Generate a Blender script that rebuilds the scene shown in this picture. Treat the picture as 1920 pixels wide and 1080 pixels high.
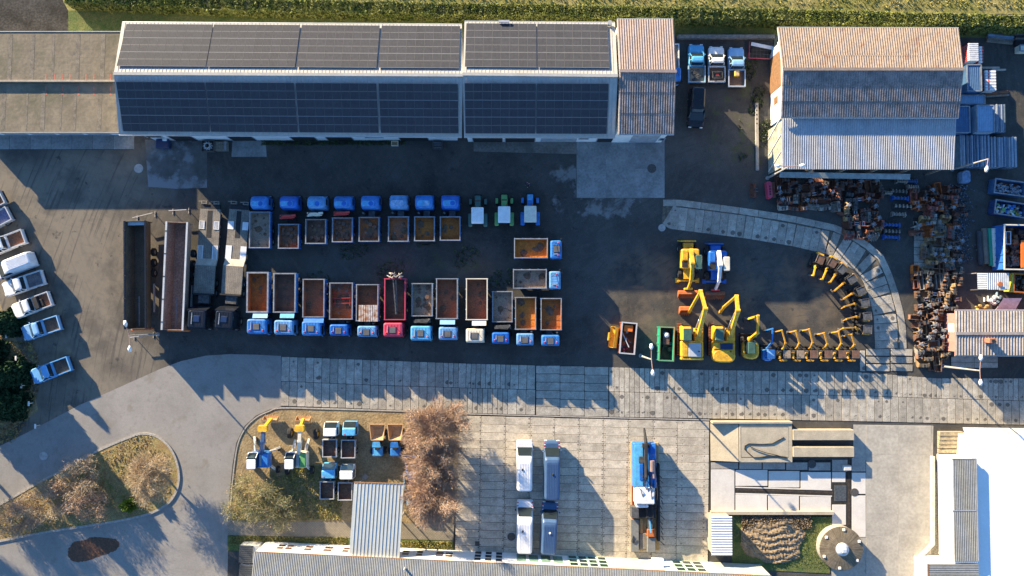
import bpy, bmesh, math, random
import numpy as np
from mathutils import Vector, Matrix
for o in list(bpy.data.objects): bpy.data.objects.remove(o)
SC = bpy.context.scene
COL = SC.collection
random.seed(7)
rng = np.random.default_rng(11)
R = math.radians
# ------------------------------------------------------------------ camera, sky, sun, exposure
HC, FPX, TILT = 88.0, 1333.333, math.atan(43/1333.333)
cam = bpy.data.cameras.new('camera'); camo = bpy.data.objects.new('camera', cam); COL.objects.link(camo)
cam.lens = 25.0; cam.sensor_width = 36.0; cam.clip_end = 2000
camo.location = (0, 0, HC); camo.rotation_euler = (TILT, 0, 0)
SC.camera = camo
SUN_EL, SDX, SDY = R(13.9), 0.6776, -0.7354          # ground direction the shadows fall
w = bpy.data.worlds.new('World'); SC.world = w; w.use_nodes = True
nt = w.node_tree; bg = nt.nodes['Background']
sky = nt.nodes.new('ShaderNodeTexSky'); sky.sky_type = 'NISHITA'; sky.sun_disc = False
sky.sun_elevation = SUN_EL; sky.sun_rotation = math.atan2(-SDX, -SDY); sky.air_density = 1.0; sky.dust_density = 0.0; sky.ozone_density = 5.0
nt.links.new(sky.outputs[0], bg.inputs[0]); bg.inputs[1].default_value = 0.105
sl = bpy.data.lights.new('sun', 'SUN'); so = bpy.data.objects.new('sun', sl); COL.objects.link(so)
sl.energy = 5.0; sl.angle = R(0.5); sl.color = (1.0, 0.81, 0.53)
so.rotation_euler = Vector((SDX*math.cos(SUN_EL), SDY*math.cos(SUN_EL), -math.sin(SUN_EL))).to_track_quat('-Z', 'Y').to_euler()
so.location = (-40, 40, 60)
SC.view_settings.view_transform = 'Standard'; SC.view_settings.look = 'None'
SC.view_settings.exposure = 1.82; SC.view_settings.gamma = 1.0
SC.render.engine = 'CYCLES'
ct, st = math.cos(TILT), math.sin(TILT)
def W(u, v, z=0.0):
    """where the photograph's point (u, v) lies in the place, at height z"""
    a, b = (u-960)/FPX, (540-v)/FPX
    d = (a, st + b*ct, -ct + b*st); k = (z-HC)/d[2]
    return Vector((d[0]*k, d[1]*k, z))
# ------------------------------------------------------------------ helpers
def rgb(c): return (c[0], c[1], c[2], 1.0)
MATS = {}
def M(name, col, rough=.75, metal=0.0, var=.18, scale=1.5, bump=0.0, col2=None, rnd=0.0, spec=.35, fine=8.0, bscale=None, trans=0):
    if name in MATS: return MATS[name]
    m = bpy.data.materials.new(name); m.use_nodes = True; t = m.node_tree; N = t.nodes; L = t.links
    b = N['Principled BSDF']; b.inputs['Roughness'].default_value = rough; b.inputs['Metallic'].default_value = metal
    b.inputs['Specular IOR Level'].default_value = spec
    tc = N.new('ShaderNodeTexCoord'); oi = N.new('ShaderNodeObjectInfo')
    sc_ = N.new('ShaderNodeVectorMath'); sc_.operation = 'MULTIPLY_ADD'
    cx = N.new('ShaderNodeCombineXYZ')
    for i in range(3): L.new(oi.outputs['Random'], cx.inputs[i])
    sc_.inputs[1].default_value = (37.1, 53.7, 11.3)
    L.new(cx.outputs[0], sc_.inputs[0]); L.new(tc.outputs['Object'], sc_.inputs[2])
    n1 = N.new('ShaderNodeTexNoise'); n1.inputs['Scale'].default_value = scale; n1.inputs['Detail'].default_value = 5; n1.inputs['Roughness'].default_value = .65
    n2 = N.new('ShaderNodeTexNoise'); n2.inputs['Scale'].default_value = scale*fine; n2.inputs['Detail'].default_value = 3
    L.new(sc_.outputs[0], n1.inputs['Vector']); L.new(sc_.outputs[0], n2.inputs['Vector'])
    mr = N.new('ShaderNodeMapRange'); mr.inputs[1].default_value = .35; mr.inputs[2].default_value = .65
    L.new(n1.outputs[0], mr.inputs[0])
    mx = N.new('ShaderNodeMix'); mx.data_type = 'RGBA'
    c2 = col2 if col2 else tuple(min(1, c*(1+var)) for c in col)
    c1 = col if col2 else tuple(c*(1-var) for c in col)
    mx.inputs[6].default_value = rgb(c1); mx.inputs[7].default_value = rgb(c2)
    L.new(mr.outputs[0], mx.inputs[0])
    ml = N.new('ShaderNodeMix'); ml.data_type = 'RGBA'; ml.blend_type = 'MULTIPLY'; ml.inputs[0].default_value = 1
    mr2 = N.new('ShaderNodeMapRange'); mr2.inputs[1].default_value = .3; mr2.inputs[2].default_value = .7
    mr2.inputs[3].default_value = 1-var*.8; mr2.inputs[4].default_value = 1+var*.6
    L.new(n2.outputs[0], mr2.inputs[0])
    out = mr2.outputs[0]
    if rnd:
        mr3 = N.new('ShaderNodeMapRange'); mr3.inputs[3].default_value = 1-rnd; mr3.inputs[4].default_value = 1+rnd
        L.new(oi.outputs['Random'], mr3.inputs[0])
        mm = N.new('ShaderNodeMath'); mm.operation = 'MULTIPLY'; L.new(out, mm.inputs[0]); L.new(mr3.outputs[0], mm.inputs[1]); out = mm.outputs[0]
    L.new(mx.outputs[2], ml.inputs[6]); L.new(out, ml.inputs[7])
    L.new(ml.outputs[2], b.inputs['Base Color'])
    if bump:
        bp = N.new('ShaderNodeBump'); bp.inputs['Strength'].default_value = min(1, bump); bp.inputs['Distance'].default_value = .05*max(1, bump)
        n3 = N.new('ShaderNodeTexNoise'); n3.inputs['Scale'].default_value = bscale or scale*fine; n3.inputs['Detail'].default_value = 4
        L.new(tc.outputs['Object'], n3.inputs['Vector']); L.new(n3.outputs[0], bp.inputs['Height']); L.new(bp.outputs[0], b.inputs['Normal'])
    MATS[name] = m; m['colnode'] = ml.name
    return m
def nodes_of(m): return m.node_tree.nodes, m.node_tree.links, m.node_tree.nodes[m['colnode']], m.node_tree.nodes['Principled BSDF']
def overlay(m, fac_socket, col):
    """lay another colour of the thing itself over the material where fac_socket is 1"""
    N, L, ml, b = nodes_of(m)
    src = b.inputs['Base Color'].links[0].from_socket
    mx = N.new('ShaderNodeMix'); mx.data_type = 'RGBA'; mx.inputs[7].default_value = rgb(col)
    L.new(fac_socket, mx.inputs[0]); L.new(src, mx.inputs[6]); L.new(mx.outputs[2], b.inputs['Base Color'])
def math_(N, L, op, a, b=None, c=None):
    n = N.new('ShaderNodeMath'); n.operation = op
    for i, s in enumerate((a, b, c)):
        if s is None: continue
        if isinstance(s, (int, float)): n.inputs[i].default_value = s
        else: L.new(s, n.inputs[i])
    return n.outputs[0]
def blob_mask(m, scale, lo, hi, box=None, soft=3.0, off=0.0):
    """irregular patches (world metres); box = x0,x1,y0,y1 limits them to one area"""
    N, L, ml, b = nodes_of(m)
    tc = N.new('ShaderNodeTexCoord'); sp = N.new('ShaderNodeSeparateXYZ'); L.new(tc.outputs['Object'], sp.inputs[0])
    n = N.new('ShaderNodeTexNoise'); n.noise_dimensions = '4D'; n.inputs['W'].default_value = off; n.inputs['Scale'].default_value = scale; n.inputs['Detail'].default_value = 7; n.inputs['Roughness'].default_value = .6
    L.new(tc.outputs['Object'], n.inputs['Vector'])
    v = n.outputs[0]
    if box:
        x0, x1, y0, y1 = box
        def ramp(s, a, bb):
            r_ = N.new('ShaderNodeMapRange'); r_.interpolation_type = 'SMOOTHSTEP'; r_.inputs[1].default_value = a; r_.inputs[2].default_value = bb; L.new(s, r_.inputs[0]); return r_.outputs[0]
        f = math_(N, L, 'MULTIPLY', math_(N, L, 'MULTIPLY', ramp(sp.outputs[0], x0-soft, x0+soft), ramp(sp.outputs[0], x1+soft, x1-soft)),
                  math_(N, L, 'MULTIPLY', ramp(sp.outputs[1], y0-soft, y0+soft), ramp(sp.outputs[1], y1+soft, y1-soft)))
        v = math_(N, L, 'MULTIPLY', v, math_(N, L, 'MULTIPLY_ADD', f, .5, .5))
        v = math_(N, L, 'MULTIPLY', v, math_(N, L, 'GREATER_THAN', f, 0.001))
    r2 = N.new('ShaderNodeMapRange'); r2.inputs[1].default_value = lo; r2.inputs[2].default_value = hi; L.new(v, r2.inputs[0])
    return r2.outputs[0]

class MB:
    def __init__(s): s.v = []; s.f = []; s.m = []
    def add(s, vs, fs, mi=0):
        o = len(s.v); s.v += [tuple(p) for p in vs]; s.f += [tuple(i+o for i in f) for f in fs]; s.m += [mi]*len(fs); return s
    def hex(s, b, t, mi=0):
        """four bottom and four top points, counter-clockwise from above"""
        return s.add(list(b)+list(t), [(3,2,1,0),(4,5,6,7),(0,1,5,4),(1,2,6,5),(2,3,7,6),(3,0,4,7)], mi)
    def box(s, x0, x1, y0, y1, z0, z1, mi=0):
        x0, x1 = min(x0,x1), max(x0,x1); y0, y1 = min(y0,y1), max(y0,y1)
        return s.hex([(x0,y0,z0),(x1,y0,z0),(x1,y1,z0),(x0,y1,z0)], [(x0,y0,z1),(x1,y0,z1),(x1,y1,z1),(x0,y1,z1)], mi)
    def prism(s, poly, z0, z1, mi=0, top=None):
        n = len(poly)
        a = sum(poly[i][0]*poly[(i+1)%n][1]-poly[(i+1)%n][0]*poly[i][1] for i in range(n))
        if a < 0: poly = poly[::-1]; top = top[::-1] if top else None
        tp = top or poly
        vs = [(p[0],p[1],z0) for p in poly]+[(p[0],p[1],z1) for p in tp]
        return s.add(vs, [tuple(range(n-1,-1,-1)), tuple(range(n,2*n))]+[(i,(i+1)%n,n+(i+1)%n,n+i) for i in range(n)], mi)
    def cyl(s, c, r, h, axis='z', n=14, mi=0, r2=None):
        r2 = r if r2 is None else r2
        P = []
        for k, rr_ in ((0, r), (1, r2)):
            for i in range(n):
                a = 2*math.pi*i/n; p, q, e = rr_*math.cos(a), rr_*math.sin(a), h*k
                P.append({'z': (c[0]+p, c[1]+q, c[2]+e), 'x': (c[0]+e, c[1]+p, c[2]+q), 'y': (c[0]+q, c[1]+e, c[2]+p)}[axis])
        return s.add(P, [tuple(range(n-1,-1,-1)), tuple(range(n,2*n))]+[(i,(i+1)%n,n+(i+1)%n,n+i) for i in range(n)], mi)
    def tube(s, pts, r, n=6, mi=0):
        pts = [Vector(p) for p in pts]; rs = r if isinstance(r, (list, tuple)) else [r]*len(pts); vs = []
        for i, p in enumerate(pts):
            d = (pts[min(i+1, len(pts)-1)]-pts[max(i-1, 0)]).normalized()
            a = d.cross(Vector((0,0,1)) if abs(d.z) < .9 else Vector((1,0,0))).normalized(); b = d.cross(a)
            for k in range(n):
                t = 2*math.pi*k/n; vs.append(p+(a*math.cos(t)+b*math.sin(t))*rs[i])
        fs = [(i*n+k, i*n+(k+1)%n, (i+1)*n+(k+1)%n, (i+1)*n+k) for i in range(len(pts)-1) for k in range(n)]
        fs += [tuple(range(n-1,-1,-1)), tuple(range((len(pts)-1)*n, len(pts)*n))]
        return s.add(vs, fs, mi)
    def beam(s, a, b, w, h, mi=0):
        a, b = Vector(a), Vector(b); d = (b-a).normalized()
        u = d.cross(Vector((0,0,1)) if abs(d.z) < .95 else Vector((0,1,0))).normalized()*w/2; v = u.cross(d).normalized()*h/2
        return s.hex([a-u-v, a+u-v, b+u-v, b-u-v], [a-u+v, a+u+v, b+u+v, b-u+v], mi)
    def loft(s, rings, mi=0):
        """rings: (z, x0, x1, y0, y1, corner radius)"""
        K = 4; n = 4*K; vs = []
        for (z, x0, x1, y0, y1, r) in rings:
            r = min(r, (x1-x0)/2-.001, (y1-y0)/2-.001)
            for q, (cx, cy) in enumerate(((x1-r,y1-r),(x0+r,y1-r),(x0+r,y0+r),(x1-r,y0+r))):
                for k in range(K):
                    a = math.pi/2*(q+k/(K-1)); vs.append((cx+r*math.cos(a), cy+r*math.sin(a), z))
        fs = [tuple(range(n-1,-1,-1)), tuple(range((len(rings)-1)*n, len(rings)*n))]
        for j in range(len(rings)-1):
            fs += [(j*n+i, j*n+(i+1)%n, (j+1)*n+(i+1)%n, (j+1)*n+i) for i in range(n)]
        return s.add(vs, fs, mi)
    def tray(s, x0, x1, y0, y1, z0, z1, t, fl=0, mi=0):
        """open box: four walls butted end to end, and no floor"""
        s.box(x0, x0+t, y0, y1, z0, z1, mi); s.box(x1-t, x1, y0, y1, z0, z1, mi)
        s.box(x0+t, x1-t, y0, y0+t, z0, z1-.004, mi); s.box(x0+t, x1-t, y1-t, y1, z0, z1-.004, mi); return s
    def lathe(s, prof, c=(0,0,0), n=24, mi=0):
        vs = []; m = len(prof)
        for (r, z) in prof:
            for k in range(n): a = 2*math.pi*k/n; vs.append((c[0]+r*math.cos(a), c[1]+r*math.sin(a), c[2]+z))
        fs = [(i*n+k, i*n+(k+1)%n, (i+1)*n+(k+1)%n, (i+1)*n+k) for i in range(m-1) for k in range(n)]
        fs += [tuple(range(n-1,-1,-1)), tuple(range((m-1)*n, m*n))]
        return s.add(vs, fs, mi)
    def corr(s, A, B, C, D, pitch, amp, mi=0, flat=.5, rib=None):
        """ribbed sheet: ribs run from edge AB to edge DC"""
        A, B, C, D = map(Vector, (A, B, C, D)); nrm = (B-A).cross(D-A).normalized()
        if nrm.z < 0: nrm = -nrm
        n = max(2, int((B-A).length/pitch)); vs = []
        prof = rib or [(0, 0), (.25, 0), (.4, 1), (.75, 1), (.9, 0)]
        T = [((i+p)/n, h) for i in range(n) for p, h in prof if (i+p)/n <= 1]+[(1, 0)]
        for t, h in T:
            vs += [A.lerp(B, t)+nrm*h*amp, D.lerp(C, t)+nrm*h*amp]
        m = len(T); fs = [(2*i, 2*i+2, 2*i+3, 2*i+1) for i in range(m-1)]
        return s.add(vs, fs, mi)
    def mesh(s, name, mats, bevel=0, smooth=False, off=None):
        me = bpy.data.meshes.new(name)
        vs = s.v if off is None else [(p[0]-off[0], p[1]-off[1], p[2]-off[2]) for p in s.v]
        me.from_pydata(vs, [], s.f)
        if isinstance(mats, bpy.types.Material): mats = [mats]
        for m in mats: me.materials.append(m)
        if len(mats) > 1: me.polygons.foreach_set('material_index', s.m)
        bm = bmesh.new(); bm.from_mesh(me)
        if bevel: bmesh.ops.bevel(bm, geom=bm.edges[:], offset=bevel, segments=1, affect='EDGES', clamp_overlap=True)
        bmesh.ops.recalc_face_normals(bm, faces=bm.faces[:]) if s.f and len(s.f) > 2 else None
        bm.to_mesh(me); bm.free()
        if smooth: me.polygons.foreach_set('use_smooth', [True]*len(me.polygons))
        return me
def tag(o, label, cat, group=None):
    o['label'] = label; o['category'] = cat
    if group: o['group'] = group
    return o
def thing(name, label, cat, loc=(0,0,0), rz=0.0, group=None):
    o = bpy.data.objects.new(name, None); COL.objects.link(o); o.empty_display_size = .3
    o.location = loc; o.rotation_euler = (0,0,rz); return tag(o, label, cat, group)
def meshobj(name, me, parent=None, loc=(0,0,0), rot=(0,0,0)):
    o = bpy.data.objects.new(name, me); COL.objects.link(o); o.parent = parent; o.location = loc; o.rotation_euler = rot; return o
def part(name, parent, mb, mats, bevel=0, smooth=False, world=False):
    off = None
    if world and parent is not None:
        p = parent; off = Vector((0,0,0))
        while p is not None: off += p.location; p = p.parent
    return meshobj(name, mb.mesh(name, mats, bevel, smooth, off), parent)
def struct(name, mb, mats, kind='structure', bevel=0):
    o = meshobj(name, mb.mesh(name, mats, bevel)); o['kind'] = kind; return o
def sheet(poly, z): 
    b = MB(); n = len(poly)
    b.add([(p[0],p[1],z) for p in poly], [tuple(range(n))]); return b
def PX(pts, z=0.0): return [W(u, v, z) for u, v in pts]
def smoothpoly(pts, k=6, closed=True):
    n = len(pts); out = []
    P = [Vector((p[0], p[1])) for p in pts]
    for i in range(n if closed else n-1):
        p0, p1, p2, p3 = P[(i-1)%n if closed else max(i-1,0)], P[i], P[(i+1)%n], P[(i+2)%n if closed else min(i+2,n-1)]
        for j in range(k):
            t = j/k; out.append(.5*((2*p1)+(-p0+p2)*t+(2*p0-5*p1+4*p2-p3)*t*t+(-p0+3*p1-3*p2+p3)*t**3))
    if not closed: out.append(P[-1])
    return [(p.x, p.y) for p in out]
def quads(name, parent, P, size, mat, seed=0, up=0.0, aspect=1.6):
    """a cloud of small leaf faces at points P"""
    g = np.random.default_rng(seed); n = len(P); P = np.asarray(P, float)
    d = g.normal(size=(n,3)); d[:,2] += up; d /= np.linalg.norm(d, axis=1)[:,None]
    e = g.normal(size=(n,3)); e = np.cross(d, e); e /= np.linalg.norm(e, axis=1)[:,None]+1e-9
    s = size*(.6+.8*g.random(n))[:,None]
    V = np.stack([P-d*s*aspect*.5-e*s*.35, P-d*s*aspect*.1+e*s*.5, P+d*s*aspect*.5+e*s*.1, P+d*s*.1-e*s*.5], 1).reshape(-1,3)
    return rawmesh(name, parent, V, 4, mat)
def rawmesh(name, parent, V, k, mat):
    n = len(V)//k; me = bpy.data.meshes.new(name)
    me.vertices.add(len(V)); me.vertices.foreach_set('co', np.asarray(V, np.float32).ravel())
    me.loops.add(len(V)); me.loops.foreach_set('vertex_index', np.arange(len(V), dtype=np.int32))
    me.polygons.add(n); me.polygons.foreach_set('loop_start', np.arange(0, len(V), k, dtype=np.int32)); me.polygons.foreach_set('loop_total', np.full(n, k, np.int32))
    me.update(calc_edges=True); me.materials.append(mat)
    return meshobj(name, me, parent)
def strips(name, parent, A, B, wd, mat, seed=0):
    """thin twigs from A to B"""
    g = np.random.default_rng(seed); A = np.asarray(A, float); B = np.asarray(B, float); d = B-A
    e = np.cross(d, g.normal(size=d.shape)); e /= np.linalg.norm(e, axis=1)[:,None]+1e-9
    V = np.stack([A-e*wd, A+e*wd, B+e*wd*.3, B-e*wd*.3], 1).reshape(-1,3)
    return rawmesh(name, parent, V, 4, mat)
# ------------------------------------------------------------------ materials
concrete = M('concrete', (.34,.31,.27), .85, var=.16, scale=.7, bump=.15, rnd=.10)
slabmat = M('slab_concrete', (.355,.325,.27), .85, var=.22, scale=1.2, bump=.35, rnd=.2)
overlay(slabmat, blob_mask(slabmat, 1.1, .60, .70), (.20,.175,.14))
plazamat = M('plaza_concrete', (.45,.395,.31), .85, var=.2, scale=.9, bump=.3, rnd=.12)
overlay(plazamat, blob_mask(plazamat, .8, .60, .72), (.26,.215,.15))
def spots(m, pts, base, big, thr, col):
    N, L, ml, b = nodes_of(m); tc = N.new('ShaderNodeTexCoord'); oi = N.new('ShaderNodeObjectInfo')
    nz = N.new('ShaderNodeTexNoise'); nz.inputs['Scale'].default_value = 5; L.new(tc.outputs['Object'], nz.inputs['Vector'])
    acc = None
    for i, (x, y) in enumerate(pts):
        ds = N.new('ShaderNodeVectorMath'); ds.operation = 'DISTANCE'; ds.inputs[1].default_value = (x, y, .05); L.new(tc.outputs['Object'], ds.inputs[0])
        fr = math_(N, L, 'FRACT', math_(N, L, 'MULTIPLY', oi.outputs['Random'], 7.3+5.1*i))
        rad = math_(N, L, 'MULTIPLY_ADD', math_(N, L, 'MAXIMUM', math_(N, L, 'SUBTRACT', fr, thr), 0), big, base)
        d2 = math_(N, L, 'ADD', ds.outputs['Value'], math_(N, L, 'MULTIPLY_ADD', nz.outputs[0], .18, -.09))
        v = math_(N, L, 'LESS_THAN', d2, rad)
        acc = v if acc is None else math_(N, L, 'MAXIMUM', acc, v)
    overlay(m, math_(N, L, 'MULTIPLY', acc, .75), col)
spots(slabmat, [(0,.95),(0,-.95),(.2,-.9)], .05, .9, .72, (.05,.045,.04))
spots(plazamat, [(1.36,.28),(1.36,-.28),(-1.36,.28),(-1.36,-.28)], .06, .1, .5, (.07,.06,.05))
joint = M('joint_dirt', (.03,.028,.024), .95, var=.4, scale=3)
apron_m = M('apron_concrete', (.22,.225,.22), .8, var=.18, scale=.5, bump=.1, rnd=.08)
overlay(apron_m, blob_mask(apron_m, .5, .62, .75), (.09,.09,.085))
white_conc = M('pale_concrete', (.60,.56,.50), .8, var=.06, scale=.8, rnd=.05)
yardm = M('yard_gravel', (.066,.063,.058), .95, var=.34, scale=.22, bump=.6, fine=40, bscale=9)
overlay(yardm, blob_mask(yardm, .12, .30, .52, (W(-200,540).x, W(300,540).x, W(0,820).y, W(0,270).y), 4), (.185,.158,.122))
overlay(yardm, blob_mask(yardm, .5, .50, .66, (W(560,540).x, W(1000,540).x, W(0,535).y, W(0,455).y), 3, 2.0), (.06,.075,.03))
overlay(yardm, blob_mask(yardm, .7, .52, .66, (W(1310,540).x, W(1470,540).x, W(0,330).y, W(0,80).y), 3, 4.0), (.07,.085,.03))
overlay(yardm, blob_mask(yardm, .30, .50, .56, (W(1020,540).x, W(1230,540).x, W(0,420).y, W(0,305).y), 2, 5.5), (.20,.20,.19))
overlay(yardm, blob_mask(yardm, .35, .44, .60, (W(1120,540).x, W(1700,540).x, W(0,690).y, W(0,455).y), 4, 7.0), (.135,.108,.076))
overlay(yardm, blob_mask(yardm, 1.5, .50, .62, (W(1600,540).x, W(2100,540).x, W(0,560).y, W(0,60).y), 6, 8.0), (.06,.06,.05))
def arcs(m, centre, lo, hi, col, rs=2.2, box=None, off=0.0, k=.8):
    '''wheel tracks: noise stretched along circles round a turning point'''
    N, L, ml, b = nodes_of(m); tc = N.new('ShaderNodeTexCoord'); sp = N.new('ShaderNodeSeparateXYZ'); L.new(tc.outputs['Object'], sp.inputs[0])
    dx_ = math_(N, L, 'SUBTRACT', sp.outputs[0], centre[0]); dy_ = math_(N, L, 'SUBTRACT', sp.outputs[1], centre[1])
    rr_ = math_(N, L, 'SQRT', math_(N, L, 'ADD', math_(N, L, 'MULTIPLY', dx_, dx_), math_(N, L, 'MULTIPLY', dy_, dy_)))
    an = math_(N, L, 'ARCTAN2', dy_, dx_); cx = N.new('ShaderNodeCombineXYZ'); L.new(math_(N, L, 'MULTIPLY', rr_, rs), cx.inputs[0]); L.new(math_(N, L, 'MULTIPLY', an, 11.0), cx.inputs[1]); cx.inputs[2].default_value = off
    nz = N.new('ShaderNodeTexNoise'); nz.inputs['Scale'].default_value = 1.0; nz.inputs['Detail'].default_value = 3; nz.inputs['Roughness'].default_value = .55; L.new(cx.outputs[0], nz.inputs['Vector'])
    mr = N.new('ShaderNodeMapRange'); mr.inputs[1].default_value = lo; mr.inputs[2].default_value = hi; L.new(nz.outputs[0], mr.inputs[0])
    overlay(m, math_(N, L, 'MULTIPLY', mr.outputs[0], k), col)
overlay(yardm, math_(yardm.node_tree.nodes, yardm.node_tree.links, 'MULTIPLY', blob_mask(yardm, .25, .50, .62, None, 3, 11.0), .6), (.055,.052,.048))
overlay(yardm, math_(yardm.node_tree.nodes, yardm.node_tree.links, 'MULTIPLY', blob_mask(yardm, 2.5, .56, .66, None, 3, 12.0), .4), (.12,.11,.095))
arcs(yardm, (W(60,700).x, W(60,700).y), .54, .70, (.09,.08,.065), 2.0, k=.3)
arcs(yardm, (W(1000,120).x, W(1000,120).y), .54, .68, (.11,.10,.085), 1.8, off=5, k=.3)
arcs(yardm, (W(1500,900).x, W(1500,900).y), .55, .66, (.06,.055,.05), 2.6, off=9, k=.6)
overlay(yardm, math_(yardm.node_tree.nodes, yardm.node_tree.links, 'MULTIPLY', blob_mask(yardm, .9, .62, .68, None, 3, 15.0), .7), (.03,.03,.03))
asphm = M('pale_asphalt', (.25,.235,.215), .9, var=.10, scale=.25, bump=.25, fine=24, bscale=12)
overlay(asphm, blob_mask(asphm, .35, .57, .70), (.19,.165,.13)); overlay(asphm, blob_mask(asphm, 1.6, .66, .72, None, 3, 5.0), (.10,.09,.075))
grassm = M('lawn_grass', (.075,.115,.028), .95, var=.4, scale=.8, bump=1.0, col2=(.15,.155,.05), bscale=9)
fieldm = M('meadow_grass', (.19,.19,.04), .95, var=.4, scale=.35, bump=.8, col2=(.33,.28,.11), bscale=7)
soilm = M('bed_soil', (.22,.16,.085), .95, var=.3, scale=.7, bump=1.0, col2=(.33,.25,.135), bscale=4)
overlay(soilm, blob_mask(soilm, .4, .50, .62, (W(430,900).x, W(640,900).x, W(0,985).y, W(0,860).y), 2), (.10,.11,.032))
litter = M('leaf_litter', (.24,.155,.075), .95, var=.45, scale=1.2, bump=.8, col2=(.31,.25,.10), bscale=8)
overlay(litter, blob_mask(litter, .5, .55, .66), (.14,.16,.04))
kerbm = M('kerb_stone', (.33,.31,.28), .85, var=.25, scale=4)
paverm = M('paver', (.26,.23,.18), .9, var=.12, scale=.6)
N, L, ml, b = nodes_of(paverm); tc = N.new('ShaderNodeTexCoord'); br = N.new('ShaderNodeTexBrick'); br.inputs['Scale'].default_value = 1.6
br.inputs['Color1'].default_value = (0,0,0,1); br.inputs['Color2'].default_value = (.15,.15,.15,1); br.inputs['Mortar'].default_value = (1,1,1,1); br.inputs['Mortar Size'].default_value = .035
L.new(tc.outputs['Object'], br.inputs['Vector']); overlay(paverm, math_(N, L, 'MULTIPLY', br.outputs['Color'], .7), (.10,.085,.065))
# ------------------------------------------------------------------ ground
G = MB(); G.box(-320, 320, -320, 320, -1.5, 0); struct('ground', G, yardm)
fy = W(960, 12).y
struct('field', sheet([(-300, fy+.4), (300, fy-1.9), (300, 320), (-300, 320)], .006), fieldm)
struct('lawn', sheet(PX([(128,70),(128,20),(120,5),(480,22),(960,32),(1440,44),(1960,60),(1960,72),(1460,66),(1270,66),(230,76)]), .005), grassm)
road = [(-260,960),(0,836),(53,810),(148,760),(300,692),(340,677),(385,667),(430,664),(480,665),(527,667.5),(527,762),(505,768),(480,779),(458,799),(443,830),(436,870),(430,930),(428,1010),(424,1200),(-260,1200)]
arcs(asphm, (W(270,890).x, W(270,890).y), .54, .70, (.19,.175,.155), 1.6, k=.5)
struct('asphalt_road', sheet(PX(road), .004), asphm)
def kerb(name, pxs, wd=.16, h=.11, closed=False):
    b = MB(); P = [W(u, v) for u, v in pxs]; n = len(P)
    for i in range(n if closed else n-1):
        a, c = P[i], P[(i+1)%n]
        b.beam((a.x,a.y,h/2), (c.x,c.y,h/2+.0007*(i%3)), wd, h)
    return struct(name, b, kerbm)
island = smoothpoly([(-260,1075),(-120,1008),(0,946),(60,912),(118,881),(180,847),(237,822),(267,813),(292,817),(314,833),(329,858),(336,890),(332,918),(318,941),(296,956),(266,967),(207,979),(89,997),(0,1014),(-130,1040),(-260,1100)], 4)
b = MB(); b.prism(PX(island), -.02, .09); struct('traffic_island', b, litter)
kerb('island_kerb', island, .26, .13, True)
bed = [(527,765),(505,771),(482,782),(461,802),(447,831),(440,871),(434,930),(431,978),(850,985),(858,900),(862,775),(700,769)]
b = MB(); b.prism(PX(bed), -.02, .05); struct('planting_bed', b, soilm)
kerb('bed_kerb', smoothpoly([(431,978),(434,930),(440,871),(447,831),(461,802),(482,782),(505,771),(527,765),(610,766.5),(700,769),(862,774)], 4, False), .14, .12)
struct('footpath', sheet(PX([(427,975),(852,982),(850,1013),(427,1003)]), .062), paverm)
b = MB(); b.prism(PX([(427,1004),(850,1014),(850,1040),(427,1032)]), -.02, .04); struct('verge', b, grassm)
b = MB(); b.prism(PX([(1372,966),(1560,969),(1556,1075),(1372,1066)]), -.02, .05); struct('grass_plot', b, grassm)
# left bank of soil under the conifers
struct('verge_bank', sheet(PX([(-200,560),(0,570),(32,640),(55,700),(72,770),(30,800),(0,822),(-200,930)]), .005), soilm)
# dark asphalt corner behind the garage
struct('back_path', sheet(PX([(-200,-40),(100,-40),(120,5),(128,20),(128,64),(-200,64)]), .007), M('dark_ground', (.035,.033,.031), .95, var=.6, scale=.5, bump=.3))
# big apron in front of the workshop annex and the other aprons along the halls
def slabquad(name, parent, px, z0, z1, mat, gap=.02, bevel=.01):
    P = PX(px); c = sum(P, Vector())/4; b = MB()
    q = [(p-c)*(1-gap/max((p-c).length, .1)) for p in P]
    b.prism([(p.x, p.y) for p in q], z0, z1)
    return meshobj(name, b.mesh(name, mat, bevel), parent, (c.x, c.y, 0))
ap = struct('workshop_apron', sheet(PX([(1081,262),(1246,262),(1245.5,371),(1080,370)]), .004), joint)
for i in range(3):
    for j in range(2):
        u0, u1 = 1081+i*55, 1081+(i+1)*55; v0, v1 = 262+j*54.5, 262+(j+1)*54.5
        slabquad('concrete_slab', ap, [(u0,v0),(u1,v0),(u1,v1),(u0,v1)], .0, .03, apron_m, .004, .003)
ga = struct('garage_apron', sheet(PX([(-60,250),(252,250),(250,281),(-60,280)]), .004), joint)
for i in range(8):
    u0 = -60+i*39; slabquad('concrete_slab', ga, [(u0,252),(u0+39,252),(u0+39,280),(u0,280)], 0, .03+.004*(i%2), apron_m, .02)
ha = struct('hall_apron', sheet(PX([(272,262),(388,262),(388,352),(330,354),(278,350)]), .005), M('worn_concrete', (.16,.16,.155), .9, var=.3, scale=.3, bump=.2, col2=(.08,.075,.068)))
overlay(MATS['worn_concrete'], blob_mask(MATS['worn_concrete'], .3, .5, .56), (.21,.215,.22))
sa = struct('door_apron', sheet(PX([(436,264),(498,264),(500,294),(434,294)]), .006), apron_m)
sb = struct('door_apron', sheet(PX([(888,262),(1081,262),(1081,289),(888,284)]), .0065), M('brown_apron', (.17,.155,.135), .9, var=.25, scale=.5))
cs = struct('concrete_yard', sheet(PX([(1600,796),(1750,798),(1746,1095),(1560,1095),(1556,1020),(1600,980)]), .005), M('yard_concrete', (.37,.34,.285), .85, var=.14, scale=.4, bump=.1))
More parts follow.
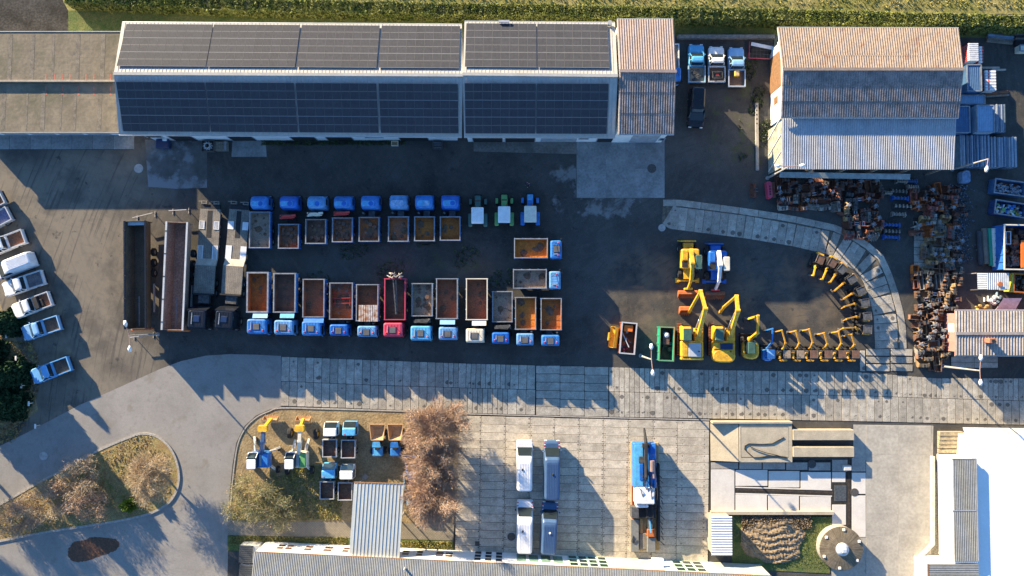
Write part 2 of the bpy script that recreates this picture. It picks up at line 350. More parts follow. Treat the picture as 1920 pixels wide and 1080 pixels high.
for i in range(2):
    for j in range(4):
        u0, u1 = 1624+i*61, 1624+(i+1)*61; v0, v1 = (798,853,930,1004,1085)[j], (798,853,930,1004,1085)[j+1]
        slabquad('concrete_slab', cs, [(u0,v0),(u1,v0),(u1-1,v1),(u0-1,v1)], 0, .028, MATS['yard_concrete'], .014)
# ------------------------------------------------------------------ slab road, plaza, curved path
SLABS = {}
def slab(parent, q, mat, t=.05, gap=.055, jit=.008):
    """q: four world corners of one slab"""
    a, b_, c, d = q; ctr = (a+b_+c+d)/4; ux = ((b_-a)+(c-d))/2; uy = ((d-a)+(c-b_))/2
    wd, ln = round(ux.length-gap, 2), round(uy.length-gap, 2); key = (wd, ln, mat.name)
    if key not in SLABS:
        m = MB(); m.loft([(0,-wd/2,wd/2,-ln/2,ln/2,.05),(t-.012,-wd/2,wd/2,-ln/2,ln/2,.05),(t,-wd/2+.012,wd/2-.012,-ln/2+.012,ln/2-.012,.05)]); SLABS[key] = m.mesh('concrete_slab', mat)
    ang = math.atan2(uy.y, uy.x)-math.pi/2
    return meshobj('concrete_slab', SLABS[key], parent, (ctr.x, ctr.y, random.uniform(-jit, jit)), (random.uniform(-.002,.002), random.uniform(-.004,.004), ang+random.uniform(-.004,.004)))
def ip(tab, x):
    for (a, p), (b_, q) in zip(tab, tab[1:]):
        if x <= b_: return p+(q-p)*(x-a)/(b_-a)
    return tab[-1][1]
TOP = [(527,668.5),(700,675),(880,681.5),(1130,688),(1280,692),(1450,695.5),(1600,697),(1755,709),(2000,709)]
MID = [(527,714.5),(700,722),(880,727.5),(1130,734),(1280,737.5),(1600,741.5),(1755,747),(2000,754)]
BOT = [(527,761),(700,767),(880,774.5),(1130,781.5),(1280,784),(1450,787),(1660,791),(1755,793.5),(2000,798)]
sr = struct('slab_road', sheet(PX([(u, ip(TOP,u)) for u in (527,700,880,1130,1280,1450,1600,1755,1980)]+[(u, ip(BOT,u)) for u in (1980,1755,1660,1450,1280,1130,880,700,527)]), .008), joint)
def rowslabs(T, B, xs, lean=3.0):
    for a, b_ in zip(xs, xs[1:]):
        slab(sr, [W(a-lean, ip(B,a)), W(b_-lean, ip(B,b_)), W(b_, ip(T,b_)), W(a, ip(T,a))], slabmat)
def stations(x, segs):
    out = [x]
    for n, p in segs:
        for _ in range(n): x += p; out.append(x)
    return out
rowslabs(TOP, MID, stations(528, [(20,15.2),(3,9.3),(1,14.5),(9,9.2),(3,15.6)]), 1.0)
rowslabs(MID, BOT, stations(527.5, [(23,15.2),(8,9.4),(3,17.2)]), 1.0)
xe = [1005,1050,1096,1141]
for i in range(3):
    for j in range(6):
        def yy(x, k): return ip(TOP,x)+(ip(BOT,x)-ip(TOP,x))*k/6
        slab(sr, [W(xe[i],yy(xe[i],j+1)), W(xe[i+1],yy(xe[i+1],j+1)), W(xe[i+1],yy(xe[i+1],j)), W(xe[i],yy(xe[i],j))], slabmat)
rowslabs(TOP, MID, stations(1142, [(13,9.5),(3,15),(6,9.3),(8,15.2),(2,8),(5,15.2),(4,9),(2,15),(13,9.2),(2,15.3),(24,9.4)]), 0)
rowslabs(MID, BOT, stations(1142, [(9,9.6),(4,15.1),(5,9.3),(31,15.2),(4,15),(8,15),(4,15.1)]), 0)
pl = struct('slab_plaza', sheet(PX([(862,776),(1330,789),(1330,1070),(850,1045)]), .007), joint)
cols = [858]+[902.5+46.05*i for i in range(10)]
for i in range(10):
    for j in range(18):
        def q(u, k): return W(u-(k/18)*(5.0-.004*(u-860)), 779+.0235*(u-860)+k*15.2+(u-860)*k*.0009)
        u0, u1 = cols[i], cols[i+1]
        if i == 9: u1 = 1330
        slab(pl, [q(u0,j+1), q(u1,j+1), q(u1,j), q(u0,j)], plazamat, .045, .04)
kerb('plaza_kerb', [(862,775.5),(1005,779.5),(1141,783),(1330,787.5)], .12, .09)
# curved path of slabs
OUT = [(1243,374),(1264,372.5),(1397,390),(1482,403),(1569,421.7),(1602,437),(1616.7,444.6),(1648,471),(1656,477.6),(1673.4,515.4),(1689,562.7),(1698.6,605),(1700,654)]
DIV = [(1243,383),(1262,386),(1397,403),(1482,418),(1565,434),(1596,449),(1610,458),(1642,484),(1646,490),(1661,521),(1676,567),(1684,607),(1684,654)]
INN = [(1241,421),(1256,430),(1397,447.5),(1482,461.5),(1554,478),(1574,490),(1584,497),(1605,510),(1611,517),(1619,531),(1629,558),(1637,594),(1640,654)]
def resample(P, n):
    P = [Vector(p) for p in P]; Ls = [0]
    for a, b_ in zip(P, P[1:]): Ls.append(Ls[-1]+(b_-a).length)
    out = []
    for i in range(n+1):
        t = Ls[-1]*i/n; k = 0
        while k < len(P)-2 and Ls[k+1] < t: k += 1
        out.append(P[k].lerp(P[k+1], (t-Ls[k])/max(1e-6, Ls[k+1]-Ls[k])))
    return out
cp = struct('curved_slab_path', sheet(PX(OUT+INN[::-1]), .008), M('path_dirt', (.12,.105,.08), .95, var=.4, scale=2))
fine = 200
dv, inn, ou = resample([W(*p) for p in DIV], fine), resample([W(*p) for p in INN], fine), resample([W(*p) for p in OUT], fine)
ns = 34
def near(P, p): return min(P, key=lambda q: (q-p).length)
inS = resample(inn, ns)
for i in range(ns):
    a, b_ = inS[i], inS[i+1]; tg = (b_-a).normalized(); nr = Vector((-tg.y, tg.x, 0))
    da = near(dv, (a+b_)/2+nr*2.6); ln = max(2.2, (da-(a+b_)/2).length-.12); m_ = (b_-a).length
    wv = tg*min(m_, 1.03)/2; c0 = (a+b_)/2+nr*.04
    slab(cp, [c0-wv, c0+wv, c0+wv+nr*ln, c0-wv+nr*ln], slabmat, .06, .04, .01)
oS = resample(ou, 17)
for i in range(17):
    a, b_ = oS[i], oS[i+1]; tg = (b_-a).normalized(); nr = Vector((tg.y, -tg.x, 0))
    slab(cp, [a+nr*.86, b_+nr*.86, b_, a], slabmat, .06, .06, .01)
for (u0,v0,u1,v1) in [(1612,657,1622,696),(1624,654,1668,667),(1670,654,1711,667),(1624,669,1668,681),(1670,669,1711,681),(1624,683,1668,696),(1670,683,1711,696),(1714,668,1733,680)]:
    slab(cp, [W(u0,v1), W(u1,v1), W(u1,v0), W(u0,v0)], slabmat, .06)
# slabs the attachments lie on
ss = struct('storage_slabs', sheet(PX([(1712,408),(1790,408),(1790,520),(1712,520)]), .006), joint)
for i in range(4):
    for j in range(8):
        if (i*3+j*5) % 9 == 0: continue
        u0, v0 = 1713+i*19.3, 409+j*13.8; slab(ss, [W(u0,v0+13.8), W(u0+19.3,v0+13.8), W(u0+19.3,v0), W(u0,v0)], slabmat, .05)
b = MB(); b.box(0,0,0,0,0,0)
we = struct('house_apron', sheet(PX([(1780,668),(1872,668),(1872,690),(1782,690)]), .007), joint)
for i in range(2):
    for j in range(2): slabquad('concrete_slab', we, [(1783+i*44,669+j*10.5),(1827+i*44,669+j*10.5),(1827+i*44,679+j*10.5),(1783+i*44,679+j*10.5)], 0, .04, slabmat)
# wash bay: pale concrete slabs, drains, grate
wb = struct('wash_bay', sheet(PX([(1331,862),(1626,862),(1624,1000),(1560,985),(1331,965)]), .006), joint)
for (u0,v0,u1,v1) in [(1333,867,1384,879),(1386,867,1428,879.5),(1430,867,1472,880),(1474,867,1514,881),(1516,867,1557,882),(1333,880,1377,958),(1379,881,1439,911),(1441,883,1499,914),(1501,885,1558,917),(1379,927,1438,958),(1440,929,1498,961),(1500,931,1558,964),(1560,885,1585,904),(1560,946,1586,984),(1597,858,1623,884),(1597,886,1623,926),(1597,929,1623,1007),(1560,862,1589,884)]:
    slabquad('concrete_slab', wb, [(u0,v0),(u1,v0),(u1,v1),(u0,v1)], 0, .035, white_conc if v0 > 876 else concrete, .01)
for (u0,v0,u1,v1) in [(1379,912.5,1560,914.6),(1379,924.4,1560,926.4)]:
    slabquad('drain_edge', wb, [(u0,v0),(u1,v0+5),(u1,v1+5),(u0,v1)], 0, .04, white_conc, .01)
dk = M('drain_dark', (.045,.035,.028), .9, var=.4, scale=3)
slabquad('drain_channel', wb, [(1382,916),(1563,922),(1563,926),(1382,920)], 0, .02, dk)
slabquad('drain_channel', wb, [(1589.5,858),(1594.5,858),(1594.5,986),(1589.5,986)], 0, .02, dk)
slabquad('drain_grate', wb, [(1564,910),(1587,910),(1587,940),(1564,940)], 0, .05, M('grate_steel', (.13,.135,.13), .5, .6, var=.3, scale=4))
tag(meshobj('wash_cabinet', MB().loft([(0,-.45,.45,-.3,.3,.05),(.5,-.45,.45,-.3,.3,.05),(.55,-.4,.4,-.25,.25,.05)]).mesh('wash_cabinet', white_conc), None, W(1586,876)), 'small white service cabinet beside the drain channel', 'cabinet')
# manholes
iron = M('cast_iron', (.09,.085,.08), .7, .3, var=.3, scale=6); ringm = M('cover_ring', (.36,.35,.33), .8)
for (u, v, r, lb, m_) in [(1222,316,.45,'round dark iron manhole cover set in the workshop apron','i'),(82,855,.42,'manhole cover with pale ring on the asphalt lane','p'),(260,316,.45,'pale round manhole cover near the hall corner','p'),(1241,427,.36,'small pale manhole cover near the start of the curved path','p'),(1522,870,.42,'round manhole cover beside the loading block','i'),(1602,923,.4,'rusty round manhole cover in the wash bay','i'),(959,1006,.5,'round drain with pale concrete ring beside the parked vans','p'),(1729,1062,.36,'pale round cover at the corner of the white building','p')]:
    t = thing('manhole_cover', lb, 'manhole', W(u, v), group=None)
    part('ring', t, MB().lathe([(r*1.25,.0),(r*1.25,.052),(r,.052),(r,0)], n=20), ringm if m_ == 'p' else iron)
    part('cover', t, MB().cyl((0,0,0), r, .056, n=20), ringm if m_ == 'p' and u != 959 else iron)
sq = meshobj('drain_cover', MB().box(-.28,.28,-.28,.28,0,.06).mesh('drain_cover', iron), None, W(895,1019)); tag(sq, 'small square iron drain grate on the plaza by the canopy tree', 'drain')
lp = struct('leaf_puddle', sheet(PX([(u+random.uniform(-1.3,1.3), v+random.uniform(-1,1)) for u, v in smoothpoly([(127,1034),(140,1016),(158,1013),(175,1007),(212,1010),(224,1020),(216,1032),(190,1042),(160,1052),(136,1052)], 9)]), .0085), M('wet_leaves', (.055,.033,.02), .6, var=.6, scale=6, col2=(.16,.07,.035)), 'stuff')
# ------------------------------------------------------------------ buildings
whitew = M('white_render', (.72,.71,.69), .85, var=.06, scale=.6)
seam = M('seam_metal', (.38,.37,.345), .75, .0, var=.08, scale=.5)
fibre = M('fibre_cement', (.24,.19,.175), .9, var=.2, scale=.6, col2=(.29,.23,.21))
fibre_dark = M('dark_fibre_cement', (.15,.135,.13), .9, var=.35, scale=1.0, col2=(.30,.25,.235))  # darker, mottled tone given to the south slopes
fibre_tan = M('tan_fibre_cement', (.225,.18,.15), .9, var=.25, scale=.5, col2=(.285,.225,.185))
overlay(fibre_tan, blob_mask(fibre_tan, .8, .57, .72), (.20,.095,.06))
galv = M('galvanised', (.36,.37,.39), .55, .2, var=.12, scale=.6)
gutterm = M('gutter_zinc', (.45,.46,.47), .5, .4, var=.1)
dark = M('dark_opening', (.02,.02,.022), .8, var=.2)
glassm = M('window_glass', (.02,.03,.035), .08, 0, var=.1, spec=.6)
doorm = M('door_grey', (.3,.32,.35), .6)
brown = M('brown_timber', (.22,.12,.06), .8, var=.25, scale=3)
felt = M('roof_felt', (.195,.162,.115), .95, var=.14, scale=.35, bump=.5, bscale=2.5)
overlay(felt, blob_mask(felt, .25, .53, .70), (.10,.095,.06)); overlay(felt, blob_mask(felt, .8, .56, .70, None, 3, 3.0), (.13,.115,.09))
N, L, ml, b = nodes_of(felt); tc = N.new('ShaderNodeTexCoord'); br = N.new('ShaderNodeTexBrick'); br.inputs['Scale'].default_value = .5
br.inputs['Color1'].default_value = (0,0,0,1); br.inputs['Color2'].default_value = (.10,.10,.10,1); br.inputs['Mortar'].default_value = (1,1,1,1); br.inputs['Mortar Size'].default_value = .02; br.inputs['Brick Width'].default_value = 2.2; br.inputs['Row Height'].default_value = .5
L.new(tc.outputs['Object'], br.inputs['Vector']); overlay(felt, math_(N, L, 'MULTIPLY', br.outputs['Color'], .35), (.13,.12,.09))
# solar panel
cellm = M('solar_cells', (.045,.046,.055), .75, 0, var=.12, scale=3, spec=.12, rnd=.06)
N, L, ml, b = nodes_of(cellm); tc = N.new('ShaderNodeTexCoord'); sp = N.new('ShaderNodeSeparateXYZ'); L.new(tc.outputs['Object'], sp.inputs[0])
fx = math_(N, L, 'FRACT', math_(N, L, 'MULTIPLY', sp.outputs[0], 6.0)); lx = math_(N, L, 'LESS_THAN', fx, .09)
ly = math_(N, L, 'LESS_THAN', math_(N, L, 'ABSOLUTE', sp.outputs[1]), .014)
ly2 = math_(N, L, 'LESS_THAN', math_(N, L, 'FRACT', math_(N, L, 'MULTIPLY', sp.outputs[1], 11.0)), .06)
overlay(cellm, math_(N, L, 'MULTIPLY', math_(N, L, 'MAXIMUM', lx, ly2), .35), (.16,.16,.17)); overlay(cellm, ly, (.27,.27,.27))
framem = M('panel_frame', (.24,.24,.25), .85, 0, var=.05, spec=.08)
def gable(name, label, ul, ur, rl, rr, ll, lr, ze, zr, mats, pitch, amp, ov=(.5,.6,.3), wallm=None, rib=None, zl=None, deckm=None, courses=1):
    zl = ze if zl is None else zl
    A = dict(ul=W(*ul,ze), ur=W(*ur,ze), rl=W(*rl,zr), rr=W(*rr,zr), ll=W(*ll,zl), lr=W(*lr,zl))
    c = (A['ul']+A['lr'])/2; c.z = 0
    t = thing(name, label, 'building', c); wallm = wallm or whitew
    for e0, e1, mt in (('ul','ur',mats[0]), ('ll','lr',mats[1])):
        for k in range(courses):   # courses of sheets, each lapping over the one below
            f0, f1 = k/courses, (k+1.06)/courses if k < courses-1 else 1.0; lift = Vector((0,0,.028*(courses-1-k)*0+.024)) if k else Vector(); l2 = Vector((0,0,.002))
            q = [A[e0].lerp(A['rl'],f0)+lift, A[e1].lerp(A['rr'],f0)+lift, A[e1].lerp(A['rr'],f1)+l2, A[e0].lerp(A['rl'],f1)+l2]
            part('roof_slope' if courses == 1 else 'roof_course', t, MB().corr(q[0], q[1], q[2], q[3], pitch, amp, rib=rib), mt, world=True)
    d = MB(); dn = Vector((0,0,-.14)); e = Vector((0,0,-.012))
    for p, q, r_, s_ in (('ul','ur','rr','rl'), ('ll','lr','rr','rl')):
        P = [A[k] for k in (p,q,r_,s_)]
        d.hex([x+dn for x in P], [x+e for x in P])
    part('roof_deck', t, d, deckm or wallm, world=True)
    rc = MB(); rc.beam(A['rl']+Vector((-.02,0,amp+.03)), A['rr']+Vector((.02,0,amp+.03)), .34, .05); part('ridge_cap', t, rc, mats[0], world=True)
    g = MB(); g.tube([A['ll']+Vector((0,-.07,-.1)), A['lr']+Vector((0,-.07,-.1))], .075, 8); part('gutter', t, g, gutterm, world=True)
    g = MB(); g.tube([A['ul']+Vector((0,.07,-.1)), A['ur']+Vector((0,.07,-.1))], .075, 8); part('gutter', t, g, gutterm, world=True)
    ox, os_, on = ov
    x0, x1 = max(A['ul'].x, A['ll'].x, A['rl'].x)+ox, min(A['ur'].x, A['lr'].x, A['rr'].x)-ox
    ys, yn = (A['ll'].y+A['lr'].y)/2+os_, (A['ul'].y+A['ur'].y)/2-on
    def zroof(y):
        yr = (A['rl'].y+A['rr'].y)/2
        if y < yr: return zl+(zr-zl)*(y-(A['ll'].y+A['lr'].y)/2)/(yr-(A['ll'].y+A['lr'].y)/2)-.16
        return ze+(zr-ze)*((A['ul'].y+A['ur'].y)/2-y)/((A['ul'].y+A['ur'].y)/2-yr)-.16
    yr = (A['rl'].y+A['rr'].y)/2
    part('wall', t, MB().box(x0+.25, x1-.25, ys, ys+.25, 0, zroof(ys)), wallm, world=True)
    part('wall', t, MB().box(x0+.25, x1-.25, yn-.25, yn, 0, zroof(yn)), wallm, world=True)
    for xa in (x0, x1-.25):
        m = MB(); pr = [(ys,0),(yn,0),(yn,zroof(yn)),(yr,zr-.18),(ys,zroof(ys))]
        m.add([(xa,y,z) for y,z in pr]+[(xa+.25,y,z) for y,z in pr], [(0,1,2,3,4),(9,8,7,6,5)]+[(i,(i+1)%5,5+(i+1)%5,5+i) for i in range(5)])
        part('wall', t, m, wallm, world=True)
    return t, A, (x0, x1, ys, yn)
PANEL = {}
def panels(t, A, side, blocks, rows, marg, wd=1.0):
    E0, E1, R0, R1 = (A['ul'], A['ur'], A['rl'], A['rr']) if side == 'u' else (A['ll'], A['lr'], A['rl'], A['rr'])
    zm = (E0.z+R0.z)/2
    ex = (E1-E0).normalized(); up = (R0.lerp(R1,.5)-E0.lerp(E1,.5)); up = (up-ex*up.dot(ex)); sl = up.length; ey = up.normalized()
    nz = ex.cross(ey)
    if nz.z < 0: ex = -ex; nz = -nz
    rot = Matrix((ex, ey, nz)).transposed().to_euler()
    pit = sl*(1-marg[0]-marg[1])/rows; pl_ = round(pit-.03, 2)
    for (u0, u1, n) in blocks:
        a, b_ = W(u0, 100 if side == 'u' else 200, zm).x, W(u1, 100 if side == 'u' else 200, zm).x; wd = round((b_-a)/n-.006, 3)
        key = (pl_, wd)
        if key not in PANEL:
            m = MB(); h, k, f = wd/2, pl_/2, .028
            m.box(-h, h, -k, -k+f, 0, .04, 0); m.box(-h, h, k-f, k, 0, .04, 0); m.box(-h, -h+f, -k+f, k-f, 0, .04, 2); m.box(h-f, h, -k+f, k-f, 0, .04, 2); m.box(-h+f, h-f, -k+f, k-f, .005, .034, 1)
            PANEL[key] = m.mesh('solar_panel', [framem, cellm, M('panel_edge', (.10,.10,.105), .85, 0, var=.05, spec=.08)])
        for i in range(n):
            for j in range(rows):
                x = a+(i+.5)*(b_-a)/n; e = E0+(E1-E0)*((x-E0.x)/(E1.x-E0.x)); tt = sl*marg[0]+pit*(j+.5)
                p = e+ey*tt+nz*.16-t.location
                meshobj('solar_panel', PANEL[key], t, p, rot)
        r_ = MB()
        for j in range(rows):
            for q in (.25, .75):
                tt = sl*marg[0]+pit*(j+q); e = E0+(E1-E0)*((a-E0.x)/(E1.x-E0.x)); e2 = E0+(E1-E0)*((b_-E0.x)/(E1.x-E0.x))
                r_.beam(e+ey*tt+nz*.12, e2+ey*tt+nz*.12, .05, .05)
        part('mounting_rail', t, r_, framem, world=True)
SEAM = [(0,0),(.9,0),(.92,1),(.98,1)]
H1, A1, B1 = gable('solar_hall', 'long white hall with solar panels on both roof slopes, left of the two', (229,42),(866,46),(213.5,138),(868,141),(223,252),(866,256), 5.7, 7.9, (seam,seam), .42, .04, (.9,.8,.4), rib=SEAM)
panels(H1, A1, 'u', [(229,393.5,10),(395,558.5,10),(561.5,709.5,9),(713,862,9)], 3, (.05,.12))
panels(H1, A1, 'l', [(225,389,10),(391,555,10),(558,708,9),(712,859,9)], 3, (.05,.13))
H2, A2, B2 = gable('solar_hall', 'shorter white hall with two solar blocks, joined to the corrugated annex', (871,40.5),(1153,42.5),(867.5,139),(1158,142),(870,256),(1153,257), 5.8, 8.05, (seam,seam), .42, .04, (.1,.8,.4), rib=SEAM)
panels(H2, A2, 'u', [(873.5,1006,8),(1008,1141,8)], 3, (.05,.12))
panels(H2, A2, 'l', [(872,1004,8),(1006,1139,8)], 3, (.05,.13))
H3, A3, B3 = gable('workshop_annex', 'workshop annex under an unpanelled corrugated fibre-cement roof', (1157,36.5),(1263,36.5),(1161.5,133),(1268,134),(1159,251),(1264,251), 6.5, 8.1, (fibre,fibre_dark), .28, .075, (.12,.55,.4), rib=[(0,0),(.25,.5),(.5,1),(.75,.5)], courses=3)
# openings in the south walls: white piers, dark doors
def doors(t, B, specs, base_y_px=262, zt=3.6):
    y = B[2]
    for (u0, u1, kind, zh) in specs:
        x0, x1 = W(u0, base_y_px).x, W(u1, base_y_px).x
        nm = {'d': 'garage_door', 'w': 'window', 'g': 'roller_shutter'}[kind]
        z0 = 0 if kind != 'w' else zh-1.1
        o = part(nm, t, MB().box(x0, x1, y-.03, y-.004, z0+.02, zh), {'d': dark, 'w': glassm, 'g': doorm}[kind], world=True)
        f = MB(); f.box(x0-.1, x0-.002, y-.05, y-.004, z0, zh+.1); f.box(x1+.002, x1+.1, y-.05, y-.004, z0, zh+.1); f.box(x0, x1, y-.05, y-.004, zh+.003, zh+.1)
        part('frame', o, f, doorm, world=False).location = -t.location
doors(H1, B1, [(330,372,'d',3.9),(438,482,'d',3.9),(552,596,'d',3.9),(617,664,'d',3.9),(752,804,'d',3.9),(290,318,'w',2.6),(690,722,'w',2.4),(820,842,'w',2.4)])
doors(H2, B2, [(888,942,'d',4.0),(948,1002,'d',4.0),(1015,1078,'g',3.6),(1084,1100,'w',2.4),(1118,1148,'d',3.0)])
doors(H3, B3, [(1180,1226,'g',4.2),(1232,1240,'w',2.2)], 266)
# roof vent on the back of the hall, ladder-like brackets
part('vent_pipe', H2, MB().cyl(W(1143,44,6.3)-Vector((0,0,.2)), .28, .5, n=12), seam, world=True)
part('roof_hatch', H2, MB().box(W(935,41,6.3).x, W(955,41,6.3).x, W(935,41,6.3).y-.1, W(935,38,6.3).y, 6.2, 6.4), galv, world=True)
# flat garage block
def fl(u, v, z): return W(u, v, z)
t = thing('garage_block', 'low flat felt-roofed garage block at the left edge, red marks on the roof', 'garage', W(80, 170))
zu, zl_ = 3.3, 2.95
a0, a1 = fl(-70,60,zu), fl(222,61,zu); c0, c1 = fl(-70,153.5,zu), fl(216,154,zu)
xw, xe_ = a0.x, W(226,180,3.1).x
part('upper_roof', t, MB().box(xw, xe_, c0.y, a0.y, zu-.3, zu), felt, .03, world=True)
part('parapet', t, MB().box(xw, xe_, c0.y-.002, c0.y+.22, zu+.002, zu+.1), M('tan_coping', (.36,.30,.23), .9), world=True)
yl = fl(100,248,zl_).y
part('lower_roof', t, MB().box(xw, xe_, yl, c0.y-.004, zl_-.3, zl_), felt, .03, world=True)
part('roof_edge', t, MB().box(xw, xe_, yl-.07, yl-.003, zl_-.34, zl_+.04), seam, world=True)
part('roof_edge', t, MB().box(xw, xe_, a0.y+.003, a0.y+.09, zu-.3, zu+.07), seam, world=True)
part('wall', t, MB().box(xw+.2, xe_-.1, yl+.4, a0.y-.3, 0, zl_-.31), whitew, world=True)
for i in range(5):
    x = W(-40+i*52, 252).x
    part('garage_door', t, MB().box(x, x+2.9, yl+.37, yl+.396, .02, 2.2), doorm, world=True)
for i in range(6):
    x = W(-8+i*45, 252).x
    part('roof_bracket', t, MB().beam((x, yl+.35, 1.7), (x+.5, yl-.05, zl_-.36), .08, .1), seam, world=True)
for i, (u, v0, v1) in enumerate([(-30,64,150),(20,64,150),(62,64,150),(101,64,150),(147,64,150),(194,64,150),(8,170,244),(52,170,244),(82,170,244),(116,170,244),(142,170,244),(188,170,244)]):
    z = zu if v1 < 160 else zl_; p, q = W(u, v0, z), W(u-3, v1, z); part('felt_seam', t, MB().beam((p.x,p.y,z+.005+.001*(i%3)), (q.x,q.y,z+.005+.001*(i%3)), random.choice((.16,.3,.5)), .008), M('felt_strip', (.175,.15,.115), .95, var=.3, scale=1.5), world=True)
redp = M('red_marking_paint', (.62,.16,.11), .9, var=.35, scale=6)
for i, u in enumerate((86,102,117,131,147,161,176,192,207)):
    p = W(u, 146, zu); part('paint_mark', t, MB().box(p.x-.035, p.x+.035, p.y-.5, p.y+.45, zu+.001, zu+.004), redp, world=True)
    if i % 2 == 0:
        q = W(u, 176, zl_); part('paint_mark', t, MB().box(q.x-.09, q.x+.12, q.y-.1, q.y+.1, zl_+.001, zl_+.004), redp, world=True)
        q = W(u, 165, zl_); part('paint_mark', t, MB().box(q.x-.03, q.x+.03, q.y-.4, q.y+.2, zl_+.001, zl_+.0045), redp, world=True)
# right hand shed with lean-to
H4, A4, B4 = gable('storage_shed', 'large shed with tan corrugated ridge roof and galvanised lean-to', (1458,52),(1798,53),(1467,130),(1807,130),(1464,219),(1798,220), 6.0, 7.3, (fibre_tan,fibre_dark), .28, .075, (.95,.5,.4), rib=[(0,0),(.25,.5),(.5,1),(.75,.5)], zl=5.85, courses=3)
LA, LB, LC, LD = W(1466,317,4.9), W(1789,318,4.9), W(1793,222,5.35), W(1467,222,5.35)
part('lean_to_roof', H4, MB().corr(LA, LB, LC, LD, .26, .05), galv, world=True)
overlay(galv, blob_mask(galv, .5, .60, .74), (.25,.24,.24))
m = MB(); dn = Vector((0,0,-.1)); m.hex([p+dn*1.6 for p in (LA,LB,LC,LD)], [p+dn*.2 for p in (LA,LB,LC,LD)]); part('lean_to_deck', H4, m, doorm, world=True)
for i in range(6):
    p = LA.lerp(LB, (i+.15)/5.3); part('post', H4, MB().box(p.x-.1, p.x+.1, p.y+.25, p.y+.45, 0, 4.72), M('post_timber', (.2,.17,.14), .9), world=True)
part('lean_to_side', H4, MB().box(LA.x+.15, LA.x+.2, LA.y+.3, LD.y-.1, .05, 4.7), M('dirty_plastic', (.34,.33,.27), .6, var=.35, scale=1.2), world=True)
for i in range(3): part('side_brace', H4, MB().beam((LA.x+.1, LA.y+.6+i*2, .3), (LA.x+.1, LA.y+2.2+i*2, 4.4), .08, .08), whitew, world=True)
p0, p1 = W(1462,327,1.9), W(1707,331,1.9)
m = MB(); m.hex([(p0.x,p0.y-.35,1.75),(p1.x,p1.y-.35,1.75),(p1.x,p1.y+.3,1.9),(p0.x,p0.y+.3,1.9)], [(p0.x,p0.y-.35,1.79),(p1.x,p1.y-.35,1.79),(p1.x,p1.y+.3,1.94),(p0.x,p0.y+.3,1.94)])
tp = thing('rack_awning', 'long pale canvas strip along the open front of the shed', 'awning', W(1585,333)); part('canvas', tp, m, M('canvas', (.28,.33,.34), .9, var=.2), world=True)
for i in range(5):
    q = p0.lerp(p1, (i+.05)/4.1); part('post', tp, MB().box(q.x-.05, q.x+.05, q.y-.05, q.y+.05, 0, 1.8), MATS['post_timber'], world=True)
# west gable wall: timber door and windows
xg = B4[0]
for (y0, y1, z0, z1, mm, nm) in [(W(0,178).y, W(0,112).y, .02, 3.6, brown, 'timber_door'), (W(0,97).y, W(0,83).y, 1.3, 2.6, glassm, 'window'), (W(0,203).y, W(0,190).y, 1.3, 2.5, brown, 'window')]:
    part(nm, H4, MB().box(xg-.04, xg-.003, y0, y1, z0, z1), mm, world=True)
# small red-walled house at the right edge
brick = M('red_render', (.42,.20,.165), .9, var=.12, scale=1)
H5, A5, B5 = gable('low_house', 'low reddish-walled outbuilding with a striped corrugated roof and chimney', (1791,583),(1985,583),(1791,625),(1985,625),(1791,666),(1985,666), 2.9, 3.05, (M('striped_fibre', (.30,.27,.25), .9, var=.2, scale=.8),MATS['striped_fibre']), .34, .09, (.35,.4,.3), wallm=brick, rib=[(0,0),(.25,.5),(.5,1),(.75,.5)])
pc = W(1852,638,3.0); ch = part('chimney', H5, MB().box(pc.x-.42, pc.x+.42, pc.y-.28, pc.y+.28, 2.8, 3.95), M('chimney_brick', (.36,.16,.10), .9, var=.3, scale=4), .02, world=True)
part('chimney_pot', ch, MB().box(-.18+pc.x, .18+pc.x, pc.y-.14, pc.y+.14, 3.951, 4.05), dark).location = -H5.location
part('window', H5, MB().box(B5[0]-.04, B5[0]-.003, W(0,622).y, W(0,606).y, 1.0, 2.1), M('white_frame', (.75,.75,.73), .6), world=True)
# long building along the bottom edge
be0, be1 = W(477.5,1036,4.1), W(1446,1081.5,4.1)
dx = (be1-be0).normalized(); dy = Vector((dx.y, -dx.x, 0)); ln = (be1-be0).length; ang = math.atan2(dx.y, dx.x)
t = thing('office_range', 'long white building with a grey corrugated roof along the bottom edge', 'building', (be0.x, be0.y, 0), ang)
DEP = 13.0   # local x along the eave, y negative is south
m = MB(); m.corr((-.05,.06,4.1), (ln+.05,.06,4.1), (ln+.05,-DEP/2,5.0), (-.05,-DEP/2,5.0), .2, .05, rib=[(0,0),(.25,.5),(.5,1),(.75,.5)]); part('roof_slope', t, m, M('grey_corrugated', (.24,.245,.235), .7, .1, var=.12, scale=.6))
m = MB(); m.corr((-.05,-DEP-.06,4.1), (ln+.05,-DEP-.06,4.1), (ln+.05,-DEP/2,5.0), (-.05,-DEP/2,5.0), .2, .05); part('roof_slope', t, m, MATS['grey_corrugated'])
part('fascia', t, MB().box(-.06, ln+.06, .065, .10, 3.9, 4.12), brown)
m = MB(); pr = [(0,0),(-DEP,0),(-DEP,4.05),(-DEP/2,4.95),(0,4.05)]
m.add([(0,y,z) for y,z in pr]+[(ln,y,z) for y,z in pr], [(0,1,2,3,4),(9,8,7,6,5)]+[(i,(i+1)%5,5+(i+1)%5,5+i) for i in range(5)]); part('wall', t, m, whitew)
def lx(u):  # along-wall position below picture column u at wall mid height
    p = W(u, 1048, 2.0); return (p-be0).dot(dx)
gg = M('green_glass', (.16,.26,.20), .25, var=.2, scale=2); shut = M('pale_shutter', (.40,.41,.36), .7, var=.08); greend = M('pale_green_door', (.42,.58,.46), .6)
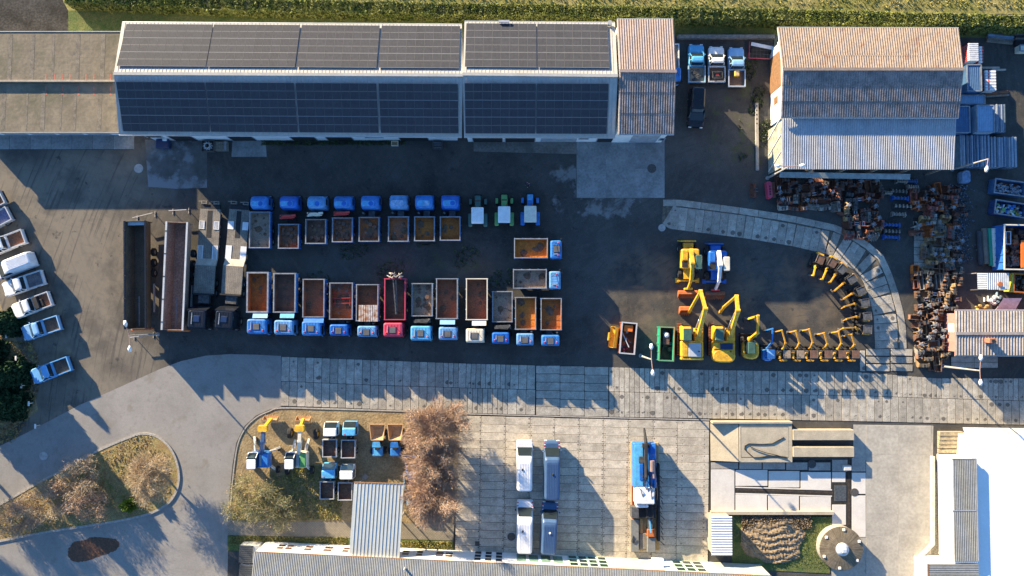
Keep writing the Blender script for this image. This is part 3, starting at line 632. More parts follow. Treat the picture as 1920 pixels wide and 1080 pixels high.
def win(u0, u1, z0, z1, mat, fr=whitew, nx=1, nz=1, nm='window', proud=.03):
    x0, x1 = lx(u0), lx(u1)
    o = part(nm, t, MB().box(x0, x1, .004, proud, z0, z1), fr if (nx*nz > 1 or nm == 'window') else mat)
    for i in range(nx):
        for k in range(nz):
            a = x0+(x1-x0)*(i+.12)/nx; c = x0+(x1-x0)*(i+.88)/nx; e = z0+(z1-z0)*(k+.14)/nz; f = z0+(z1-z0)*(k+.86)/nz
            part('pane', o, MB().box(a, c, proud+.002, proud+.02, e, f), mat)
winb = M('window_brown', (.10,.05,.035), .4)
for u0, u1 in ((517,549),(568,586),(604,624),(640,655),(752,768),(779,793),(815,850)): win(u0, u1, 1.0, 2.7, winb, nx=2 if u1-u0 > 25 else 1, nz=2)
for u0 in (888,908,928): win(u0, u0+15, .1, 3.4, dark, M('white_door', (.66,.66,.65), .6), 1, 3, 'door')
win(966,1058,.2,3.4, gg, whitew, 4, 1, 'glazed_front')
win(1066,1140,.1,3.6, glassm, greend, 4, 3, 'folding_door')
win(1152,1242,.1,3.6, shut, shut, 3, 1, 'roller_shutter')
win(1264,1322,.1,3.6, glassm, greend, 3, 3, 'folding_door')
win(1344,1436,.1,3.6, shut, shut, 3, 1, 'roller_shutter')
pb = lx(1231); part('porch_box', t, MB().box(pb-.7, pb+.7, .004, 1.0, 2.3, 2.9), whitew, .05)
part('vent_pipe', t, MB().cyl((lx(765), -.9, 4.2), .12, 1.0, n=8), gutterm)
for k, v in enumerate((1038, 1075)):
    p = W(463, v, 1.6); q = thing('storage_box', ('upper' if k == 0 else 'lower')+' dark slatted storage box at the left end of the white building', 'box', (p.x+.5, p.y-.1, 0), ang)
    part('body', q, MB().box(-1.4,.9,-1.05,1.05,.05,1.5), M('grey_box', (.36,.37,.36), .7), .03)
    for s_ in range(9): part('slat', q, MB().box(-1.45,.15,-1.05+s_*.235,-.87+s_*.235,1.502,1.60), M('dark_slat', (.05,.055,.06), .7))
# canopy in front of it
cz = 3.6; ca, cb, cc, cd = W(664,905,cz), W(757.5,908,cz), W(749,1046,cz), W(654.5,1042.5,cz)
t = thing('entrance_canopy', 'pale ribbed metal canopy roof reaching from the white building to the bed', 'canopy', ((ca+cc)/2)*Vector((1,1,0)) if False else Vector(((ca.x+cc.x)/2, (ca.y+cc.y)/2, 0)))
part('roof_sheet', t, MB().corr(cd, cc, cb, ca, .42, .05, rib=[(0,0),(.86,0),(.88,1),(.97,1)]), M('canopy_metal', (.47,.49,.46), .6, .1, var=.05, scale=.4), world=True)
m = MB(); dn = Vector((0,0,-.2)); e = Vector((0,0,-.01)); m.hex([p+dn for p in (cd,cc,cb,ca)], [p+e for p in (cd,cc,cb,ca)]); part('roof_edge', t, m, MATS['canopy_metal'], world=True)
m = MB(); m.beam(ca+Vector((0,.04,-.05)), cb+Vector((0,.04,-.05)), .08, .2); part('fascia', t, m, brown, world=True)
for p, s_ in ((ca,1),(cb,-1),(ca.lerp(cd,.45),1),(cb.lerp(cc,.45),-1)): part('post', t, MB().cyl((p.x+.3*s_, p.y-.4, 0), .08, cz-.21, n=8), gutterm, world=True)
sq = thing('paving_stone', 'single square concrete paver lying on the soil in front of the canopy', 'paver', W(685,894)); part('stone', sq, MB().box(-.3,.3,-.3,.3,.05,.12), concrete, .01); sq.rotation_euler.z = .8
# bottom right: white building with two ribbed roof strips
whiter = M('white_membrane', (.80,.80,.78), .8, var=.03, scale=.4)
t = thing('white_depot', 'bright white flat-roofed building filling the bottom right corner', 'building', W(1850,940))
zr_, zs = 2.5, 3.1
p = [W(1806,806,zr_), W(1990,812,zr_), W(1990,1110,zr_), W(1846,1110,zr_), W(1838,858,zr_)]
part('roof', t, MB().prism([(q.x,q.y) for q in [W(1812,812,zr_), W(2050,820,zr_), W(2050,1130,zr_), W(1812,1130,zr_)]], zr_-.2, zr_), whiter, world=True)
m = MB(); q0, q1 = W(1816,818,zr_), W(2050,1130,zr_); m.box(q0.x, q1.x, q1.y, q0.y, 0, zr_-.21); part('wall', t, m, whitew, world=True)
m = MB(); y0 = W(1812,800,2.0).y; m.hex([(q0.x-.3,y0-.1,1.9),(q1.x,y0-.3,1.9),(q1.x,q0.y+.1,2.3),(q0.x-.3,q0.y+.25,2.3)], [(q0.x-.3,y0-.1,1.96),(q1.x,y0-.3,1.96),(q1.x,q0.y+.1,2.42),(q0.x-.3,q0.y+.25,2.42)])
part('eaves_strip', t, m, M('cream_strip', (.58,.53,.42), .8), world=True)
for (u0,v0,u1,v1,nm) in [(1786,861,1831,955.5,'ribbed_roof'),(1787,958,1833,1052,'ribbed_roof')]:
    a, c = W(u0,v0,zs), W(u1,v1,zs); m = MB(); m.corr((a.x,c.y,zs),(c.x,c.y,zs),(c.x,a.y,zs),(a.x,a.y,zs), .2, .045); part(nm, t, m, MATS['grey_corrugated'], world=True)
    part('roof_rim', t, MB().box(a.x-.08, c.x+.1, a.y+.002, a.y+.1, zs-.15, zs+.06), galv, world=True)
    part('roof_rim', t, MB().box(c.x+.01, c.x+.12, c.y, a.y, zs-.15, zs+.07), galv, world=True)
a, c = W(1786,861,zs), W(1833,1055,zs)
part('annex_wall', t, MB().box(a.x-.02, c.x, c.y, a.y-.004, 0, zs-.02), whitew, world=True)
a2, c2 = W(1741,1057,3.0), W(1836,1130,3.0)
part('annex_wall', t, MB().box(a2.x-.02, c2.x, c2.y, a2.y-.02, 0, 2.98), whitew, world=True)
m = MB(); m.corr((a2.x,c2.y,3.0),(a2.x,a2.y,3.0),(c2.x,a2.y,3.0),(c2.x,c2.y,3.0), .2, .045); part('ribbed_roof', t, m, MATS['grey_corrugated'], world=True)
part('roof_rim', t, MB().box(a2.x-.12, a2.x-.022, c2.y, a2.y, 2.85, 3.06), brown, world=True)
st_ = thing('concrete_steps', 'weathered concrete steps with rubble north of the white building', 'steps', W(1780,835))
for i, v in enumerate((808,816,824,832,841,850)):
    u0 = W(1757,v); u1 = W(1801,v+8); part('step', st_, MB().box(u0.x, u1.x, u1.y+.02, u0.y, 0, .55-.08*i), M('step_concrete', (.34,.28,.18), .9, var=.3, scale=3), .02, world=True)
lw = thing('low_wall', 'low cream concrete edging beside the gravel strip of the white building', 'wall', W(1747,940))
part('edging', lw, MB().prism([(p.x,p.y) for p in PX([(1744,855),(1750,855),(1750,1020),(1728,1042),(1720,1042),(1744,1018)])], 0, .35), MATS['cream_strip'], .02, world=True)
struct('gravel_strip', sheet(PX([(1750,885),(1764,885),(1766,1042),(1735,1042),(1750,1022)]), .009), M('gravel', (.2,.18,.13), .95, var=.5, scale=5))
# little corrugated shed by the plaza
t = thing('lean_shed', 'small white corrugated shed roof beside the grass plot', 'shed', W(1352,1005))
a, c = W(1333,968,2.2), W(1373,1042,2.2)
m = MB(); m.corr((a.x,c.y,2.2),(a.x,a.y,2.2),(c.x,a.y,2.2),(c.x,c.y,2.2), .3, .06); part('roof_sheet', t, m, M('white_corrugated', (.62,.63,.64), .6, .1, var=.06), world=True)
part('wall', t, MB().box(a.x+.15, c.x-.15, c.y+.15, a.y-.15, 0, 2.18), concrete, world=True)
# round covered tank
c = W(1578,1029,1.3); t = thing('round_tank', 'round tank with a brown radially streaked lid and white dome', 'tank', (c.x, c.y, 0))
rt = 2.62; streak = M('streaked_lid', (.13,.105,.07), .95, var=.3, scale=2, col2=(.22,.18,.125))
N, L, ml, b = nodes_of(streak); tc = N.new('ShaderNodeTexCoord'); gr = N.new('ShaderNodeTexGradient'); gr.gradient_type = 'RADIAL'; L.new(tc.outputs['Object'], gr.inputs[0])
nz = N.new('ShaderNodeTexNoise'); nz.noise_dimensions = '1D'; nz.inputs['Scale'].default_value = 1; L.new(math_(N, L, 'MULTIPLY', gr.outputs['Fac'], 70), nz.inputs['W'])
mr = N.new('ShaderNodeMapRange'); mr.inputs[1].default_value = .5; mr.inputs[2].default_value = .62; L.new(nz.outputs[0], mr.inputs[0]); overlay(streak, math_(N, L, 'MULTIPLY', mr.outputs[0], .7), (.09,.065,.04))
part('wall', t, MB().cyl((0,0,0), rt-.06, 1.15, n=40), concrete)
part('lid', t, MB().lathe([(rt,1.15),(rt,1.25),(1.5,1.42),(.3,1.5)], n=40), streak, smooth=False)
dm = part('dome', t, MB().lathe([(.8,1.44),(.78,1.62),(.5,1.85),(.2,1.95),(.02,1.97)], n=20), M('white_dome', (.42,.46,.50), .5), smooth=True)
part('dome_cap', dm, MB().box(-.25,.25,-.25,.25,1.97,2.15), MATS['white_dome'], .04)
for k in range(6): a_ = k*math.pi/3+.4; part('anchor', t, MB().box(2.3*math.cos(a_)-.14, 2.3*math.cos(a_)+.14, 2.3*math.sin(a_)-.14, 2.3*math.sin(a_)+.14, 1.25, 1.42), whitew)
# loading block with two beams
tan = M('tan_concrete', (.40,.345,.25), .9, var=.12, scale=.8, bump=.2)
t = thing('loading_block', 'raised tan concrete loading platform with a hose lying on top', 'platform', W(1410,830))
def bx(u0, v0, u1, v1, z0, z1):
    a, c = W(u0,v0,z1), W(u1,v1,z1); return MB().box(a.x, c.x, c.y, a.y, z0, z1)
part('platform', t, bx(1386,794,1486,867,0,.85), tan, .03, world=True)
m = MB(); a, c = W(1334,795,.5), W(1385,866,.8); m.hex([(a.x,c.y,0),(c.x,c.y,0),(c.x,a.y,0),(a.x,a.y,0)], [(a.x,c.y,.06),(c.x,c.y,.82),(c.x,a.y,.82),(a.x,a.y,.06)]); part('ramp', t, m, tan, world=True)
part('edge_kerb', t, bx(1336,790.5,1486,794.5,0,.98), tan, .03, world=True)
for (u0,v0,u1,v1) in [(1390,800,1478,801),(1390,857,1478,858),(1389,800,1390,858),(1478,800,1479,858)]: part('groove', t, bx(u0,v0,u1,v1,.85,.856), joint, world=True)
for v0, v1 in ((806,825.5),(838,857)):
    a, c = W(1487,v0,1.0), W(1602,v1,1.0); q = thing('concrete_beam', ('upper' if v0 == 806 else 'lower')+' of the two long concrete beams east of the loading platform', 'beam', ((a.x+c.x)/2, (a.y+c.y)/2, 0), group='concrete beams by the platform')
    part('beam', q, MB().box(a.x, c.x, c.y, a.y, 0, 1.0), tan, .04, world=True)
hp = [(1470,820),(1448,832),(1428,833),(1404,832),(1397,836),(1396,842),(1404,850),(1413,858),(1423,858),(1440,855),(1456,855),(1474,857)]
q = meshobj('rubber_hose', MB().tube([(W(u,v,.9)-W(1435,845,.9))*Vector((1,1,0)) for u, v in hp], .055, 6).mesh('rubber_hose', dark), None, W(1435,845,.9)); tag(q, 'black rubber hose looped on the loading platform', 'hose')
q = meshobj('rubber_hose', MB().tube([(W(u,v,.9)-W(1435,845,.9))*Vector((1,1,0)) for u, v in [(1406,837),(1418,843),(1436,849),(1458,854),(1477,860)]], .045, 6).mesh('rubber_hose', dark), None, W(1435,845,.965)); tag(q, 'thinner straight hose end running beside the looped hose', 'hose')
q = thing('low_wall', 'low tan concrete wall along the south side of the wash bay', 'wall', W(1440,963)); part('wall', q, bx(1333,959,1564,965.5,0,.45), tan, .02, world=True)
# mud mound
g = MB(); nx, ny = 44, 36; P = []
for j in range(ny+1):
    for i in range(nx+1):
        u, v = 1388+i*2.75, 972+j*2.3; x = (u-1448)/62; y = (v-1013)/44; r_ = math.hypot(x, y)*(1+.10*math.sin(3*math.atan2(y,x)+1)+.07*math.sin(7*math.atan2(y,x))); p = W(u, v)
        h = max(0, .24*(1-r_**2)**.6 if r_ < 1 else 0)*(1+.30*math.sin(9*math.hypot(x+.1+.06*math.sin(v*.3), y+1.5+.05*math.sin(u*.13))*2.6))+.16*random.random()*(r_ < 1); P.append((p.x, p.y, .055+h if r_ < 1 else .01))
F = [(j*(nx+1)+i, (j+1)*(nx+1)+i, (j+1)*(nx+1)+i+1, j*(nx+1)+i+1) for j in range(ny) for i in range(nx)]
g.add(P, F); struct('mud_mound', g, M('mud', (.22,.165,.105), .95, var=.25, scale=1.5, bump=.6, bscale=6))
# ------------------------------------------------------------------ vehicles
def paint(n, c, r=.38, var=.10): return M('paint_'+n, c, r, 0, var=var, scale=1.6, spec=.5)
BLUE = paint('blue', (.028,.17,.49), .45, var=.25); BLUE2 = paint('faded_blue', (.10,.27,.52), .6, var=.3); BLUE3 = paint('deep_blue', (.015,.12,.46), var=.2); LBLUE = paint('light_blue', (.09,.36,.62), .45, var=.22); SKYB = paint('pale_blue', (.22,.42,.66)); WHITE = paint('white', (.72,.72,.72)); CREAM = paint('cream', (.66,.60,.48))
SKYB2 = paint('mid_blue', (.13,.36,.66)); CRIM = paint('crimson', (.50,.055,.10)); RED = paint('red', (.52,.045,.035)); YEL = paint('yellow', (.66,.37,.025), .5, .25); AMB = paint('amber_yellow', (.56,.28,.03), .55, .3); BLK = paint('black', (.012,.014,.02), .25)
NAVY = paint('navy', (.012,.03,.09), .3); GRN = paint('green', (.03,.20,.05)); GGRN = paint('grey_green', (.055,.13,.11)); LGRN = paint('light_green', (.13,.33,.10)); TEAL = paint('teal_green', (.01,.33,.19)); SILV = paint('silver', (.42,.44,.46)); DGREEN = paint('dark_green', (.02,.10,.05)); STEELB = paint('steel_blue', (.05,.10,.20)); ORNG = paint('orange', (.75,.17,.02))
tyre = M('tyre_rubber', (.022,.022,.022), .9, var=.3, scale=5); rim = M('wheel_rim', (.32,.33,.34), .5, .3); chas = M('chassis_black', (.025,.025,.027), .8, var=.3, scale=3)
glass = M('vehicle_glass', (.018,.026,.03), .06, 0, var=.05, spec=.7); green_glass = M('tinted_glass', (.06,.12,.09), .1, 0, var=.2, spec=.7)
rustf = M('rust_floor', (.27,.095,.026), .9, var=.4, scale=.9, col2=(.42,.14,.03)); overlay(rustf, blob_mask(rustf, 1.1, .57, .68), (.11,.075,.05))
rust2 = M('worn_rust_floor', (.22,.10,.055), .9, var=.4, scale=.8, col2=(.33,.13,.06)); overlay(rust2, blob_mask(rust2, .9, .55, .64), (.11,.085,.065))
greyf = M('bare_steel_floor', (.24,.19,.15), .8, .1, var=.35, scale=1.1, col2=(.34,.25,.17)); overlay(greyf, blob_mask(greyf, 1.6, .57, .63), (.07,.065,.06))
darkf = M('dark_steel_floor', (.085,.06,.048), .8, var=.4, scale=1.2, col2=(.20,.10,.06))
mixf = M('streaked_rust_floor', (.17,.105,.08), .85, var=.35, scale=.8, col2=(.44,.13,.03)); overlay(mixf, blob_mask(mixf, 2.2, .57, .63), (.22,.21,.20))
yelf = M('ochre_floor', (.36,.14,.028), .9, var=.35, scale=.7, col2=(.48,.19,.035))
rimst = M('bed_rim_steel', (.22,.24,.27), .6, .2, var=.25, scale=2); rust = M('rust', (.34,.085,.028), .9, var=.4, scale=2.5, col2=(.46,.15,.045)); oldmetal = M('old_steel', (.10,.10,.10), .7, .3, var=.4, scale=3)
wood = M('grey_planks', (.16,.142,.12), .95, var=.3, scale=1.2, col2=(.25,.22,.18)); lampred = M('beacon_red', (.65,.06,.03), .4); lampw = M('lamp_glass', (.75,.75,.72), .3); chrome = M('bright_metal', (.6,.6,.6), .3, .7)
N, L, ml, b = nodes_of(wood); tc = N.new('ShaderNodeTexCoord'); sp = N.new('ShaderNodeSeparateXYZ'); L.new(tc.outputs['Object'], sp.inputs[0])
overlay(wood, math_(N, L, 'MULTIPLY', math_(N, L, 'LESS_THAN', math_(N, L, 'FRACT', math_(N, L, 'MULTIPLY', sp.outputs[0], 4.5)), .1), .8), (.07,.06,.05))
WH = {}
def wheel(t, x, y, r, wd, rm=None, knob=False, name='wheel'):
    """tyre with its rim; x is the outer side's sign"""
    rm = rm or rim; k = (r, wd, rm.name, x > 0)
    if k not in WH:
        m = MB(); s = 1 if x > 0 else -1
        pr = [(r*.55,-wd/2),(r*.95,-wd/2),(r,-wd*.32),(r,wd*.32),(r*.95,wd/2),(r*.55,wd/2)]; n = 20; vs = []
        for (rr_, xx) in pr:
            for i in range(n):
                a = 2*math.pi*i/n; q = rr_*(1.03 if (i % 2 and rr_ >= r*.94) else 1); vs.append((xx, q*math.cos(a), q*math.sin(a)))
        fs = [(i*n+j, i*n+(j+1)%n, (i+1)*n+(j+1)%n, (i+1)*n+j) for i in range(5) for j in range(n)]
        m.add(vs, fs); m2 = MB(); m2.cyl((-wd*.4,0,0), r*.57, wd*.78, 'x', 14); m2.cyl((s*wd*.38-(0 if s > 0 else .06),0,0), r*.2, .06, 'x', 8)
        WH[k] = (m.mesh('tyre', tyre), m2.mesh('rim', rm))
    o = meshobj(name, WH[k][0], t, (x, y, r)); meshobj('rim', WH[k][1], o); return o
def frame_of(fwd):
    f = Vector((fwd[0], -fwd[1], 0)).normalized(); return f, Vector((f.y, -f.x, 0)), math.atan2(f.y, f.x)-math.pi/2
def local_rect(r, z, o, f, rt):
    x0, x1, y0, y1 = r; P = [W(a, b_, z)-o for a in (x0, x1) for b_ in (y0, y1)]
    xs = [p.dot(rt) for p in P]; ys = [p.dot(f) for p in P]; return min(xs), max(xs), min(ys), max(ys)
def bed_parts(t, x0, x1, y0, y1, zf, zr_, wallm, floorm, rimm, thick=.09, ribs=True):
    b_ = part('tipper_body', t, MB().tray(x0, x1, y0, y1, zf-.12, zr_, thick), wallm)
    part('bed_floor', b_, MB().box(x0+thick+.003, x1-thick-.003, y0+thick+.003, y1-thick-.003, zf-.12, zf), floorm)
    li = MB(); i_ = thick+.002; li.box(x0+i_,x0+i_+.02,y0+i_,y1-i_,zf+.002,zr_-.05); li.box(x1-i_-.02,x1-i_,y0+i_,y1-i_,zf+.002,zr_-.05); li.box(x0+i_+.022,x1-i_-.022,y0+i_,y0+i_+.02,zf+.002,zr_-.06); li.box(x0+i_+.022,x1-i_-.022,y1-i_-.02,y1-i_,zf+.002,zr_-.06); part('bed_lining', b_, li, floorm)
    nr = max(3, int((y1-y0)/.75)); fr2 = MB()
    for k in range(nr): y = y0+thick+(y1-y0-2*thick)*(k+.5)/nr; fr2.box(x0+thick+.05,x1-thick-.05,y-.025,y+.025,zf+.001,zf+.03)
    part('floor_rib', b_, fr2, floorm)
    g_ = random.Random(int((x0+y1)*1000)+len(bpy.data.objects)); de = MB()
    for k in range(g_.randint(2,5)):
        s_ = g_.uniform(.15,.55); x = g_.uniform(x0+thick+.4,x1-thick-.4); y = g_.uniform(y0+thick+.4,y1-thick-.4); n_ = 7
        de.prism([(x+s_*g_.uniform(.6,1.1)*math.cos(a*6.283/n_),y+s_*g_.uniform(.6,1.1)*math.sin(a*6.283/n_)) for a in range(n_)], zf+.031, zf+.035+s_*.07, top=[(x+s_*.3*math.cos(a*6.283/n_),y+s_*.3*math.sin(a*6.283/n_)) for a in range(n_)])
    dq = part('loose_soil', b_, de, M('bed_dirt', (.13,.085,.055), .95, var=.4, scale=4)); dq['kind'] = 'stuff'
    m = MB(); e = .012
    m.box(x0-e, x0+thick+e, y0-e, y1+e, zr_+.001, zr_+.07); m.box(x1-thick-e, x1+e, y0-e, y1+e, zr_+.001, zr_+.07); m.box(x0+thick+e, x1-thick-e, y0-e, y0+thick+e, zr_+.001, zr_+.066); m.box(x0+thick+e, x1-thick-e, y1-thick-e, y1+e, zr_+.001, zr_+.066)
    part('top_rail', b_, m, rimm)
    if ribs:
        r_ = MB(); n = max(3, int((y1-y0)/1.0))
        for i in range(n+1):
            y = y0+(y1-y0-.1)*i/n
            for xa, xb in ((x0-.07, x0-.003), (x1+.003, x1+.07)): r_.box(xa, xb, y, y+.1, zf-.1, zr_-.02)
        part('side_rib', b_, r_, wallm)
    return b_
def cab_parts(t, x0, x1, y0, y1, zt, pm, style='flat', hatch=True, beacons=True, lower=None, visor=None):
    """front is +y"""
    z0 = .75; zm = zt*.58; r_ = .22 if style == 'flat' else .42
    m = MB()
    if style == 'flat': m.loft([(z0,x0,x1,y0,y1+.02,.12),(zm,x0,x1,y0,y1+.06,.15),(zt-.28,x0+.03,x1-.03,y0+.02,y1-.03,r_),(zt-.06,x0+.07,x1-.07,y0+.06,y1-.12,r_),(zt,x0+.16,x1-.16,y0+.16,y1-.26,r_)])
    else: m.loft([(z0,x0,x1,y0,y1+.1,.2),(zm,x0-.02,x1+.02,y0,y1+.22,.3),(zt-.45,x0+.02,x1-.02,y0+.02,y1+.05,r_),(zt-.12,x0+.12,x1-.12,y0+.1,y1-.32,r_),(zt,x0+.26,x1-.26,y0+.24,y1-.55,r_)])
    cb = part('cab', t, m, pm, smooth=False)
    fy = y1+(.075 if style == 'flat' else .235); ty = y1-.01 if style == 'flat' else y1+.08; zt2 = zt-.34 if style == 'flat' else zt-.5
    m = MB(); w_ = (x1-x0)*.44; c = (x0+x1)/2; m.hex([(c-w_,fy,zm+.02),(c+w_,fy,zm+.02),(c+w_,fy+.015,zm+.02),(c-w_,fy+.015,zm+.02)], [(c-w_*.95,ty,zt2),(c+w_*.95,ty,zt2),(c+w_*.95,ty+.015,zt2),(c-w_*.95,ty+.015,zt2)]); part('windscreen', cb, m, glass)
    for xx, nm in ((x0-.018, 0), (x1+.003, 1)): part('side_window', cb, MB().box(xx, xx+.015, y0+(y1-y0)*.35, y1-.25, zm+.05, zt-.5), glass)
    if lower: part('front_panel', cb, MB().box(x0+.05, x1-.05, fy+.02, fy+.09, z0, zm-.05), lower)
    part('bumper', t, MB().box(x0, x1, y1-.1, fy+.16, .42, .74), chas, .04)
    for s in (-1, 1):
        xm = x0-.28 if s < 0 else x1+.12; mi = part('mirror', cb, MB().box(xm, xm+.16, y1-.12, y1-.02, zm-.1, zm+.62), chas, .02)
        part('mirror_arm', mi, MB().beam((x0 if s < 0 else x1, y1-.2, zm+.5), (xm+.08, y1-.09, zm+.5), .04, .04), chas)
        part('headlight', cb, MB().box(c+s*(x1-x0)*.36-.14, c+s*(x1-x0)*.36+.14, fy+.0, fy+.03, .8, 1.0), lampw)
    if hatch:
        part('roof_seam', cb, MB().box(x0+.25,x1-.25,y1-.42,y1-.38,zt-.03,zt+.012), pm); part('hatch_seal', cb, MB().box(c-.42, c+.42, y0+(y1-y0)*.32-.06, y0+(y1-y0)*.32+.76, zt+.001, zt+.03), chas)
        h = part('roof_hatch', cb, MB().box(c-.36, c+.36, y0+(y1-y0)*.32, y0+(y1-y0)*.32+.7, zt+.002, zt+.07), M('hatch_grey', (.10,.10,.105), .7) if pm is not BLK else NAVY, .02)
    if style == 'flat':
        rb = MB()
        for k in range(6): x = x0+.3+(x1-x0-.6)*k/5; rb.box(x-.02,x+.02,y0+.2,y1-.45,zt+.0015,zt+.018)
        part('roof_rib', cb, rb, pm)
        part('sun_visor', cb, MB().hex([(x0+.1,y1-.02,zt-.34),(x1-.1,y1-.02,zt-.34),(x1-.1,y1+.2,zt-.40),(x0+.1,y1+.2,zt-.40)],[(x0+.1,y1-.02,zt-.31),(x1-.1,y1-.02,zt-.31),(x1-.1,y1+.2,zt-.37),(x0+.1,y1+.2,zt-.37)]), chas)
        part('air_horn', cb, MB().tube([(x1-.55,y0+.35,zt+.06),(x1-.55,y1-.55,zt+.07)],[.03,.06],6), chrome)
        part('antenna', cb, MB().tube([(x0+.3,y1-.6,zt),(x0+.75,y1-1.2,zt+.35)],.02,4), chas)
    if beacons:
        for s in (-1, 1): part('beacon', cb, MB().lathe([(.085,zt-.04),(.085,zt+.12),(.04,zt+.2)], (c+s*(x1-x0)*.33, y1-.5 if style == 'flat' else y1-.75, 0), 8), lampred)
    return cb
def truck(label, bedr, cabr, d, pm, fl, zb=2.35, zc=2.75, wall=None, railm=None, style='flat', group='tipper trucks parked in the yard', axles=3, **kw):
    f, rt, rz = frame_of({'S': (0,1), 'N': (0,-1), 'E': (1,0)}[d])
    c = W((bedr[0]+bedr[1])/2, (bedr[2]+bedr[3])/2, zb); c2 = W((cabr[0]+cabr[1])/2, (cabr[2]+cabr[3])/2, zc)
    o = (c+c2)/2 if d == 'E' else Vector(((c.x*.6+c2.x*.4), (c.y+c2.y)/2, 0)); o.z = 0
    bx0, bx1, by0, by1 = local_rect(bedr, zb, o, f, rt); cx0, cx1, cy0, cy1 = local_rect(cabr, zc, o, f, rt)
    t = thing('tipper_truck', label, 'truck', o, rz, group)
    wall = wall or pm; bw = bx1-bx0
    m = MB(); xm = (bx0+bx1)/2
    for s in (-.42, .42): m.box(xm+s-.09, xm+s+.09, by0+.1, cy1-.2, .62, .9)
    for y in np.linspace(by0+.3, cy1-.6, 6): m.box(xm-.33, xm+.33, y, y+.12, .66, .86)
    part('chassis', t, m, chas)
    zf = kw.get('zf', zb-(.95 if zb > 2.4 else .6))
    bb = bed_parts(t, bx0, bx1, by0, by1, zf, zb, wall, fl, railm or rimst, kw.get('thick', .09))
    if kw.get('lip'):
        l0, l1, lm = kw['lip']; y = by1+.035; part('cab_guard', bb, MB().hex([(bx0+(bx1-bx0)*l0,y,zb-.1),(bx0+(bx1-bx0)*l1,y,zb-.1),(bx0+(bx1-bx0)*l1,y+.62,zb+.12),(bx0+(bx1-bx0)*l0,y+.62,zb+.12)], [(bx0+(bx1-bx0)*l0,y,zb-.02),(bx0+(bx1-bx0)*l1,y,zb-.02),(bx0+(bx1-bx0)*l1,y+.62,zb+.2),(bx0+(bx1-bx0)*l0,y+.62,zb+.2)]), lm)
    cab_parts(t, cx0, cx1, cy0, cy1, zc, pm, style, kw.get('hatch', True), kw.get('beacons', True), kw.get('lower'))
    part('mudguard', t, MB().box(cx0-.02, cx1+.02, cy0+.1, cy1-.35, .55, .749), chas, .05)
    L_ = by1-by0; ys = [cy1-.75]+([by0+.9, by0+2.2] if axles == 3 and L_ > 4.2 else [by0+1.0])
    for y in ys:
        for s in (-1, 1): wheel(t, s*(bw/2-.22)+xm, y, .5, .34)
    gap = cy0-by1
    if kw.get('crane'):
        cm = kw['crane']; y = (by1+cy0)/2; g = MB(); k = part('crane_column', t, MB().box(xm-.25, xm+.25, y-.22, y+.22, .9, 2.2), cm, .04)
        g.beam((xm-.95,y,2.32), (xm+.95,y+.1,2.42), .24, .2); g.beam((xm-.85,y-.2,2.2), (xm+.8,y-.12,2.28), .16, .14); g.cyl((xm-.9,y-.3,2.2), .13, .5, 'y', 8); part('crane_arm', k, g, cm)
        part('crane_hose', k, MB().tube([(xm-1,y-.2,2.4),(xm-.6,y+.25,2.55),(xm+.2,y+.2,2.5),(xm+.9,y-.1,2.35)], .05, 5), chas)
    elif gap > .35:
        k = MB(); k.cyl((xm-.7,(by1+cy0)/2,.9), .12, 1.4, 'z', 8); k.box(xm-.2, xm+.55, by1+.06, cy0-.06, .95, 1.4); part('exhaust', t, k, oldmetal)
    return t, (bx0,bx1,by0,by1,zf,zb)
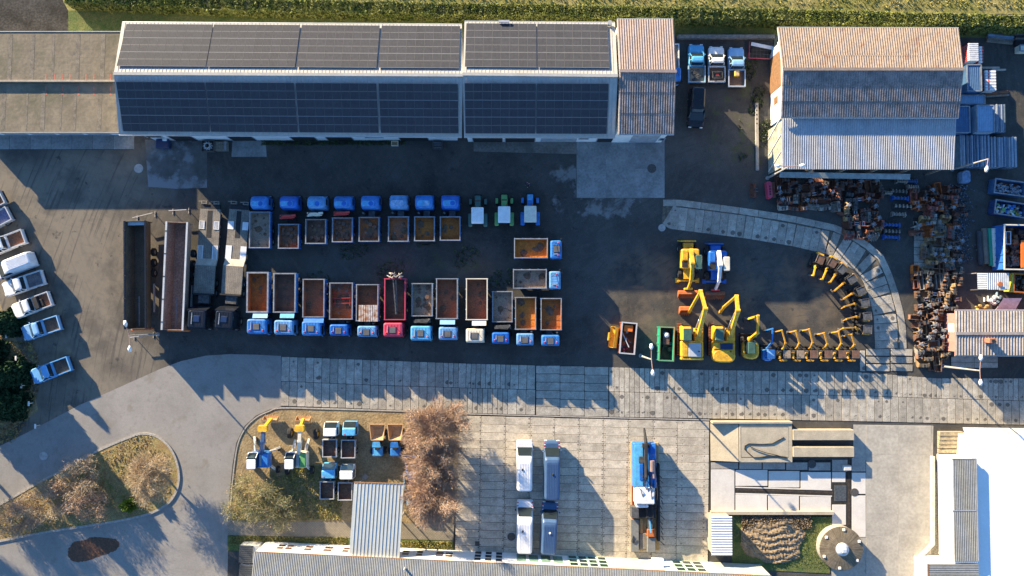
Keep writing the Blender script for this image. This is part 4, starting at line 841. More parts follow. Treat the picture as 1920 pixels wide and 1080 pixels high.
TRUCKS = [
 ('large blue tipper truck, leftmost of the lower row, deep brown bed',(463,503,510,586),(462,499,598,627),'S',BLUE,rustf,dict(lip=(.02,.7,SKYB),zb=2.7,zc=2.9,thick=.16)),
 ('large blue tipper truck, second of the lower row, dark empty bed',(513,554,512,586),(513,549,600,628),'S',BLUE,darkf,dict(lip=(.05,.68,LBLUE),zb=2.7,zc=2.9,thick=.12,hatch=True)),
 ('blue tipper truck, third of the lower row, dull brown-grey bed with a blue front lip',(568,608,523,595),(565,601,602,630),'S',BLUE,rust2,dict(lip=(.02,.95,BLUE),zb=2.55)),
 ('blue tipper truck with red steel frames lying in its bed, fourth of the lower row',(618,661,530,599),(617,652,608,630),'S',BLUE,mixf,dict(zb=2.5)),
 ('blue tipper truck with a rusty corrugated sheet over half its bed',(668,709,533,602),(669,705,611,632),'S',BLUE,rust2,dict(zb=2.45)),
 ('crimson tipper truck with a folded lattice crane lying in its bed',(721,760,522,600),(718,755,605,632),'S',CRIM,darkf,dict(zb=2.5,wall=CRIM,railm=CRIM,lower=DGREEN)),
 ('pale blue truck with green front and grey bed beside the crimson truck',(772,811,531,593),(769,808,611,639),'S',LBLUE,greyf,dict(zb=2.2,lower=GRN,crane=oldmetal,axles=2)),
 ('blue tipper truck with purple-brown bed and pale cab guard, left of the cream truck',(818,858,522,598),(822,857,613,638),'S',BLUE,rust2,dict(lip=(.12,.82,SKYB),zb=2.6)),
 ('cream-white tipper truck with brown bed in the lower row',(874,914,522,600),(873,908,616,643),'S',CREAM,rust2,dict(lip=(.06,.72,CREAM),zb=2.6,wall=CREAM,railm=CREAM,beacons=False)),
 ('short blue truck with grey bed and loading crane, right of the cream truck',(923,961,546,604),(922,955,623,645),'S',BLUE,greyf,dict(zb=2.2,crane=oldmetal,axles=2)),
 ('blue tipper truck with ochre bed, second from the right end of the lower row',(966,1005,557,618),(968,1001,625,648),'S',BLUE,yelf,dict(zb=2.3,axles=2)),
 ('blue tipper truck with brown bed at the right end of the lower row',(1014,1053,559,619),(1015,1050,628,649),'S',BLUE,rustf,dict(zb=2.3,axles=2)),
 ('blue tipper truck facing right with an ochre rusty bed, upper of the two',(964,1027,447,484),(1032,1054,450,485),'E',BLUE,yelf,dict(zb=2.3,axles=2)),
 ('blue tipper truck facing right with a grey bed, lower of the two',(962,1025,505,541),(1030,1052,508,542),'E',BLUE,greyf,dict(zb=2.3,axles=2,hatch=False)),
 ('blue truck with a long grey flatbed, leftmost of the upper row',(468,506,397,465),(467,501,368,391),'N',BLUE,greyf,dict(zb=1.9,style='round',hatch=False,beacons=False,wall=BLUE)),
 ('blue truck with red crane and rust-brown bed, second of the upper row',(522,560,420,466),(522,557,368,391),'N',BLUE,rust2,dict(zb=2.0,style='round',hatch=False,beacons=False,crane=RED,axles=2)),
 ('blue truck with a cream crane behind the cab, third of the upper row',(573,611,411,457),(574,609,368,391),'N',BLUE,darkf,dict(zb=2.0,style='round',hatch=False,beacons=False,crane=CREAM,axles=2)),
 ('blue truck with red crane directly against a dark patterned bed, fourth of the upper row',(623,661,408,454),(624,659,368,391),'N',BLUE,mixf,dict(zb=2.0,style='round',hatch=False,beacons=False,crane=RED,axles=2)),
 ('blue truck with grey and orange rusted bed, fifth of the upper row',(673,711,407,453),(675,710,367,391),'N',BLUE,mixf,dict(zb=2.0,style='round',hatch=False,beacons=False,axles=2)),
 ('blue truck with a faded pale roof, sixth of the upper row',(728,766,406,453),(729,763,366,391),'N',BLUE,mixf,dict(zb=2.0,style='round',hatch=False,beacons=False,axles=2)),
 ('blue truck with light patches on the roof, seventh of the upper row',(777,815,406,452),(777,812,366,391),'N',BLUE,rustf,dict(zb=2.0,style='round',hatch=False,beacons=False,axles=2)),
 ('bright blue truck at the right end of the upper row, next to the tractors',(825,863,406,451),(826,861,366,391),'N',BLUE,rustf,dict(zb=2.0,style='round',hatch=False,beacons=False,axles=2))]
FADED = M('faded_roof', (.28,.42,.62), .6, var=.3, scale=3)
TT = []
for i_, (lb, br_, cr, d, pm, fl, kw) in enumerate(TRUCKS):
    if pm is BLUE: pm = (BLUE, BLUE2, BLUE, BLUE3, BLUE2, BLUE)[i_ % 6]
    TT.append(truck(lb, br_, cr, d, pm, fl, **kw))
for i in (14,15,16,17,18,19,20,21):   # upper row cabs: round escape hatch, lighter roof panel painting in the sky light
    t, q = TT[i]; x = (q[0]+q[1])/2; cy = TRUCKS[i][2]; cabp = [c for c in t.children if c.name.startswith('cab')][0]
    zs = [v.co.z for v in cabp.data.vertices]; top = max(zs); ys = [v.co.y for v in cabp.data.vertices if v.co.z > top-.01]
    part('roof_hatch', cabp, MB().lathe([(.3,top),(.3,top+.05),(.22,top+.07)], (x+.35,(min(ys)+max(ys))/2,0), 14), pm if i not in (19,20) else FADED)
    part('roof_panel', cabp, MB().loft([(top+.001,x-.8,x+.7,min(ys)+.05,max(ys)-.05,.2),(top+.02,x-.78,x+.68,min(ys)+.07,max(ys)-.07,.2)]), LBLUE if i not in (19,) else FADED)
# loads
t, q = TT[3]
for k in range(3):
    m = MB(); y = q[2]+1.2+k*.62
    m.beam((q[0]+.35,y,q[4]+.5),(q[1]-.3,y+.08,q[4]+.55),.07,.07); m.beam((q[0]+.5,y-.3,q[4]+.3),(q[0]+.5,y+.3,q[4]+.3),.06,.06); m.beam((q[1]-.5,y-.3,q[4]+.3),(q[1]-.5,y+.3,q[4]+.3),.06,.06); m.cyl((q[1]-.45,y-.05,q[4]+.3),.16,.12,'y',10)
    o = meshobj('gate_rack', m.mesh('gate_rack', RED)); o.matrix_world = Matrix.Translation(t.location) @ Matrix.Rotation(t.rotation_euler.z, 4, 'Z'); tag(o, 'red steel rack in a blue truck bed, %s of three' % ('rearmost','middle','nearest the cab')[k], 'rack', 'red racks in the truck bed')
t, q = TT[4]
rs = M('rusted_sheet', (.55,.50,.44), .8, var=.2, scale=2, col2=(.24,.09,.035))
m = MB(); m.corr((q[0]-.02,q[2]+2.5,q[5]+.1),(q[1]-.35,q[2]+2.5,q[5]+.1),(q[1]-.35,q[3]+.05,q[5]+.1),(q[0]-.02,q[3]+.05,q[5]+.1),.2,.03)
o = meshobj('roofing_sheet', m.mesh('roofing_sheet', rs)); o.matrix_world = Matrix.Translation(t.location) @ Matrix.Rotation(t.rotation_euler.z, 4, 'Z'); tag(o, 'rusty corrugated sheet covering the front half of a truck bed', 'metal sheet')
t, q = TT[5]
m = MB(); xm = (q[0]+q[1])/2
m.beam((xm+.2,q[2]-.3,q[5]+.35),(xm-.15,q[3]-.7,q[5]+.1),.12,.2); m.beam((xm-.1,q[2]-.3,q[5]+.3),(xm-.3,q[3]-.7,q[5]+.05),.12,.15)
for k in range(9): y = q[2]-.2+k*.5; m.beam((xm+.2-.04*k,y,q[5]+.3),(xm-.1-.02*k,y+.4,q[5]+.28),.05,.05)
o = part('folded_crane', t, m, oldmetal); m = MB()
for k in range(16):
    a = random.uniform(-1,1); m.tube([(xm+a,q[2]-.5+random.uniform(-.2,.3),q[5]+.1),(xm+a*.6+random.uniform(-.4,.4),q[2]-.4+random.uniform(-.3,.5),q[5]+.5+random.random()*.2)],.06,5)
part('crane_hose', o, m, M('pale_hose', (.34,.31,.27), .8))['kind'] = 'stuff'
for (i, n) in ((15,26),(17,24),(16,12),(18,14),(6,10)):   # scrap and fittings in beds
    t, q = TT[i]; m = MB()
    for k in range(n):
        x = random.uniform(q[0]+.35, q[1]-.45); y = random.uniform(q[2]+.3, q[3]-.4); s = random.uniform(.1,.28); m.cyl((x,y,q[4]+.003), s, random.uniform(.06,.3), 'z', 8)
    o = part('load', t, m, darkf); o['kind'] = 'stuff'
# ---- tractors
for (u, pm, lb, roofm, dy_) in ((896,GGRN,'dark grey-green tractor with a white roof, left of the three',WHITE,2.5),(945.5,LGRN,'light green tractor with a white roof, middle of the three',WHITE,.8),(994,BLUE,'blue tractor with a white roof, right of the three',CREAM,0)):
    c = W(u, 396+dy_, 1.5); t = thing('tractor', lb, 'tractor', (c.x, c.y, 0), 0, 'tractors at the end of the truck row')
    hd = part('hood', t, MB().loft([(.8,-.36,.36,.4,2.1,.12),(1.4,-.38,.38,.4,2.1,.12),(1.58,-.3,.3,.45,2.0,.12)]), pm)
    if pm is BLUE: part('hood_panel', hd, MB().box(-.32,.32,1.35,2.02,1.582,1.6), LBLUE)
    else: part('hood_stripe', hd, MB().box(-.34,.34,1.35,1.5,1.55,1.6), M('brown_band', (.12,.05,.04), .7))
    part('front_weight', t, MB().box(-.5,.5,2.12,2.35,.5,.95), chas, .05)
    part('exhaust', hd, MB().cyl((.25,.75,1.55), .05, 1.0, n=8), rust)
    part('chassis', t, MB().box(-.3,.3,-1.3,2.1,.5,.8), chas)
    cbp = part('cab', t, MB().loft([(.9,-.65,.65,-1.25,.35,.1),(1.7,-.7,.7,-1.3,.4,.1),(2.45,-.62,.62,-1.2,.25,.1)]), glass)
    part('roof', cbp, MB().loft([(2.452,-.74,.74,-1.5,.5,.1),(2.56,-.74,.74,-1.5,.5,.12),(2.62,-.6,.6,-1.35,.35,.12)]), roofm)
    for s in (-1, 1):
        part('rear_fender', t, MB().loft([(1.55,s*.92-.26,s*.92+.26,-1.75,-.1,.12),(1.72,s*.92-.22,s*.92+.22,-1.6,-.25,.12)]), pm)
        part('front_fender', t, MB().loft([(1.02,s*.92-.17,s*.92+.17,1.05,1.75,.06),(1.1,s*.92-.15,s*.92+.15,1.1,1.7,.06)]), pm)
        wheel(t, s*.9, -.9, .8, .44, pm); wheel(t, s*.9, 1.4, .5, .3, pm)
        part('mirror', cbp, MB().beam((s*.7,.4,2.3),(s*1.2,.65,2.35),.05,.08), chas)
# ---- long tipper trailers and low-loaders
def place(f0, b0, z):   # from a front and a back point of the photo
    a, b_ = W(*f0, z), W(*b0, z); d = (a-b_); return (a+b_)/2*Vector((1,1,0)), d.length, math.atan2(d.y, d.x)-math.pi/2
for (fr, bk, lb, wm, fm) in (((253,414),(254,617),'dark long tipper trailer, leftmost of the trailers',M('dark_trailer', (.028,.03,.034), .6),M('tipper_floor', (.075,.06,.045), .8, var=.35, scale=.8, col2=(.12,.092,.06))),((332,416),(323,619),'long tipper trailer with a purplish worn floor beside the lamp post',SILV,M('tipper_floor_worn', (.22,.14,.105), .8, var=.4, scale=.7, col2=(.30,.20,.15)))):
    c, ln, rz = place(fr, bk, 2.9); t = thing('tipper_trailer', lb, 'trailer', c, rz, 'long tipper trailers'); h = ln/2; wd = 1.3
    m = MB(); z0, z1 = 1.15, 2.9
    for s in (-1, 1): m.hex(*(([(s*wd*.72,-h,z0),(s*(wd*.72+.05),-h,z0),(s*(wd*.72+.05),h,z0),(s*wd*.72,h,z0)],[(s*(wd-.06),-h,z1),(s*wd,-h,z1),(s*wd,h,z1),(s*(wd-.06),h,z1)]) if s > 0 else ([(-wd*.72-.05,-h,z0),(-wd*.72,-h,z0),(-wd*.72,h,z0),(-wd*.72-.05,h,z0)],[(-wd,-h,z1),(-wd+.06,-h,z1),(-wd+.06,h,z1),(-wd,h,z1)])))
    m.box(-wd+.1, wd-.1, h-.07, h, z0, z1); m.box(-wd+.1, wd-.1, -h, -h+.07, z0, z1-.1)
    bd = part('tipper_body', t, m, fm); part('bed_floor', bd, MB().box(-wd*.72, wd*.72, -h+.08, h-.08, z0-.05, z0+.04), fm)
    tr = MB(); tr.box(-wd-.05, -wd+.16, -h, h, z1+.001, z1+.09); tr.box(wd-.16, wd+.05, -h, h, z1+.001, z1+.09); part('top_rail', bd, tr, BLK if wm is not SILV else SILV)
    for k in range(5): part('rail_clamp', bd, MB().box(-wd-.08, -wd+.2, -h+.9+k*ln*.21, -h+1.0+k*ln*.21, z1+.091, z1+.12), chas)
    if wm is not SILV: part('front_grille', bd, MB().box(-wd+.3, wd-.3, h-.5, h-.1, z1-.3, z1-.27), SILV)
    part('tail_board', bd, MB().box(-wd, wd, -h-.2, -h-.004, 1.0, 1.5), ORNG, .03)
    part('chassis', t, MB().box(-.5,.5,-h+.2,h-.5,.7,1.08), chas)
    part('wear_strip', bd, MB().box(-.5,-.35,-h+.3,-h+4,z0+.042,z0+.06).box(.4,.55,-h+.3,-h+4,z0+.042,z0+.06), rimst)
    for y in (h-3.6,h-4.9,h-6.2):
        for s in (-1, 1): wheel(t, s*1.05, y, .5, .36)
    for s in (-1,1): part('side_guard', t, MB().box(s*1.2-.03,s*1.2+.03,-h+2,h-7.5,.6,.95), SILV)
for i, (fr, bk, lb) in enumerate((((377,621),(392,374),'black tractor unit with a low-loader trailer of white grated ramps, left of the pair'),((427,622),(447.5,375),'black tractor unit with a low-loader trailer of plain white ramp plates, right of the pair'))):
    c, ln, rz = place(fr, bk, 1.5); t = thing('low_loader', lb, 'truck', c, rz, 'low-loader trucks'); h = ln/2
    cab_parts(t, -1.1, 1.1, h-2.6, h-.35, 3.0, BLK, 'flat', True, False)
    part('wind_deflector', t, MB().hex([(-1.15,h-3.2,1.2),(1.15,h-3.2,1.2),(1.15,h-3.1,1.2),(-1.15,h-3.1,1.2)], [(-1.15,h-2.62,3.0),(1.15,h-2.62,3.0),(1.15,h-2.5,3.0),(-1.15,h-2.5,3.0)]), BLK)
    part('chassis', t, MB().box(-.45,.45,h-6.4,h-.6,.6,.95), chas)
    for y in (h-1.3,h-4.7,h-5.9):
        for s in (-1,1): wheel(t, s*1.03, y, .5, .34)
    part('coupling', t, MB().cyl((0,h-5,.96),.55,.1,n=12).box(-.7,.6,h-4.4,h-3.4,.96,1.5), oldmetal)
    gn = part('gooseneck', t, MB().box(-1.22,1.22,h-8.0,h-4.6,1.25,1.5), wood); part('neck_edge', gn, MB().box(-1.25,1.25,h-4.58,h-4.4,1.3,1.75), chas)
    part('neck_ramp', t, MB().hex([(-1.22,h-8.9,.8),(1.22,h-8.9,.8),(1.22,h-8.02,1.1),(-1.22,h-8.02,1.1)], [(-1.22,h-8.9,1.02),(1.22,h-8.9,1.02),(1.22,h-8.02,1.5),(-1.22,h-8.02,1.5)]), M('pale_plank', (.42,.38,.31), .9))
    dk_ = part('deck', t, MB().box(-1.25,1.25,-h+1.1,h-8.92,.78,1.0), wood)
    part('centre_channel', dk_, MB().box(-.3,.3,-h+1.3,-h+4.6,1.003,1.02), chas)
    for (y0, y1) in ((-h+2.6,-h+3.6),(-h+5.6,-h+7.4)):
        for s in (-1,1):
            if i == 0:
                r_ = part('ramp_grate', dk_, MB().tray(s*.9-.33,s*.9+.33,y0,y1,1.003,1.06,.06), WHITE)
                for k in range(4): part('grate_bar', r_, MB().box(s*.9-.24+k*.15,s*.9-.17+k*.15,y0+.07,y1-.07,1.01,1.05), WHITE)
            else: part('ramp_plate', dk_, MB().box(s*.9-.36,s*.9+.36,y0,y1,1.003,1.04), WHITE)
    for y in (-h+2,-h+3.2,-h+4.4,-h+5.6):
        for s in (-1,1): wheel(t, s*1.0, y, .38, .3)
    for s in (-1,1): part('ramp_hook', t, MB().tray(s*.75-.36,s*.75+.36,-h+.1,-h+.5,.7,1.1,.13).box(s*.75+.36,s*.75+.75,-h+.12,-h+.25,.8,1.0), wood)
    part('tail_frame', t, MB().box(-1.15,1.15,-h+.55,-h+1.08,.6,.95), chas)
# ---- pickups, vans
def pickup(label, fr, bk, pm, floor, load=None, group='pickups parked on the left', wd=.93, z=1.0, bedh=1.05, flat=False):
    c, ln, rz = place(fr, bk, z); t = thing('pickup', label, 'pickup', c, rz, group); h = ln/2
    cab1 = h-ln*.30; cab0 = -h+ln*.44
    b_ = part('body', t, MB().loft([(.32,-wd,wd,cab0,h-.05,.25),(.62,-wd-.02,wd+.02,cab0,h,.35),(.95,-wd,wd,cab0,h-.12,.35),(1.02,-wd+.06,wd-.06,cab0,h-.3,.35)]), pm)
    cb = part('cabin_glass', t, MB().loft([(1.0,-wd+.06,wd-.06,cab0+.05,cab1+.35,.25),(1.6,-wd+.2,wd-.2,cab0+.25,cab1-.35,.2)]), glass)
    part('roof', t, MB().loft([(1.56,-wd+.17,wd-.17,cab0+.2,cab1-.28,.22),(1.66,-wd+.2,wd-.2,cab0+.25,cab1-.36,.22),(1.70,-wd+.34,wd-.34,cab0+.4,cab1-.55,.2)]), pm)
    for s in (-1,1):
        for y0, y1 in ((cab1+.3,cab1-.33),((cab0+cab1)/2,(cab0+cab1)/2-.05),(cab0+.1,cab0+.28)): part('pillar', cb, MB().beam((s*(wd-.055),y0,1.02),(s*(wd-.19),y1,1.58),.06,.1), pm)
    bw = wd-.02 if not flat else wd+.12
    bd = part('cargo_bed', t, MB().tray(-bw, bw, -h+(0.0 if flat else .02), cab0-.03, .42 if not flat else .78, bedh+.05, .09), pm)
    part('bed_floor', bd, MB().box(-bw+.092, bw-.092, -h+.13, cab0-.124, .62, .82 if flat else .74), floor)
    e = MB(); e.box(-bw-.01,-bw+.10,-h,cab0-.03,bedh+.051,bedh+.09); e.box(bw-.10,bw+.01,-h,cab0-.03,bedh+.051,bedh+.09); e.box(-bw+.1,bw-.1,-h,-h+.12,bedh+.051,bedh+.086); part('bed_rail', bd, e, SILV if pm in (WHITE,) or flat else pm)
    for s in (-1,1):
        part('headlight', t, MB().box(s*(wd-.28)-.17,s*(wd-.28)+.17,h-.1,h+.01,.68,.86), lampw, .03)
        part('mirror', t, MB().box(s*(wd+.06)-.1,s*(wd+.06)+.1,cab1+.02,cab1+.12,1.02,1.2), pm, .03)
        for y in (h-.95,-h+1.05): wheel(t, s*(wd-.12), y, .37, .24)
    part('bumper', t, MB().box(-wd+.1,wd-.1,-h-.1,-h-.005,.4,.62), chas, .03)
    return t, (bw,-h,cab0), rz
LP = [((-24,383),(4.4,368),SILV,rust2,'pale pickup furthest up the left edge, only its tailgate in view'),((-52,436),(17,399),SILV,M('purple_liner', (.14,.13,.24), .5, var=.4, scale=.8, col2=(.30,.26,.34)),'pickup with a violet-tinted bed near the top of the left row'),((-29,470),(44.5,442),WHITE,rust2,'white pickup with a pale worn bed at the left edge, above the white van'),
 ((5,544),(80.5,519),WHITE,M('speckled_liner', (.13,.11,.12), .8, var=.5, scale=1.6, col2=(.24,.19,.17)),'white pickup with a speckled reddish bed, just below the white van'),((23,585.5),(94,559),WHITE,rust2,'white pickup with dark boxes behind the cab in the left row'),((41,626.5),(111,604),SKYB,darkf,'blue pickup with dark bed, second from the bottom of the left row'),((58.5,708),(130,681),SKYB2,darkf,'blue pickup standing alone at the bottom of the left row')]
for fr, bk, pm, fl, lb in LP:
    t, q, rz = pickup(lb, fr, bk, pm, fl)
    if 'dark boxes' in lb: part('tool_box', t, MB().box(-.75,.75,q[2]-.75,q[2]-.15,.75,1.3), chas, .04); part('tool_box', t, MB().box(-.6,.3,q[2]-1.2,q[2]-.85,.75,1.1), chas, .04)
RP = [((1306,82),(1306.5,155),LBLUE,greyf,'blue pickup with loose steel parts in its bed, behind the workshop annex',True),((1343.5,86),(1344,154),WHITE,darkf,'white pickup with a generator in its bed, middle of the three by the shed',True),((1381,88),(1381.5,163),SKYB,darkf,'pale blue pickup with a yellow case in its bed, nearest to the shed',True)]
RPO = []
for fr, bk, pm, fl, lb, fb in RP: RPO.append(pickup(lb, fr, bk, pm, fl, group='pickups parked between annex and shed', flat=True))
t, q, rz = RPO[0]; m = MB()
for k in range(9): m.beam((random.uniform(-.7,.1),q[1]+.3+k*.13,.9),(random.uniform(.1,.6),q[1]+.4+k*.16,.98),.07,.07)
o = meshobj('steel_parts', m.mesh('steel_parts', oldmetal), None, t.location, t.rotation_euler); tag(o, 'loose steel bars in the bed of the blue pickup', 'scrap')
t, q, rz = RPO[1]; o = thing('generator', 'portable generator in the bed of the white pickup', 'generator', t.location+Vector((0,-q[1]*0,0)), rz); 
part('frame', o, MB().tube([(-.6,q[1]+.4,.85),(.6,q[1]+.4,.85),(.6,q[1]+1.2,.85),(-.6,q[1]+1.2,.85),(-.6,q[1]+.4,.85)],.05,6).tube([(-.6,q[1]+.4,1.3),(.6,q[1]+.4,1.3),(.6,q[1]+1.2,1.3),(-.6,q[1]+1.2,1.3),(-.6,q[1]+.4,1.3)],.05,6), oldmetal); part('engine', o, MB().box(-.45,.45,q[1]+.5,q[1]+1.1,.83,1.22), chas, .06); part('label_plate', o, MB().box(-.15,.2,q[1]+.75,q[1]+.85,1.222,1.235), RED)
t, q, rz = RPO[2]; o = thing('tool_case', 'yellow tool case in the bed of the pale blue pickup', 'case', t.location, rz); part('case', o, MB().box(-.35,.25,q[2]-.95,q[2]-.2,.84,1.3), YEL, .05); part('lid', o, MB().box(-.3,.2,q[2]-.9,q[2]-.25,1.302,1.34), M('tan_lid', (.6,.42,.2), .6), .02)
# blue truck half hidden by the annex
c = W(1266,115,2.0); t = thing('flatbed_truck', 'blue truck half hidden behind the annex wall', 'truck', (c.x-.3, c.y, 0), math.pi)
cab_parts(t, -1.0, 1.0, .8, 2.5, 2.3, BLUE, 'flat', False, False); part('bed', t, MB().box(-1.05,1.05,-2.6,.7,.9,1.05), greyf); part('ladder_rack', t, MB().tray(-1.0,-.3,-2.5,.6,1.052,1.2,.1), WHITE); part('chassis', t, MB().box(-.4,.4,-2.5,2.2,.5,.88), chas)
for s in (-1,1):
    for y in (1.7,-1.6): wheel(t, s*.85, y, .42, .28)
def van(label, fr, bk, pm, hz=2.5, wd=1.0, stripes=False, group='vans on the slab plaza', vent=True, dark_roof=None, z=2.2, bus=False):
    c, ln, rz = place(fr, bk, z); t = thing('van', label, 'van', c, rz, group); h = ln/2
    nose = .95 if not bus else .8
    b_ = part('body', t, MB().loft([(.35,-wd,wd,-h,h-.1,.25),(.7,-wd,wd,-h,h,.4),(1.05,-wd,wd,-h,h-.1,.42),(1.15,-wd+.05,wd-.05,-h+.02,h-.35,.4)]), pm)
    up = part('upper_body', t, MB().loft([(1.1,-wd+.02,wd-.02,-h+.01,h-nose,.25),(hz-.35,-wd+.10,wd-.10,-h+.05,h-nose-.85,.25),(hz-.08,-wd+.16,wd-.16,-h+.1,h-nose-1.1,.25),(hz,-wd+.3,wd-.3,-h+.25,h-nose-1.4,.25)]), pm)
    m = MB(); y0, y1, za, zb = h-nose+.06, h-nose-.76, 1.13, hz-.42; e = .02
    m.hex([(-wd+.12,y0,za),(wd-.12,y0,za),(wd-.12,y0+e,za+e),(-wd+.12,y0+e,za+e)], [(-wd+.2,y1,zb),(wd-.2,y1,zb),(wd-.2,y1+e,zb+e),(-wd+.2,y1+e,zb+e)]); part('windscreen', up, m, glass)
    for s in (-1,1):
        part('side_window', up, MB().hex([(s*(wd-.06)-.03,h-nose-1.5,1.2),(s*(wd-.06)+.03,h-nose-1.5,1.2),(s*(wd-.06)+.03,h-nose-.2,1.2),(s*(wd-.06)-.03,h-nose-.2,1.2)], [(s*(wd-.10)-.03,h-nose-1.5,1.75),(s*(wd-.10)+.03,h-nose-1.5,1.75),(s*(wd-.10)+.03,h-nose-.7,1.75),(s*(wd-.10)-.03,h-nose-.7,1.75)]), glass)
        part('headlight', b_, MB().box(s*(wd-.25)-.18,s*(wd-.25)+.18,h-.12,h+.005,.75,.98), lampw, .04)
        mi = part('mirror', b_, MB().box(s*(wd+.14)-.1,s*(wd+.14)+.1,h-nose-.25,h-nose-.12,1.2,1.5), pm if pm is not WHITE else chas, .03)
        for y in (h-.95,-h+1.2): wheel(t, s*(wd-.13), y, .35, .24)
        if stripes:
            for k in range(4): part('warning_stripe', b_, MB().hex([(s*(wd-.12)-.1,h-.95+k*.2,1.10),(s*(wd-.12)+.1,h-.95+k*.2,1.10),(s*(wd-.12)+.1,h-.85+k*.2,1.10),(s*(wd-.12)-.1,h-.85+k*.2,1.10)], [(s*(wd-.12)-.1,h-.95+k*.2,1.175-k*.012),(s*(wd-.12)+.1,h-.95+k*.2,1.175-k*.012),(s*(wd-.12)+.1,h-.85+k*.2,1.175-k*.012),(s*(wd-.12)-.1,h-.85+k*.2,1.175-k*.012)]), RED if k % 2 else WHITE)
    n = 7; r_ = MB()
    for k in range(n): x = -wd+.42+k*(2*wd-.84)/(n-1); r_.box(x-.025,x+.025,-h+.35,h-nose-1.6,hz+.001,hz+.025)
    part('roof_rib', up, r_, pm)
    if vent: part('roof_vent', up, MB().lathe([(.13,hz+.0),(.13,hz+.1),(.05,hz+.14)],(-.28 if pm is WHITE else .05,-.3,0),10), chas if vent is True else lampw)
    part('bumper', t, MB().box(-wd+.1,wd-.1,-h-.09,-h-.005,.35,.6), chas, .03)
    return t
van('white high-roof van in front of the plaza trees, upper left of the four', (984,828),(983.5,922), WHITE, 2.5)
van('steel-blue high-roof van with red-striped bonnet, upper right of the four', (1036,829),(1035,938), STEELB, 2.6, stripes=True)
van('white van with roof shadow stripes and red-striped bonnet, lower left of the four', (985,942),(983.5,1039), WHITE, 2.5, stripes=True)
van('dark blue van with a white roof cap, lower right of the four', (1033,946),(1028,1041), STEELB, 2.5, stripes=True, vent=2)
van('black people carrier parked below the three pickups', (1306.5,237),(1310,163), BLK, 1.95, .95, group='vans and cars behind the annex', vent=False, z=1.6)
van('white van parked nose-in between the pickups on the left', (-20,513),(58,483), WHITE, 2.0, .95, group='vehicles parked on the left', vent=False, z=1.6)
# ------------------------------------------------------------------ construction machines
for m_ in (YEL, AMB): overlay(m_, blob_mask(m_, 2.2, .57, .70), (.20,.13,.05)); overlay(m_, blob_mask(m_, 6.0, .66, .74, None, 3, 4.0), (.07,.055,.04))
for m_ in (BLUE, BLUE2, LBLUE): overlay(m_, blob_mask(m_, 1.6, .58, .74, None, 3, 2.0), (.17,.27,.42)); overlay(m_, blob_mask(m_, 5.0, .68, .76, None, 3, 6.0), (.06,.07,.09))
overlay(WHITE, blob_mask(WHITE, 1.2, .58, .80), (.50,.49,.46))
def bucketmesh(wd, d, h, teeth=True):
    """open digging bucket, opening towards +y"""
    m = MB(); pr = [(d*.5,h*.05),(d*.1,0),(-d*.25,h*.08),(-d*.48,h*.35),(-d*.5,h*.65),(-d*.35,h*.92),(0,h)]; t_ = .03
    for (a, za), (b_, zb) in zip(pr, pr[1:]):
        n = Vector((0, -(zb-za), b_-a)).normalized()*t_
        if n.y*1 > 0 and False: n = -n
        m.hex([(-wd/2,a,za),(wd/2,a,za),(wd/2,b_,zb),(-wd/2,b_,zb)], [(-wd/2,a-n.y,za-n.z),(wd/2,a-n.y,za-n.z),(wd/2,b_-n.y,zb-n.z),(-wd/2,b_-n.y,zb-n.z)])
    for s in (-1,1):
        x = s*wd/2; k = len(pr); m.add([(x,y,z) for y,z in pr]+[(x+s*t_,y,z) for y,z in pr], [tuple(range(k)), tuple(range(2*k-1,k-1,-1))]+[(i,(i+1)%k,k+(i+1)%k,k+i) for i in range(k)])
    if teeth:
        for i in range(max(3, int(wd/.25))):
            x = -wd/2+wd*(i+.5)/max(3, int(wd/.25)); m.hex([(x-.04,d*.5,h*.02),(x+.04,d*.5,h*.02),(x+.03,d*.5+.16,h*.06),(x-.03,d*.5+.16,h*.06)], [(x-.04,d*.5,h*.02+.06),(x+.04,d*.5,h*.02+.06),(x+.03,d*.5+.16,h*.06+.03),(x-.03,d*.5+.16,h*.06+.03)])
    return m
def tracks(t, x, y0, y1, r, wd, shoem=None):
    m = MB(); n = 8; pr = [(y1-r+r*math.sin(a), r-r*math.cos(a)) for a in np.linspace(0, math.pi, n)]+[(y0+r-r*math.sin(a), r+r*math.cos(a)) for a in np.linspace(0, math.pi, n)]
    k = len(pr); m.add([(x-wd/2,y,z) for y,z in pr]+[(x+wd/2,y,z) for y,z in pr], [tuple(range(k)), tuple(range(2*k-1,k-1,-1))]+[(i,(i+1)%k,k+(i+1)%k,k+i) for i in range(k)])
    o = part('track', t, m, tyre); g = MB(); c = int((y1-y0)/.2)
    for i in range(c): y = y0+r*.5+(y1-y0-r)*i/c; g.box(x-wd/2-.01,x+wd/2+.01,y,y+.09,2*r+.001,2*r+.04)
    part('track_shoe', o, g, shoem or oldmetal); return o
def arm(t, pts, wds, pm, name='boom', base=(0,0)):
    m = MB()
    for a, b_, w_ in zip(pts, pts[1:], wds): m.beam(a, b_, w_, w_*1.15)
    for p, w_ in zip(pts[1:], wds): m.cyl((p[0]-w_*.6,p[1],p[2]), w_*.55, w_*1.2, 'x', 10)
    return part(name, t, m, pm)
def cyl_(t, a, b_, r=.06, name='hydraulic_cylinder'):
    v = Vector(a).lerp(Vector(b_), .55); m = MB(); m.tube([a, v], r, 8); m.tube([v, b_], r*.6, 8); return part(name, t, m, chrome)
